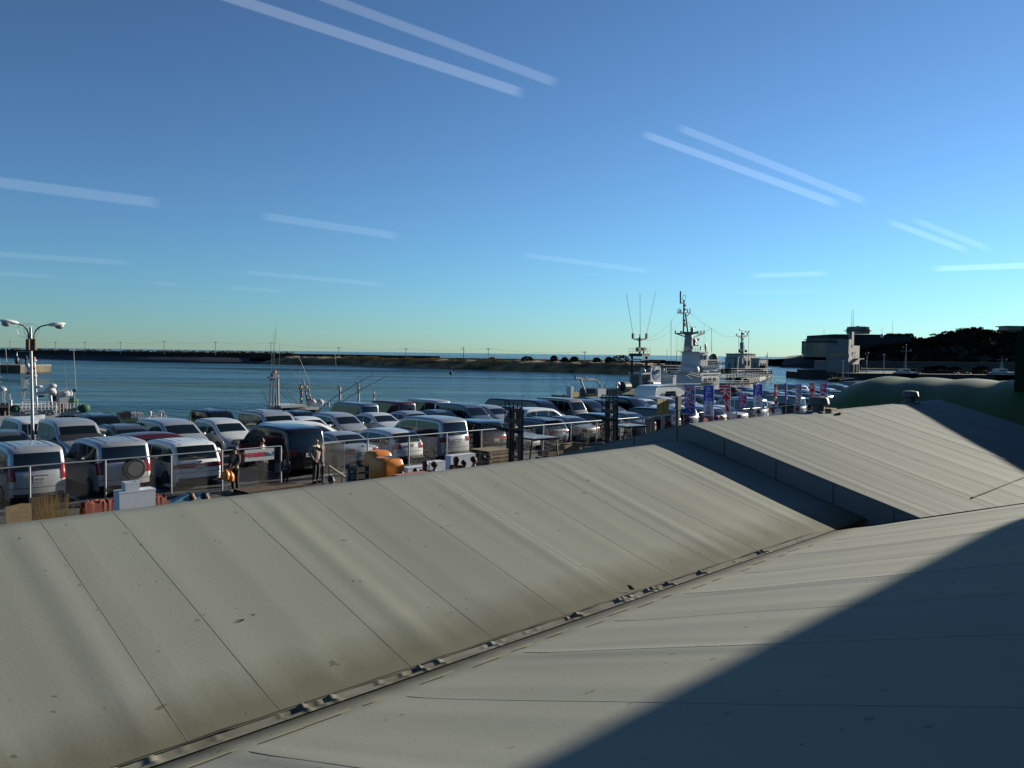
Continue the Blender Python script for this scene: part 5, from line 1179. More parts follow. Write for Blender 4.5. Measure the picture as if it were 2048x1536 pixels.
# ---- E: posts and outrigger poles boat
E_ = Bt('fishing_boat', 'fishing boat hidden behind vans with two dark slanting poles and pale posts', 'boat', 690, 56.0)
E_.hull(shipg, 630, 790, 832, 3.4, bow=1)
E_.rods('post', shipg, [[(680, 815), (679.5, 771)]], .10, .8); E_.rods('post', shipg, [[(717.5, 815), (717, 772)]], .085, .8); E_.rods('post', shipw, [[(748, 812), (748, 783)]], .06, .8); E_.rods('post', shipg, [[(657, 816), (657, 805)]], .08, .8)
E_.part('post_head', shipg, lambda b: (b.box(E_.L(717, 770, .8), (.2, .2, .3)), b.box(E_.L(679, 772, .8), (.2, .2, .2)), b.box(E_.L(750, 791, .8), (.25, .2, .3)), b.box(E_.L(718, 784, .8), (.22, .2, .22))))
E_.rods('outrigger_pole', blM, [[(636, 823), (668, 795), (712, 768), (745, 750)]], .036, .7); E_.rods('outrigger_pole', blM, [[(662, 818), (714, 784), (772, 753)]], .034, .7)
E_.rods('ring_aerial', wireM, [[(711, 768), (712, 757), (716, 753), (721, 757), (722, 764)], [(680, 771), (668, 783)]], .015, .8)
E_.rods('whip_aerial', mat('pale whip', (.35, .36, .30), .6), [[(619, 765), (597, 712)], [(672, 732), (670, 705)]], .012, .8)
# ---- F: steel arch boat
F = Bt('workboat', 'workboat with a bent steel pipe arch and dark green shelter behind the dark cars', 'boat', 1180, 53.0)
F.hull(shipg, 1128, 1236, 796, 3.2, bow=-1)
F.rods('pipe_arch', shipg, [[(1176, 798), (1161, 759)], [(1161, 759), (1190, 759), (1196, 763), (1203, 778)], [(1150, 756), (1175, 759)], [(1172, 757), (1171, 754)], [(1151, 752), (1150, 759)]], .10, .6)
F.part('green_shelter', grM, lambda b: b.grid([[F.L(1188+k*.7*i, 790, dp)*0+F.L(x, y, dp) for x, y in ((1186, 796), (1187, 775), (1190, 770), (1205, 769), (1222, 766), (1225, 772), (1226, 778))] for i, (k, dp) in enumerate(((0, .4), (0, 2.4)))]))
F.box('yellow_machine', yeM, 1186, 1200, 788, 795, .2, .8); F.box('yellow_machine', yeM, 1146, 1158, 785, 794, .2, .8); F.box('white_locker', shipw, 1142, 1147, 773, 796, .2, .6); F.box('white_locker', shipw, 1196, 1212, 778, 797, .1, .5)
F.rail('deck_rail', shipg, 1142, 796, 1160, 796, 1.6, 4, .3); F.part('bollard', blM, lambda b: (b.cyl(F.L(1128, 795, .4), F.L(1128, 789, .4), .12)))
# ---- G: dark green tug with the white funnel
G = Bt('tug_boat', 'dark green tug with a black mast platform and a white funnel with blue crescent', 'boat', 1280, 54.0)
G.hull(dgM, 1205, 1345, 792, 5.0, bow=-1); G.box('deck_casing', dgM, 1216, 1290, 779, 796, .4, 4); 
G.part('deck_winch', dgM, lambda b: (b.cyl(G.L(1244, 773, .5), G.L(1256, 773, .5), .55, n=12), b.box(G.L(1250, 768, .6), (.7, .6, .3))))
G.box3('wheelhouse', shipg, 1259, 1283, 1300, 748, 784, .6); G.box3('wheelhouse_roof', shipw, 1256, 1283, 1303, 745.5, 748.5, .4)
for x0, x1, y0, y1, m_ in ((1287, 1296, 765, 779, grM), (1286, 1297, 752, 762, winM)): G.part('wheelhouse_window', m_, lambda b, a=(x0, x1, y0, y1): G.slab(b, *a, .54, .1))
gq = G.L(1283, 751, .6)
for z0_, z1_, m_ in ((751, 764, winM), (765, 780, grM)): G.part('wheelhouse_window', m_, lambda b, a=(z0_, z1_): b.bx((gq.x-.04, .95, G.L(1283, a[1], .6).z), (gq.x+.02, 2.1, G.L(1283, a[0], .6).z)))
G.rods('wheelhouse_post', shipw, [[(1259, 782), (1259, 748)], [(1300, 782), (1300, 748)], [(1283, 782), (1283, 750)]], .05, .4)
G.rods('gantry_leg', blM, [[(1264, 748), (1264, 712)]], .16, .8); G.rods('gantry_leg', blM, [[(1293, 748), (1293, 712)]], .16, .8); G.box3('gantry_platform', blM, 1258, 1284, 1300, 707, 713, .4); G.box('gantry_beam', blM, 1260, 1298, 718, 720, .6, .2)
G.rail('platform_rail', mat('rail grey', (.2, .21, .21), .5), 1258, 708, 1300, 708, .62, 7, .4)
G.rods('mast', blM, [[(1279.5, 708), (1279.5, 674)]], .12, .8); G.rods('cross_arm', blM, [[(1265, 676), (1267, 678), (1279, 681), (1292, 678), (1294, 675)], [(1267, 678), (1292, 678)]], .06, .8)
G.part('aerial_base', blM, lambda b: (b.box(G.L(1266, 672, .8), (.25, .2, .6)), b.box(G.L(1293, 672, .8), (.25, .2, .6)), b.box(G.L(1277, 699, .8), (.5, .4, .5)), b.box(G.L(1287, 698, .8), (.55, .4, .35)), b.cyl(G.L(1287, 708, .8), G.L(1287, 698, .8), .08), b.cyl(G.L(1280, 676, .8), G.L(1280, 668, .8), .07)))
for a_, c_ in (((1266, 668), (1253, 588)), ((1280.5, 668), (1280, 588)), ((1293, 668), (1311, 585))): G.rods('whip_aerial', wireM, [[a_, c_]], .022, .8)
G.box3('funnel', shipw, 1282, 1302, 1321, 735, 786, .4)
G.box3('funnel_top', blM, 1281, 1302, 1321, 731.5, 735, .38)
em = mat('emblem blue', (.015, .05, .30), .5); c0 = G.L(1313.5, 746, .36)
def disc(b, c_, rx, rz, y): b.add([(c_[0]+rx*cos(2*pi*k/28), y, c_[2]+rz*sin(2*pi*k/28)) for k in range(28)]+[(c_[0]+rx*cos(2*pi*k/28), y+.02, c_[2]+rz*sin(2*pi*k/28)) for k in range(28)], [tuple(range(28))]+[(k, (k+1) % 28, 28+(k+1) % 28, 28+k) for k in range(28)])
G.part('funnel_emblem', em, lambda b: disc(b, c0, .78, .82, .375))
G.part('emblem_moon', shipw, lambda b: disc(b, c0+Vector((.05, 0, .24)), .58, .52, .36))
G.part('emblem_spiral', em, lambda b: b.tube([c0+Vector((.05+.10*t_*cos(t_*1.5), -.01, .24+.09*t_*sin(t_*1.5))) for t_ in [k*.25 for k in range(19)]], .055, 4))
for x, y in ((1236, 770.5), (1302, 770)):
    def buoy(b, x=x, y=y):
        c_ = G.L(x, y, .25); rows = []
        for i in range(19): a = 2*pi*i/18; rows.append([c_+Vector(((.28+.09*cos(q_))*cos(a), .09*sin(q_), (.28+.09*cos(q_))*sin(a))) for q_ in [2*pi*k/8 for k in range(9)]])
        b.grid(rows); b.m = [1 if (k//8)//2 % 3 == 0 else 0 for k in range(len(b.m))]
    b = MB(); buoy(b); b.build('lifebuoy', [redp, white], G.t, True)
G.rods('lifebuoy_stand', shipg, [[(1236, 776), (1236, 790)], [(1215, 762), (1205, 780)]], .03, .3)
G.part('life_raft', shipw, lambda b: (b.ball(G.L(1286, 742, .6), .35, 10, (1, 1, .8)), b.cyl(G.L(1303, 768, .3), G.L(1318, 768, .3), .3, n=10)), True)
G.rods('funnel_rail', shipw, [[(1296, 786), (1296, 762), (1320, 762), (1320, 786)], [(1296, 773), (1320, 773)]], .04, .2)
# ---- H: patrol ship
H = Bt('patrol_ship', 'large white patrol ship with a tall lattice mast, radars and the mark V-600', 'ship', 1400, 58.0)
H.hull(shipw, 1235, 1450, 785, 6.5, bow=1, drop=1.2)
H.box3('aft_house', shipw, 1322, 1346, 1352, 752, 785, .2); H.box3('aft_house_top', shipw, 1321, 1347, 1353, 750.5, 752.5, .1); H.box3('aft_box', shipw, 1318, 1334, 1338, 746, 751, .5)
H.box3('lower_house', shipw, 1348, 1401, 1415, 748, 786, .5); H.box3('lower_deck', shipw, 1340, 1401, 1442, 746, 748.5, .4)
H.box3('forward_house', shipw, 1380, 1403, 1438, 752, 786, .42); H.box3('bridge', shipw, 1385, 1407, 1441, 734, 752, .5); H.box3('bridge_roof', shipw, 1382, 1405, 1444, 731.5, 734.5, .3)
for x0, x1, y0, y1 in ((1409, 1414.5, 743, 751), (1421, 1425.5, 742, 750), (1427, 1430.5, 742, 750), (1433, 1437, 742, 750)): H.part('bridge_window', winM, lambda b, a=(x0, x1, y0, y1): H.slab(b, *a, .44, .1))
H.box3('upper_house', shipw, 1364, 1399, 1415, 705, 742, .9); H.box3('upper_roof', shipw, 1362, 1399, 1416.5, 703, 705.5, .7)
for x0, x1, y0, y1 in ((1402, 1406, 710, 719), (1410, 1413.5, 710, 719)): H.part('bridge_window', winM, lambda b, a=(x0, x1, y0, y1): H.slab(b, *a, .84, .1))
q = H.L(1389.5, 760, .46); text('V-600', .8, MC['dark marking'], 'lettering', .004, .01, H.t, Matrix.Translation((H.L(1401, 757.5, .5).x-.02, 1.75, H.L(1401, 757.5, .5).z)) @ Matrix.Rotation(radians(-90), 4, 'Z') @ RX)
H.part('storage_tank', shipw, lambda b: (b.cyl(H.L(1393, 740, .5), H.L(1393, 740, .5)+Vector((0, 2.6, 0)), .58, n=14), b.ball(H.L(1393, 740, .5), .58, 12, (1, .5, 1))), True)
H.part('mast_column', shipg, lambda b: b.lathe([(.62, 0), (.5, (H.L(1380, 670, 1.6)-H.L(1380, 704, 1.6)).z), (1.25, (H.L(1380, 664, 1.6)-H.L(1380, 704, 1.6)).z)], 14, H.L(1376.5, 704, 1.6)), True)
H.rods('cross_tree', shipg, [[(1350, 667), (1409, 667)], [(1352, 667), (1370, 673)], [(1408, 667), (1388, 674)], [(1351, 667), (1351, 661)], [(1408, 667), (1408, 661)], [(1402, 667), (1402, 661)], [(1363, 667), (1363, 662)]], .09, 1.6)
H.rods('lattice_mast', wireM, [[(1367, 667), (1368, 600)], [(1376, 667), (1371, 627)], [(1368, 640), (1373, 640)], [(1368, 652), (1375, 652)], [(1361, 606), (1369, 606)], [(1361, 606), (1361, 583)]], .10, 1.6)
H.rods('upper_yard', wireM, [[(1355, 625.5), (1381, 625.5)], [(1357, 626), (1365, 628)], [(1380, 626), (1374, 632)], [(1356, 625), (1356, 618)], [(1380, 625), (1380, 617)], [(1375, 625), (1375, 618)], [(1361, 625), (1361, 619), (1359, 617)]], .06, 1.6)
def ring(b):
    c_ = H.L(1368, 596, 1.6)
    for tw in (0, 1.2): b.tube([c_+Vector((.36*cos(2*pi*k/18)*cos(tw), .36*cos(2*pi*k/18)*sin(tw), .42*sin(2*pi*k/18))) for k in range(19)], .025, 4)
H.part('ring_aerial', wireM, ring)
H.part('vane', wireM, lambda b: b.lathe([(.01, 0), (.14, .1), (.01, .3)], 8, H.L(1361, 586, 1.6)))
H.part('mast_lamps', blM, lambda b: [b.box(H.L(x, y, 1.5), (.26, .2, .3)) for x, y in ((1370.5, 611, ), (1370.5, 619), (1370, 641), (1370, 648), (1363, 664), (1395.5, 664), (1361, 622))])
H.part('radar_scanner', wireM, lambda b: (b.box(H.L(1385, 654, 1.6), (1.3, .15, .12)),)); H.part('radar_pedestal', shipg, lambda b: (b.lathe([(.3, 0), (.2, .4), (.28, .5), (.1, .9)], 10, H.L(1384, 667, 1.6))), True)
H.part('radar_scanner', wireM, lambda b: (b.box(H.L(1393, 677.5, 1.4), (1.3, .15, .1)),)); H.part('radar_pedestal', shipg, lambda b: (b.lathe([(.8, 0), (.8, .1), (.3, .15), (.22, .5), (.35, .6), (.2, 1.0)], 12, H.L(1388, 692, 1.4))), True)
H.rods('mast_steps', shipg, [[(1380, 686), (1395, 686)], [(1381, 691), (1396, 690)], [(1371, 683), (1376, 683)], [(1370, 692), (1370, 702)], [(1402, 692), (1400, 701)]], .08, 1.5)
H.part('dish_aerial', shipg, lambda b: (b.ball(H.L(1411.5, 693, 1.3), .33, 12, (.9, .25, 1.45)), b.cyl(H.L(1411.5, 703, 1.3), H.L(1411.5, 696, 1.3), .12)), True)
fl = mat('flag blue', (.01, .03, .28), .8); H.part('signal_flag', fl, lambda b: b.add([H.L(1393, 682, 1.2), H.L(1398, 682.5, 1.2), H.L(1398.5, 677, 1.2), H.L(1397, 675, 1.2)], [(0, 1, 2, 3)]))
for x in (1342, 1352, 1356, 1362, 1366, 1371, 1408, 1423): H.rods('whip_aerial', shipg if x % 2 else wireM, [[(x, 704 if x < 1372 else 703), (x+.3, {1342: 640, 1423: 655, 1408: 648}.get(x, 672))]], .012 if x not in (1342, 1423) else .022, 1.2)
H.rods('whip_aerial', shipg, [[(1342, 748), (1342, 645)]], .025, .6); H.rods('whip_aerial', shipg, [[(1334, 746), (1334, 700)]], .02, .6); H.rods('whip_aerial', shipg, [[(1424, 734), (1423, 660)]], .025, .6)
H.rods('ladder_cage', shipg, [[(1353, 742), (1353, 706), (1356, 701), (1360, 702), (1362, 708), (1362, 742)], [(1353, 712), (1362, 712)], [(1353, 722), (1362, 722)], [(1353, 732), (1362, 732)]], .035, .7)
H.rail('deck_rail', shipg, 1326, 747, 1362, 747, 1.0, 8, .2, .03, 3); H.rail('deck_rail', shipg, 1400, 732, 1444, 732, .75, 8, .2, .03, 3); H.rail('deck_rail', shipg, 1415, 721, 1442, 721, .1, 3, .4); H.rail('deck_rail', shipg, 1366, 704, 1400, 703, .5, 7, .9, .025, 2); H.rail('deck_rail', shipw, 1330, 786, 1402, 784, 1.1, 12, .0, .035, 3)
H.rods('stair', shipw, [[(1372, 750), (1384, 758)], [(1376, 748), (1400, 754)], [(1380, 745), (1407, 752)]], .05, .3)
H.part('green_dome', mat('dark green canvas', (.01, .04, .03), .7), ball(H.L(1427, 716, 1.6), .62, (1.05, 1, 1)), True); H.rods('dome_stand', shipg, [[(1427, 721), (1427, 732)], [(1415, 722), (1442, 722)], [(1442, 722), (1442, 732)]], .05, 1.6)
H.part('mooring_lamps', blM, lambda b: [b.box(H.L(x, 776, .1), (.3, .1, .6)) for x in (1403, 1407, 1411)])
# ---- I: research vessel with the forked mast
I = Bt('survey_boat', 'grey white survey boat with an instrument mast and a raised railed bow', 'boat', 1490, 60.0)
I.hull(shipg, 1424, 1546, 771, 5.0, bow=1, flare=.6); I.part('bow_stripe', blM, lambda b: b.grid([[I.L(1498, 766, -.05), I.L(1520, 763, -.05), I.L(1536, 758, .6), I.L(1543, 752, 1.5)], [I.L(1498, 755, -.05), I.L(1520, 754, -.05), I.L(1540, 752, .6), I.L(1545, 748, 1.5)]]))
I.rods('bow_rail_stripes', shipw, [[(1530, 770), (1540, 763), (1545, 755), (1547, 747)], [(1530, 766), (1538, 760), (1545, 751)]], .09, .3)
I.box('foredeck', shipg, 1440, 1540, 750.5, 753, .3, 4); I.rail('deck_rail', shipg, 1462, 751, 1542, 750, 1.0, 14, .2, .03, 3)
I.rods('mast', shipg, [[(1483, 712), (1483.5, 664)], [(1482, 712), (1481, 685)], [(1486, 712), (1486, 684)]], .11, 1.4); I.rods('a_frame', shipg, [[(1472, 770), (1476, 716), (1480, 712)], [(1491, 770), (1488, 716), (1484, 712)], [(1474, 742), (1490, 741)], [(1473, 756), (1491, 756)]], .13, 1.2)
I.rods('cross_arm', shipg, [[(1472, 671), (1484, 673), (1495, 671)], [(1474, 672), (1482, 676), (1493, 673)], [(1473.5, 671), (1473.5, 667)], [(1494.5, 671), (1494.5, 665)]], .07, 1.4)
I.part('anemometer', wireM, lambda b: (b.cyl(I.L(1491, 664, 1.4), I.L(1498, 664, 1.4), .06), b.ball(I.L(1491, 663, 1.4), .12, 6), b.ball(I.L(1498, 663, 1.4), .12, 6), b.cyl(I.L(1479, 659, 1.4), I.L(1486, 661, 1.4), .09), b.prism([(I.L(1478, 661, 1.4).x, I.L(1478, 661, 1.4).z), (I.L(1480, 660, 1.4).x, I.L(1480, 660, 1.4).z), (I.L(1479, 657, 1.4).x, I.L(1479, 657, 1.4).z)], 1.38, 1.42), b.box(I.L(1487, 668, 1.4), (.3, .2, .3)), b.box(I.L(1485, 679, 1.4), (.35, .3, .4)), b.box(I.L(1481, 702, 1.4), (.6, .4, .5))))
I.rods('whip_aerial', shipg, [[(1496.5, 742), (1497.5, 664)], [(1478, 700), (1477, 676)], [(1489, 705), (1489, 690)], [(1520, 750), (1520, 715)]], .025, 1.0)
I.part('searchlight', blM, lambda b: (b.ball(I.L(1492, 702, 1.0), .22, 8), b.cyl(I.L(1492, 707, 1.0), I.L(1492, 712, 1.0), .12)), True); I.rail('top_rail', shipg, 1470, 712, 1503, 712, .4, 5, 1.0, .03, 1)
I.part('green_nets', netM, lambda b: [b.ball(I.L(x, y, .8), r_, 8, (1.2, 1, .9)) for x, y, r_ in ((1478, 763, .7), (1488, 761, .8), (1496, 764, .6), (1459, 757, .5))], True)
I.box('deck_gear', blM, 1494, 1516, 757, 766, 1.2, 1.0); I.box('red_hatch', redp, 1487, 1495, 771, 777, -.08, .1); I.rods('davit', shipw, [[(1480, 768), (1484, 757), (1492, 756), (1499, 768)], [(1509, 753), (1510, 768)], [(1515, 755), (1522, 766)]], .06, .2)
I.rail('lower_rail', shipw, 1436, 770, 1500, 770, .6, 8, -.02, .03, 2)
# rigging between the masts
t = thing('rigging_wire', 'thin slack wires strung between the ship masts', 'wires', W(0, 0, 0), RU)
def wire3(b, a, c, sag=.5, r=.014, n=12):
    a, c = Vector(a), Vector(c); b.tube([a.lerp(c, k/n)-Vector((0, 0, sag*4*(k/n)*(1-k/n))) for k in range(n+1)], r, 4)
def ap(x, y, p): return atp(x, y, p)
b = MB(); wire3(b, ap(1282, 679, 54.8), ap(1355, 626, 59.6), .8, .02); wire3(b, ap(1293, 681, 54.8), ap(1366, 640, 59.6), .6, .02); wire3(b, ap(1381, 626, 59.6), ap(1422, 656, 59.2), .1, .018); wire3(b, ap(1422, 656, 59.2), ap(1472, 672, 61.4), .5, .018); wire3(b, ap(1409, 664, 59.6), ap(1422, 656, 59.2), .1, .018)
wire3(b, ap(1376, 644, 59.6), ap(1382, 650, 59.6), .02, .03)
b.build('wires', wireM, t)
t = thing('mooring_lines', 'dark mooring ropes running from the survey boat bow to the quay', 'rope', W(0, 0, 0), RU)
b = MB(); wire3(b, ap(1540, 764, 61), ap(1592, 783, 49), .3, .03); wire3(b, ap(1545, 760, 61), ap(1700, 782, 49), .6, .03); wire3(b, ap(1538, 766, 61), ap(1565, 780, 49), .2, .03); b.build('rope', wireM, t)
# white van of gas tank near banner: pale lifebuoy box on the quay

for x0, x1, y0, y1 in ((1410, 1414, 757, 768), (1419, 1423, 755, 760), (1428, 1432, 755, 760)): H.part('house_window' if y1 < 765 else 'house_door', winM, lambda b, a=(x0, x1, y0, y1): H.slab(b, *a, .38, .08))
H.rods('deck_pipe', shipg, [[(1406, 784), (1406, 762), (1436, 762)], [(1424, 784), (1424, 764)], [(1408, 770), (1438, 768)]], .05, .3)
H.rods('bow_stay', wireM, [[(1444, 735), (1462, 770)], [(1441, 750), (1456, 772)]], .04, .4)
H.rail('side_rail', shipg, 1404, 770, 1440, 769, .9, 8, .15, .03, 3)
H.part('vent_hood', shipw, lambda b: [b.cyl(H.L(x, 747, .8), H.L(x, 741, .8), .16, n=8) for x in (1326, 1331)]+[b.ball(H.L(x, 740, .8), .22, 8) for x in (1326, 1331)], True)
# ================================================================ FAR SHORE
wallM = mat('old sea wall concrete', (.040, .037, .032), .95, var=.3, sc_=.15, spec=.05); slopeM = mat('pale revetment', (.045, .062, .078), .95, var=.2, sc_=.3, spec=.03); wetM = mat('wet dark stone', (.018, .017, .015), .8, var=.4, sc_=.4)
sandM = mat('grey beach sand', (.22, .19, .14), .9, var=.2, sc_=.2); bankM = mat('bank of dry grass and earth', (.34, .21, .085), .95, var=.3, sc_=.16, c2=(.030, .024, .013), stretch=(1, 1, 2.5))
shore = [(-80, 713.5), (0, 715), (100, 718.5), (200, 721.7), (300, 723.8), (400, 725.6), (500, 727), (600, 729.6), (700, 731.6), (800, 736), (900, 738.5), (1000, 741), (1100, 743.7), (1250, 748.5), (1330, 751.5)]
SH = [gp(x, y, WZ) for x, y in shore]
def onshore(x):
    for (a, _), (b_, _), P0, P1 in zip(shore, shore[1:], SH, SH[1:]):
        if a <= x <= b_: return P0.lerp(P1, (x-a)/(b_-a))
    return SH[-1].copy()
def backof(P0, d): v = Vector((P0.x, P0.y, 0)).normalized(); return Vector((P0.x+v.x*d, P0.y+v.y*d, 0))
t = thing('sea_wall', 'long dark sea wall with a pale sloping foot across the far side of the harbour', 'sea wall', (0, 0, 0))
xs = [-80+i*20 for i in range(49)]
def wall_rows(prof, xs, off=0): return [[Vector((*backof(onshore(x), off+d).xy, z)) for d, z in prof] for x in xs]
b = MB(); b.grid(wall_rows([(0, -2.2), (.3, -1.0), (2.5, -.5), (3, -.35)], [x for x in xs if x <= 520])); b.build('wet_foot', wetM, t)
b = MB(); b.grid(wall_rows([(3, -.35), (12, 1.0), (12.5, 1.05)], [x for x in xs if x <= 500])); b.build('revetment', slopeM, t)
b = MB(); rows = [[Vector((*backof(onshore(x), d0+26 if False else d0).xy, z)) for d0, z in ((22, .9), (22.2, 3.5), (24, 3.55), (24.2, -2))] for x in xs if x <= 880]; b.grid(rows); b.add(rows[-1], [(0, 1, 2, 3)]); b.build('wall', wallM, t)
b = MB(); b.grid(wall_rows([(12.5, 1.05), (22.1, 1.3)], [x for x in xs if x <= 520])); b.build('walkway', wallM, t)
b = MB(); rows = wall_rows([(26, .5), (26.2, 2.75), (27.5, 2.8), (27.8, -2)], [880+i*20 for i in range(23)]); b.grid(rows); b.add(rows[0], [(0, 1, 2, 3)]); b.build('low_wall', wallM, t)
# wave breaker blocks on the sea side
tet = mat('mossy wave breaker concrete', (.075, .060, .035), .9, var=.4, sc_=.4); b = MB()
for i in range(330):
    x = random.uniform(-60, 590); q = backof(onshore(x), random.uniform(26, 31)); z = 3.1+random.uniform(-.4, .6); c_ = Vector((q.x, q.y, z)); rot = Matrix.Rotation(random.uniform(0, 6), 3, Vector((random.random(), random.random(), random.random()+.1)).normalized())
    for d in ((1, 1, 1), (-1, -1, 1), (-1, 1, -1), (1, -1, -1)): b.cyl(c_, c_+rot @ Vector(d)*.75, .5, .32, 6)
tag(b.build('wave_breakers', tet), 'mass of mossy concrete wave breaker blocks heaped along the sea wall', 'wave breakers', kind='stuff')
# the grassy spit
rows = []
xs2 = [505+i*6 for i in range(140)]
for x in xs2:
    f = min(1, (x-505)/70); row = []
    for d, z in ((-.5, -2.0), (.5, -1.1), (1.5, -.3), (3, .7), (5, 1.35), (8, 1.8), (12, 2.1), (16, 2.2), (21, 1.9), (26, 1.6)):
        P0 = backof(onshore(min(x, 1329)), d+(2.5*mnoise.noise((x*.03, d*.1, 0)) if d < 3 else 0)); n_ = mnoise.noise((x*.045, d*.25, 3))*.8+mnoise.noise((x*.15, d*.6, 7))*.45
        row.append(Vector((P0.x, P0.y, -1.9+(z+1.9)*f+max(-.6, n_)*(min(1, d/8))*f)))
    rows.append(row)
b = MB(); b.grid(rows); tag(b.build('grassy_bank', bankM, None, 'all'), kind='structure')
b = MB(); bx_ = [(640, 1.5), (680, 4), (740, 7), (800, 8), (840, 7), (870, 4), (885, 1)]; b.grid([[Vector((*backof(onshore(x), -w_).xy, -1.65)), Vector((*backof(onshore(x), -w_*.6).xy, -1.45)), Vector((*backof(onshore(x), 1.2).xy, -.95))] for x, w_ in bx_]); tag(b.build('beach', sandM), kind='structure')
brushM = mat('dry orange brush', (.62, .38, .13), .9, var=.5, sc_=.5, c2=(.10, .065, .03)); leafD = mat('dark evergreen leaves', (.022, .030, .014), .9, var=.5, sc_=.8, spec=.1)
def tuft(b, c, r, n, hgt, wdt=.10):
    for i in range(n):
        a = random.uniform(0, 2*pi); q = c+Vector((cos(a)*r*random.random(), sin(a)*r*random.random(), 0)); h = hgt*random.uniform(.4, 1); d = Vector((random.gauss(0, .3), random.gauss(0, .3), 1)).normalized()
        s_ = Vector((wdt, 0, 0)); b.add([q-s_, q+s_, q+d*h+s_*.5, q+d*h-s_*.5], [(0, 1, 2, 3)])
b = MB()
for i in range(900):
    x = random.choice((random.uniform(560, 1280), random.uniform(690, 1010))); d = random.uniform(5, 20); q = backof(onshore(x), d)
    z = 1.5+mnoise.noise((x*.045, d*.25, 3))*.8; lump = max(.25, .6+mnoise.noise((x*.02, d*.05, 9))*1.1); tuft(b, Vector((q.x, q.y, z)), 1.6, 14, 1.1*lump*(.6 if x < 690 else 1.25), .11)
tag(b.build('dry_brush', brushM, fixn=False), 'dry orange brown brush and reeds along the grassy spit', 'brush', kind='stuff')
def leafball(b, c, r, n, sq=.8, leaf=.35):
    for i in range(n):
        v = Vector((random.gauss(0, 1), random.gauss(0, 1), random.gauss(0, 1))).normalized()*random.uniform(.55, 1.0)**.6*r; v.z *= sq
        q = c+v; n1 = Vector((random.gauss(0, 1), random.gauss(0, 1), random.gauss(0, 1))).normalized(); n2 = n1.orthogonal().normalized()*leaf*random.uniform(.5, 1.1); n3 = n1.cross(n2).normalized()*leaf*.7
        b.add([q-n2, q+n3, q+n2, q-n3], [(0, 1, 2, 3)])
for x, ytop, wpx, lab in ((1055, 712, 26, 'broad twiggy bush left of four round bushes on the spit'), (1108, 710.5, 15, 'small round dark bush on the spit, first of a row of four'), (1131, 713.5, 14, 'small low dark bush on the spit, second of a row of four'), (1151, 712.5, 18, 'round dark bush on the spit, third of a row of four'), (1196, 714.5, 16, 'low flat bush between the small bushes and the large one'), (1219, 713, 16, 'dark bush just left of the largest bush on the spit'), (1241, 709.5, 36, 'largest round bush on the spit beside the tug mast'), (985, 713.5, 16, 'faint brown bush on the spit right of the lamp pole'), (905, 716, 18, 'reddish brown bush on the spit left of the lamp pole')):
    P0 = backof(onshore(x), 14); top = aty(x, ytop, P0.y); r = wpx*P0.y/1607/2; h = top.z-1.4
    t = thing('bush', lab, 'bush', (P0.x, P0.y, 1.2), 0, 'bushes on the spit'); b = MB(); leafball(b, Vector((0, 0, h*.55)), r, 900, (h*.5)/r, .27); b.build('foliage', leafD if x > 990 else brushM, t, fixn=False)
    b = MB()
    for k in range(5): b.cyl((0, 0, -.3), (random.uniform(-.5, .5)*r, random.uniform(-.3, .3), h*.6), .09, .03, 5)
    b.build('stems', wetM, t)
# utility poles on the sea wall
poleM = mat('old pole concrete', (.10, .10, .10), .8)
tops = []
for x, yt, yb, lab in ((22, 682, 698, 'first pole from the left'), (112, 683, 699, 'second pole from the left'), (172, 683, 701, 'third pole, left of the widest gap'), (242, 683.5, 703, 'fourth pole along the wall'), (329, 682, 706, 'fifth pole, the tallest of the left group'), (431, 683, 707, 'sixth pole, left of the tripod mast'), (543, 684, 712, 'pole directly behind the tripod mast'), (678, 694, 716, 'pole right of the tripod mast'), (812, 696, 718, 'pole in the middle of the bank'), (977, 696, 719, 'pole just right of the lamp pole'), (1172, 702, 720, 'last pole, left of the tug')):
    P0 = backof(onshore(x), 19); tp = aty(x, yt, P0.y); z0 = 1.2
    t = thing('utility_pole', 'thin %s on the far sea wall' % lab, 'utility pole', (P0.x, P0.y, z0), 0, 'utility poles on the sea wall'); h = tp.z-z0; b = MB(); b.cyl((0, 0, -1.2), (0, 0, h), .17, .11, 6); b.build('pole', poleM, t)
    b = MB(); b.box((0, 0, h-.5), (1.7, .14, .14)); 
    for s_ in (-.75, .75): b.cyl((s_, 0, h-.45), (s_, 0, h-.15), .07, n=5)
    b.build('cross_arm', poleM, t); tops.append(Vector((P0.x, P0.y, tp.z-.3)))
t = thing('power_line', 'faint power line sagging from pole to pole above the sea wall', 'wires', (0, 0, 0)); b = MB()
for a, c_ in zip(tops, tops[1:]): wire3(b, a, c_, .9, .022, 10)
b.build('wires', wireM, t)
P0 = backof(onshore(928), 6); tp = aty(928, 693, P0.y); t = thing('lamp_pole', 'dark lamp pole standing on the near edge of the grassy spit', 'street lamp', (P0.x, P0.y, .5)); b = MB(); b.cyl((0, 0, -1), (0, 0, tp.z-.5), .17, .12, 6); b.build('pole', wetM, t); b = MB(); b.cyl((0, 0, tp.z-1.5), (-.75, 0, tp.z-1.4), .06, n=5); b.ball((-.85, 0, tp.z-1.4), .3, 8, (1.2, .7, .5)); b.build('lamp_head', wetM, t)
q = gp(902, 748, WZ); t = thing('channel_buoy', 'small dark buoy afloat off the grassy spit', 'buoy', q); b = MB(); b.lathe([(.5, -.3), (.6, .0), (.5, .4), (.1, .9), (.08, 1.9)], 10); b.ball((0, 0, 2.0), .22, 8); b.build('float', wetM, t, True)
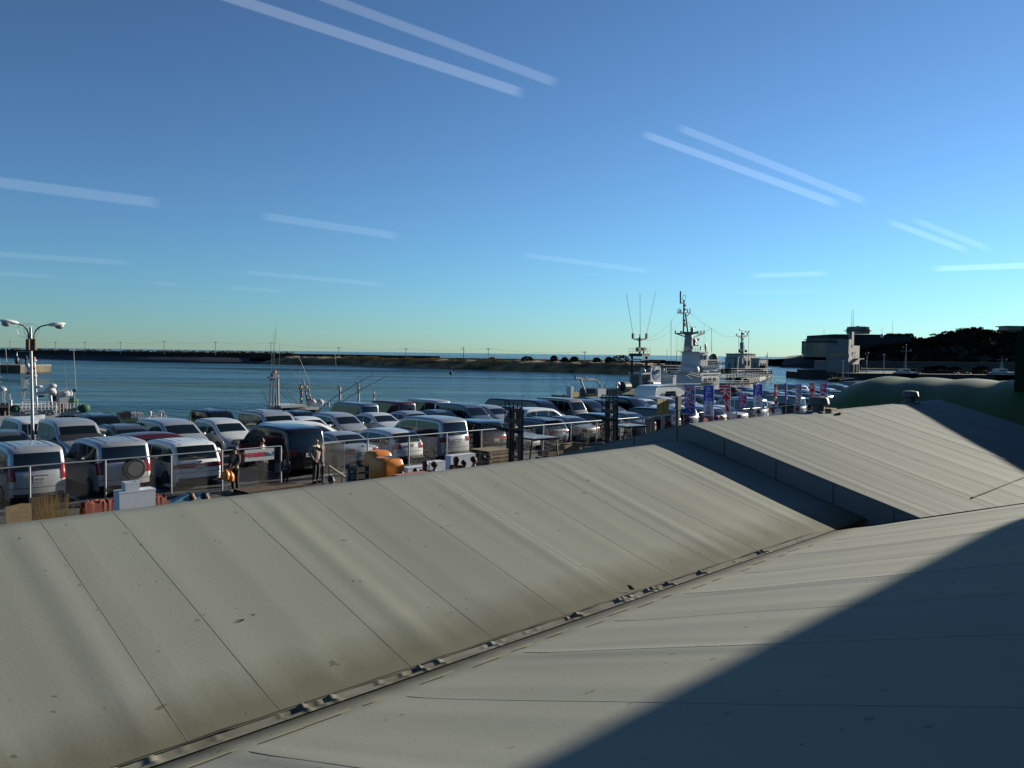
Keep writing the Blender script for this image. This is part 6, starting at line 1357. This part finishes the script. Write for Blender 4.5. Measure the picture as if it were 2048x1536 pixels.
# stone pier at the left edge with people
q = gp(10, 745.5, WZ); t = thing('stone_pier', 'short stained stone pier reaching in from the left edge', 'pier', (q.x, q.y, WZ)); pm = mat('stained pier stone', (.13, .115, .07), .9, var=.5, sc_=.35, c2=(.03, .03, .02)); sp_ = q.y/1607
b = MB(); hh = (aty(20, 730, q.y).z-WZ); b.bx((-60, 0, -2), ((41-10)*sp_, 14, hh)); b.build('pier_body', pm, t); b = MB(); b.bx((-60, -.06, hh-.35), (31*sp_+.06, 14, hh+.02)); b.build('coping', conc, t)
for x, lab in ((25, 'distant dark figure standing on the stone pier, left of two'), (29, 'distant dark figure standing on the stone pier, right of two')): person((q.x+(x-10)*sp_, q.y+3), facing(60), 1.7, lab, 'black', 'navy', z=WZ+hh)
t = thing('pier_marker', 'dark upright marker at the tip of the stone pier', 'post', (q.x+24*sp_, q.y+4, WZ+hh)); b = MB(); b.lathe([(.3, 0), (.35, .6), (.2, 1.3), (.45, 1.5), (.3, 2.3), (.05, 2.6)], 8); b.build('marker', wetM, t)
# breakwaters at the harbour mouth
def farbox(b, x0, x1, y0, y1, Y, dep=12, bot=None):
    a = aty(x0, y0, Y); c_ = aty(x1, y1, Y); b.bx((a.x, Y, c_.z if bot is None else bot), (c_.x, Y+dep, a.z))
t = thing('breakwater', 'low black breakwater behind the white ships', 'breakwater', (0, 0, 0)); b = MB(); farbox(b, 1285, 1452, 721, 0, 300, 6, -2); farbox(b, 1300, 1345, 719.5, 0, 300, 4, -2); b.build('wall', wetM, t); b = MB(); farbox(b, 1285, 1452, 729, 0, 292, 7.9, -2); b.build('lower_step', wetM, t)
t = thing('breakwater', 'black breakwater with a small white shed at the harbour mouth', 'breakwater', (0, 0, 0)); b = MB(); farbox(b, 1526, 1560, 723, 0, 620, 10, -2); farbox(b, 1554, 1615, 717.5, 0, 600, 18, -2); b.build('wall', wetM, t); b = MB(); farbox(b, 1565, 1577, 715.5, 717.4, 600, 3); b.build('shed', white, t)
foamM = mat('breaking wave foam', (.75, .78, .80), .9, var=.2, sc_=.3); b = MB()
for cx, cy, wd, hg in ((1425, 719, 12, 3), (1436, 714, 22, 8), (1450, 717, 20, 6), (1390, 720, 20, 2.5), (1350, 721, 24, 1.6), (1533, 716, 24, 7), (1541, 714, 12, 6), (1550, 718, 16, 5), (1515, 718, 16, 3), (1300, 716.5, 30, 1.5), (1475, 718, 30, 3)):
    Y = 640; q = aty(cx, cy, Y); k = Y/1607; base = WZ
    rows = []
    for i in range(15):
        s_ = i/14*2-1; hh_ = max(.15, (1-s_*s_)*hg*k*(.75+.7*mnoise.noise((cx+s_*3, 0, 1)))); rows.append([Vector((q.x+s_*wd*k/2, Y+dy, base+hh_*z_)) for dy, z_ in ((-5, 0), (-2, .7), (0, 1), (2, .8), (7, 0))])
    b.grid(rows)
tag(b.build('breaking_waves', foamM, None, 'all'), 'white breaking waves outside the harbour mouth', 'surf', kind='stuff')
# pier with container like sheds and yellow fenders
q = gp(1450, 752, WZ); Yp = q.y; kp = Yp/1607
t = thing('fender_pier', 'dark pier with pale yellow fender panels beyond the survey boat', 'pier', (0, 0, 0)); b = MB(); farbox(b, 1436, 1545, 738, 0, Yp, 16, -3); b.build('pier_body', wetM, t)
yfm = mat('pale yellow fender', (.30, .24, .08), .8, var=.3, sc_=.4)
for x0, x1 in ((1443, 1452), (1455, 1465), (1468, 1477), (1480, 1489), (1525, 1534), (1537, 1544)):
    b = MB(); a = aty(x0, 741, Yp); c_ = aty(x1, 749, Yp); b.bx((a.x, Yp-.12, c_.z), (c_.x, Yp, a.z)); b.build('fender_panel', yfm, t)
shB = mat('blue grey shed wall', (.12, .16, .22), .7); shL = mat('pale grey shed wall', (.33, .33, .30), .7)  # one even pale grey on every shed wall
def cornerbox(name, label, cat, xc, ytop, ybase, Y, la, lb, ma, mb_, deco=None):
    q = aty(xc, ybase, Y); h = aty(xc, ytop, Y).z-q.z; t = thing(name, label, cat, (q.x, q.y, q.z), RU)
    b = MB(); b.bx((0, 0, -1), (la, lb, h)); o = b.build('walls', [mb_], t); b = MB(); b.bx((-.15, -.15, h), (la+.15, lb+.15, h+.25)); b.build('roof', shB, t); return t, h
for xc, yt, la, lb, nm in ((1468, 717, 4, 3.4, 'pale blue shed, left of three on the fender pier'), (1484, 708.5, 9, 6, 'tallest pale shed, middle of three on the fender pier'), (1518, 718, 6, 3.0, 'low pale shed, right of three on the fender pier')):
    t, h = cornerbox('harbour_shed', nm, 'shed', xc, yt, 738, Yp+2, la, lb, shL, shL)
    b = MB()
    for k in range(3): b.box((la*(.25+.25*k), -.03, h*.4), (la*.09, .05, h*.35))
    b.build('door', winM, t); b = MB(); b.box((-.03, lb*.5, h*.35), (.05, lb*.35, h*.5)); b.build('shutter', shB, t)
q = aty(1534, 738, Yp+1); t = thing('pier_lamp', 'thin pier lamp at the end of the fender pier', 'street lamp', q); b = MB(); h = aty(1534, 705, Yp+1).z-q.z; b.cyl((0, 0, 0), (0, 0, h), .10, n=6); b.box((-.3, 0, h-1.2), (.8, .2, .2)); b.build('pole', wetM, t)
q = aty(1530, 738, Yp+.6); t = thing('harbour_shed', 'dark hut at the tip of the fender pier', 'shed', q, RU); b = MB(); b.prism([(0, 0), (1.6, 0), (1.4, 1.1), (.3, 1.2)], 0, 2); b.build('walls', wetM, t)
# pier with the control building
q = gp(1622, 758.5, WZ); Yk = q.y; t = thing('control_pier', 'black pier carrying the white control building', 'pier', (0, 0, 0)); b = MB(); ptop = aty(1640, 745.5, Yk).z; b.bx((q.x, Yk, -3), (q.x+75, Yk+22, ptop)); b.bx((q.x, Yk+1, ptop), (q.x+5, Yk+12, ptop+.8)); b.build('pier_body', wetM, t)
cw = mat('control building white', (.19, .185, .19), .85, var=.08, sc_=.3)
cq = aty(1696, 745, Yk+4.5); cs = cq.y/1607; t = thing('control_building', 'white harbour control building with a slim tower, lit on its right side', 'building', (cq.x, cq.y, ptop), RU+radians(5))
hz = lambda y: (745-y)*cs
b = MB(); b.bx((0, 0, 0), (10.6, 6.6, hz(690))); b.build('main_block', cw, t); b = MB(); b.bx((0.02, -.03, hz(690)), (4.0, 3.4, hz(678))); b.build('stair_block', cw, t); b = MB(); b.bx((2.6, -.06, hz(690)), (4.6, 1.0, hz(662.5))); b.build('tower', cw, t)
b = MB(); b.bx((.6, 6.6, 0), (6, 10.5, hz(722))); b.build('low_wing', cw, t)
for u0_, u1_, y0, y1 in ((3.4, 3.7, 703, 710), (4.3, 7.2, 703, 712), (8.2, 9.4, 729, 737), (2.7, 4.0, 688, 694), (.3, .7, 708, 715)): b = MB(); b.bx((u0_, -.08, hz(y1)), (u1_, .02, hz(y0))); b.build('window', winM, t)
b = MB(); b.bx((-.05, 1, hz(712)), (.02, 5.5, hz(706))); b.build('window', winM, t)
for k in (5.0, 5.9, 6.7): b = MB(); b.bx((k, -.12, hz(712)), (k+.12, -.03, hz(703))); b.build('mullion', cw, t)
b = MB(); b.bx((4.8, -1.8, hz(717.5)), (9.6, 0, hz(716))); b.build('canopy', cw, t); b = MB(); b.bx((10.6, .0, hz(720)), (11.6, 1.2, hz(716))); b.build('balcony', cw, t)
for u_ in (2.4, 5.4, 7.6): b = MB(); b.bx((u_, -.9, 0), (u_+.35, 0, hz(728))); b.build('buttress', cw, t)
b = MB(); b.bx((2.0, .1, hz(662.5)), (2.2, .3, hz(620))); 
b = MB(); b.cyl((3.4, .4, hz(663)), (3.4, .4, hz(619)), .07, .03, 5); b.build('mast', wireM, t)
b = MB(); a_ = (0.05, 6.5, hz(690))
for k in range(8): b.cyl((.1, .4+k*.85, hz(690)), (.1, .4+k*.85, hz(684.5)), .04, n=4)
for z in (684.5, 687): b.cyl((.1, .4, hz(z)), (.1, 6.4, hz(z)), .04, n=4)
b.build('roof_rail', wireM, t)
for x, yt, yb, lab, rng in ((1685, 722, 765, 'slim lamp post in front of the control building', 0), (1733, 710, 744, 'post with a ring at its head right of the control building', 1), (1767, 709, 750, 'thin dark pole on the pier right of the ringed post', 0), (1698+70, 0, 0, '', 2)):
    if rng == 2: continue
    q = aty(x, yb, Yk-12 if x == 1685 else Yk+3); h = aty(x, yt, q.y).z-q.z; q.z = max(q.z, -2); t = thing('harbour_pole', lab, 'street lamp', q); b = MB(); b.cyl((0, 0, -.5), (0, 0, h), .12, .08, 6); b.build('pole', shipg, t)
    if rng == 0: b = MB(); b.box((0, 0, h), (.9, .3, .25)); b.build('lamp_head', white, t)
    else: b = MB(); b.tube([Vector((.5*cos(2*pi*k/14), 0, h+.5+.5*sin(2*pi*k/14))) for k in range(15)], .05, 4); b.build('ring', wireM, t)
# small moored boats before the pier
for x, y, L_, col, lab in ((1672, 763, 4.5, yeM, 'small boat with a bright yellow gunwale, left of the moored row'), (1695, 764, 4.5, shipw, 'small white boat second in the moored row'), (1716, 757, 5.5, shipg, 'small grey boat with deck frames below the ringed post'), (1738, 752, 5.0, shipw, 'small white cabin boat next to the green vault')):
    q = gp(x, y, WZ); t = thing('small_boat', lab, 'boat', q, radians(15), 'small boats moored by the pier'); b = MB(); rows = []
    for i in range(9): k = i/8; w_ = .9*(1-k**3)*(.8+.2*min(1, 4*k)); rows.append([(L_*(k-.5), -w_*.6, -.3), (L_*(k-.5), -w_, .7+.3*k*k), (L_*(k-.5), -w_+.1, .7+.3*k*k), (L_*(k-.5), 0, .45), (L_*(k-.5), w_-.1, .7+.3*k*k), (L_*(k-.5), w_, .7+.3*k*k), (L_*(k-.5), w_*.6, -.3)])
    b.grid(rows); b.build('hull', wetM, t, True); b = MB(); b.box((-.2, 0, .95), (1.6, 1.1, .28)); b.box((L_*.32, 0, 1.08), (.8, .8, .1)); b.build('cabin', col, t); b = MB(); b.cyl((.2, 0, .9), (.2, 0, 2.6), .05); b.tube([(-1.4, -.6, .7), (-1.4, -.6, 1.8), (-1.4, .6, 1.8), (-1.4, .6, .7)], .05); b.build('frame', shipg, t)
# ---- the headland
hillM = mat('dark wooded headland', (.010, .012, .008), .95, var=.5, sc_=.06); cliffM = mat('dark cliff facing', (.010, .010, .012), .9, var=.25, sc_=.04)
sky_ = [(1560, 717), (1585, 714), (1608, 708), (1640, 706), (1662, 702), (1690, 690), (1740, 682), (1800, 676), (1822, 679), (1842, 678), (1860, 669.5), (1890, 664), (1920, 659), (1936, 658), (1942, 663), (1975, 665), (1992, 667.5), (2005, 667.5), (2030, 665), (2080, 662), (2160, 668), (2300, 680)]
rows = []
for i in range(120):
    x = 1560+i*6.2
    for (xa, ya), (xb, yb) in zip(sky_, sky_[1:]):
        if xa <= x <= xb: yt = ya+(yb-ya)*(x-xa)/(xb-xa)
    Y0 = 470+(20 if x < 1700 else 0); Y1 = 545; foot = aty(x, 733, Y0); top = aty(x, yt, Y1); row = []
    for k in range(9):
        f = k/8; z = WZ+(top.z-WZ)*(f**.6)-0; n_ = mnoise.noise((x*.05, f*4, 2))*1.0*sin(pi*f); row.append(Vector((foot.x+(top.x-foot.x)*f, Y0+(Y1-Y0)*f*.8+6*mnoise.noise((x*.03, f*3, 5))*sin(pi*f), z+n_)))
    row += [Vector((top.x+4, Y1+40, top.z*.8)), Vector((top.x+8, Y1+90, -3))]; rows.append(row)
b = MB(); b.grid(rows); tag(b.build('hill', hillM, None, 'all', fixn=True), kind='structure')
woodM = mat('dark woodland leaves', (.014, .019, .010), 1, var=.6, sc_=.1, spec=0)
b = MB()
for i in range(1500):
    x = random.uniform(1700, 2120); f = random.uniform(.03, 1.0)**.8
    for (xa, ya), (xb, yb) in zip(sky_, sky_[1:]):
        if xa <= x <= xb: yt = ya+(yb-ya)*(x-xa)/(xb-xa)
    Y0, Y1 = 470, 545; foot = aty(x, 733, Y0); top = aty(x, yt, Y1); q = Vector((foot.x+(top.x-foot.x)*f, Y0+(Y1-Y0)*f*.8, WZ+(top.z-WZ)*f**.6)); r = random.uniform(1.0, 1.9)
    leafball(b, q+Vector((0, -.5, .2)), r, 16, .75, .85)
tag(b.build('woodland', woodM, fixn=False), 'dense dark evergreen wood covering the headland', 'woodland', kind='stuff')
for i, (x, yt, wp, lab) in enumerate(((1925, 656, 26, 'broad dense pine at the very top of the headland'), (1946, 659, 16, 'wind bent pine just right of the headland top'), (1957, 658, 18, 'flat topped pine in the middle of the ridge row'), (1972, 659, 18, 'flat topped pine right of the middle of the ridge row'), (1982, 662, 16, 'leaning pine with sky showing below its crown'), (1998, 665, 16, 'last low pine near the hilltop hotel'), (1893, 662, 20, 'rounded pine on the left shoulder of the headland'), (1868, 667, 18, 'lowest pine where the headland rises'))):
    tp = aty(x, yt, 541); g0 = tp.z-3.4; t = thing('pine_tree', lab, 'pine tree', (tp.x, 541, g0), 0, 'pines on the headland ridge'); r = wp*541/1607/2; b = MB(); b.cyl((0, 0, -1.5), (.4, 0, 1.6), .25, .16, 6); b.cyl((.4, 0, 1.6), (-.2, 0, 2.9), .15, .06, 5); b.cyl((.3, 0, 1.4), (r*.6, 0, 2.4), .09, .04, 5); b.build('trunk', wetM, t)
    b = MB()
    for c_ in ((0, 0, 2.9), (-r*.5, .3, 2.5), (r*.55, -.3, 2.45)): leafball(b, Vector(c_), r*.5, 110, .35, .3)
    b.build('crown', woodM, t, fixn=False)
# cliff with the round glass buildings
t = thing('cliff_wall', 'flat topped dark cliff wall beneath the pavilion', 'cliff', (0, 0, 0)); b = MB()
a0 = [aty(x, y, Y) for x, y, Y in ((1661, 715, 500), (1667, 668.3, 512), (1822, 669.5, 512), (1830, 715, 500))]
b.add([a0[0]-Vector((0, 0, 6)), a0[1], a0[2], a0[3]-Vector((0, 0, 6))]+[a+Vector((0, 46, 0)) for a in a0], [(0, 1, 2, 3), (1, 5, 6, 2), (0, 4, 5, 1), (3, 2, 6, 7), (4, 7, 6, 5)]); b.build('rock_face', cliffM, t)
b = MB()
for i in range(60): q = aty(random.uniform(1775, 1824), random.uniform(668.5, 671), 512); leafball(b, q, 1.0, 30, .7, .4)
b.build('scrub', woodM, t, fixn=False)
ledM = mat('pale roof fin', (.20, .23, .24), .5); glM = mat('grey green glazing', (.045, .06, .062), .15)
q = aty(1716, 668, 520); k5 = 520/1607; t = thing('glass_pavilion', 'round tiered glass pavilion on top of the cliff', 'building', q)
b = MB(); b.lathe([(21*k5, 0), (21*k5, 14*k5)], 24); b.build('glass_wall', glM, t); 
for r_, z in ((26, 5.5), (22.5, 9.2), (16.5, 13.2)): b = MB(); b.lathe([(r_*k5, z*k5), (r_*k5, (z+1.3)*k5), (.1, (z+1.6)*k5)], 28); b.build('roof_tier', mat('dark roof tier', (.03, .035, .037), .6), t)
b = MB()
for i in range(24): a = 2*pi*i/24; b.cyl((21.3*k5*cos(a), 21.3*k5*sin(a), 0), (21.3*k5*cos(a), 21.3*k5*sin(a), 9*k5), .12, n=4)
b.build('columns', poleM, t); b = MB(); b.lathe([(.6, 14*k5), (4*k5, 14.5*k5), (1, 16*k5)], 10); b.build('lantern', MC['dark roof tier'], t)
b = MB(); b.cyl((-10*k5, 0, 10*k5), (-10.5*k5, 0, 49*k5), .16, .06, 5); b.build('mast', wireM, t)
q = aty(1652, 708, 516); t = thing('round_museum', 'wide round glass building stepping down beside the cliff', 'building', q)
R_ = 45; b = MB(); b.lathe([(R_*k5, -2), (R_*k5, 25*k5)], 40); b.build('glass_wall', glM, t); b = MB(); b.lathe([(R_*k5+.3, 22*k5), (R_*k5+.4, 25*k5), (.1, 25.5*k5)], 40); b.build('roof_ring', cliffM, t)
for r_, z in ((41, 27.5), (35, 30.5)): b = MB(); b.lathe([(r_*k5, z*k5), (r_*k5, (z+1.2)*k5), (.1, (z+1.4)*k5)], 40); b.build('roof_tier', MC['dark roof tier'], t); b = MB(); b.lathe([(r_*k5*.93, (z-2.5)*k5), (r_*k5*.93, z*k5)], 40); b.build('clerestory', ledM, t)
b = MB()
for i in range(40): a = 2*pi*i/40; b.cyl(((R_+.4)*k5*cos(a), (R_+.4)*k5*sin(a), 0), ((R_+.4)*k5*cos(a), (R_+.4)*k5*sin(a), 22*k5), .16, n=4)
b.build('columns', ledM, t); b = MB(); b.cyl((-5*k5, 0, 30*k5), (-5*k5, 0, 50*k5), .12, .05, 5); b.build('mast', wireM, t)
q = aty(1764, 672.5, 508); t = thing('white_dome', 'small pale dome at the cliff edge', 'dome', q); b = MB(); b.ball((0, 0, .2), 1.3, 14, (.85, .8, 1.1)); b.build('shell', white, t, True)
q = aty(1764, 668, 514); t = thing('aerial_mast', 'thin aerial mast above the pale dome', 'mast', q); b = MB(); b.cyl((0, 0, 0), (0, 0, 3.6), .08); b.build('rod', wireM, t)
q = aty(1785, 668, 514); t = thing('aerial_mast', 'taller aerial mast right of the pale dome', 'mast', q); b = MB(); b.cyl((0, 0, 0), (0, 0, 7.6), .08); b.build('rod', wireM, t)
q = aty(2012, 668, 548); t = thing('hilltop_hotel', 'hotel with overhanging flat roofs half hidden by the dark hall', 'building', q)
b = MB(); b.bx((.8, 0, -2), (16, 10, 5.2)); b.build('walls', glM, t)
for z, o_ in ((2.2, .6), (5.0, 1.6)): b = MB(); b.bx((.8-o_, -1, z), (17, 11, z+.6)); b.build('roof_tier', MC['dark roof tier'], t)
b = MB(); [b.bx((1.3+k*1.6, -.1, -1), (1.6+k*1.6, 0, 5)) for k in range(8)]; b.build('columns', ledM, t)
# foot of the headland: road wall, strip of sand
t = thing('road_wall', 'long low grey retaining wall at the foot of the headland', 'wall', (0, 0, 0)); b = MB(); a = aty(1726, 722, 455); c_ = aty(2060, 726, 455); b.bx((a.x, 455, -1), (c_.x+20, 457, a.z)); b.build('wall', mat('dim retaining wall', (.06, .062, .06), .9), t)
b = MB(); rows = []
for i in range(24): x = 1722+i*14.5; q0 = aty(x, 737.5 if x < 1880 else 735, 1); Y_ = 440+((x-1722)*.04); P1 = ray(x, 737.5); rows.append([Vector((P1.x/P1.y*(Y_+d), Y_+d, z)) for d, z in ((0, -1.8), (1, -.9), (14, -.6), (40, .3))])
b.grid(rows); tag(b.build('far_beach', mat('dull far sand', (.06, .05, .03), .95, var=.3, sc_=.05)), kind='structure')
# far quay at the right with a hedge, cars and vessels
Yq = Yk+2; b = MB(); a = aty(1757, 750, Yq); b.bx((a.x+10, Yq+4, -3), (a.x+170, Yq+40, aty(1800, 747, Yq).z)); tag(b.build('far_quay', wetM), kind='structure'); zq = aty(1800, 747, Yq).z
hd = mat('hedge leaves', (.020, .026, .010), .85, var=.5, sc_=.5); t = thing('hedge', 'long dark hedge along the far quay above the green vault', 'hedge', (0, 0, 0)); b = MB()
for i in range(150): q = aty(random.uniform(1795, 2040), 749+random.uniform(-1, 2), Yq+6); leafball(b, Vector((q.x, q.y, zq+.5)), .9, 26, .7, .28)
b.build('foliage', hd, t, fixn=False)
for x0, r_, lab in ((1862, 2.8, 'dark round tree left on the far quay'), (1882, 2.9, 'dark round tree beside another on the far quay'), (1910, 2.2, 'smaller dark tree in the middle of the far quay'), (1962, 3.0, 'dark tree nearest the far vessel')):
    q = aty(x0, 745, Yq+10); t = thing('shade_tree', lab, 'tree', (q.x, q.y, zq), 0, 'trees on the far quay'); b = MB(); b.cyl((0, 0, -.2), (0, 0, 1.0), .15, .1, 6); b.build('trunk', wetM, t); b = MB(); leafball(b, Vector((0, 0, 1.3)), r_*.8, 380, .45, .35); b.build('crown', woodM, t, fixn=False)
def vessel(x, ytop, yh, wpx, lab):
    q = aty(x, 752, Yq-2); k = q.y/1607; t = thing('moored_vessel', lab, 'ship', (q.x, q.y, WZ), 0, 'vessels at the far quay'); h = lambda y: aty(x, y, q.y).z-WZ
    b = MB(); w_ = wpx*k/2; b.prism([(-w_, -.5), (w_*.9, -.5), (w_*1.15, h(yh)), (-w_, h(yh+1))], 0, 4); b.build('hull', shipg, t)
    b = MB(); b.bx((-w_*.6, .5, h(yh+1)), (w_*.3, 3.5, h(yh-6))); b.build('deckhouse', shipw, t); b = MB(); b.bx((-w_*.5, .4, h(yh-2.5)), (w_*.2, .6, h(yh-4.5))); b.build('window', winM, t)
    b = MB(); m0 = h(yh-5); m1 = h(ytop); b.cyl((0, 2, m0), (0, 2, m1), .14, .06, 6)
    for i in range(6): f = i/6; wd = 1.1*(1-f*.6); b.box((0, 2, m0+(m1-m0)*(.12+f*.5)), (wd, .4, .16))
    b.box((0, 2, m0+(m1-m0)*.72), (3.2, .12, .12)); b.box((1.4, 2, m0+(m1-m0)*.76), (.4, .2, .6)); b.build('mast', shipg, t)
vessel(1817, 688, 744, 36, 'white vessel with a tiered mast at the far quay'); vessel(2011, 712, 744, 40, 'pale vessel with a mast near the dark hall')
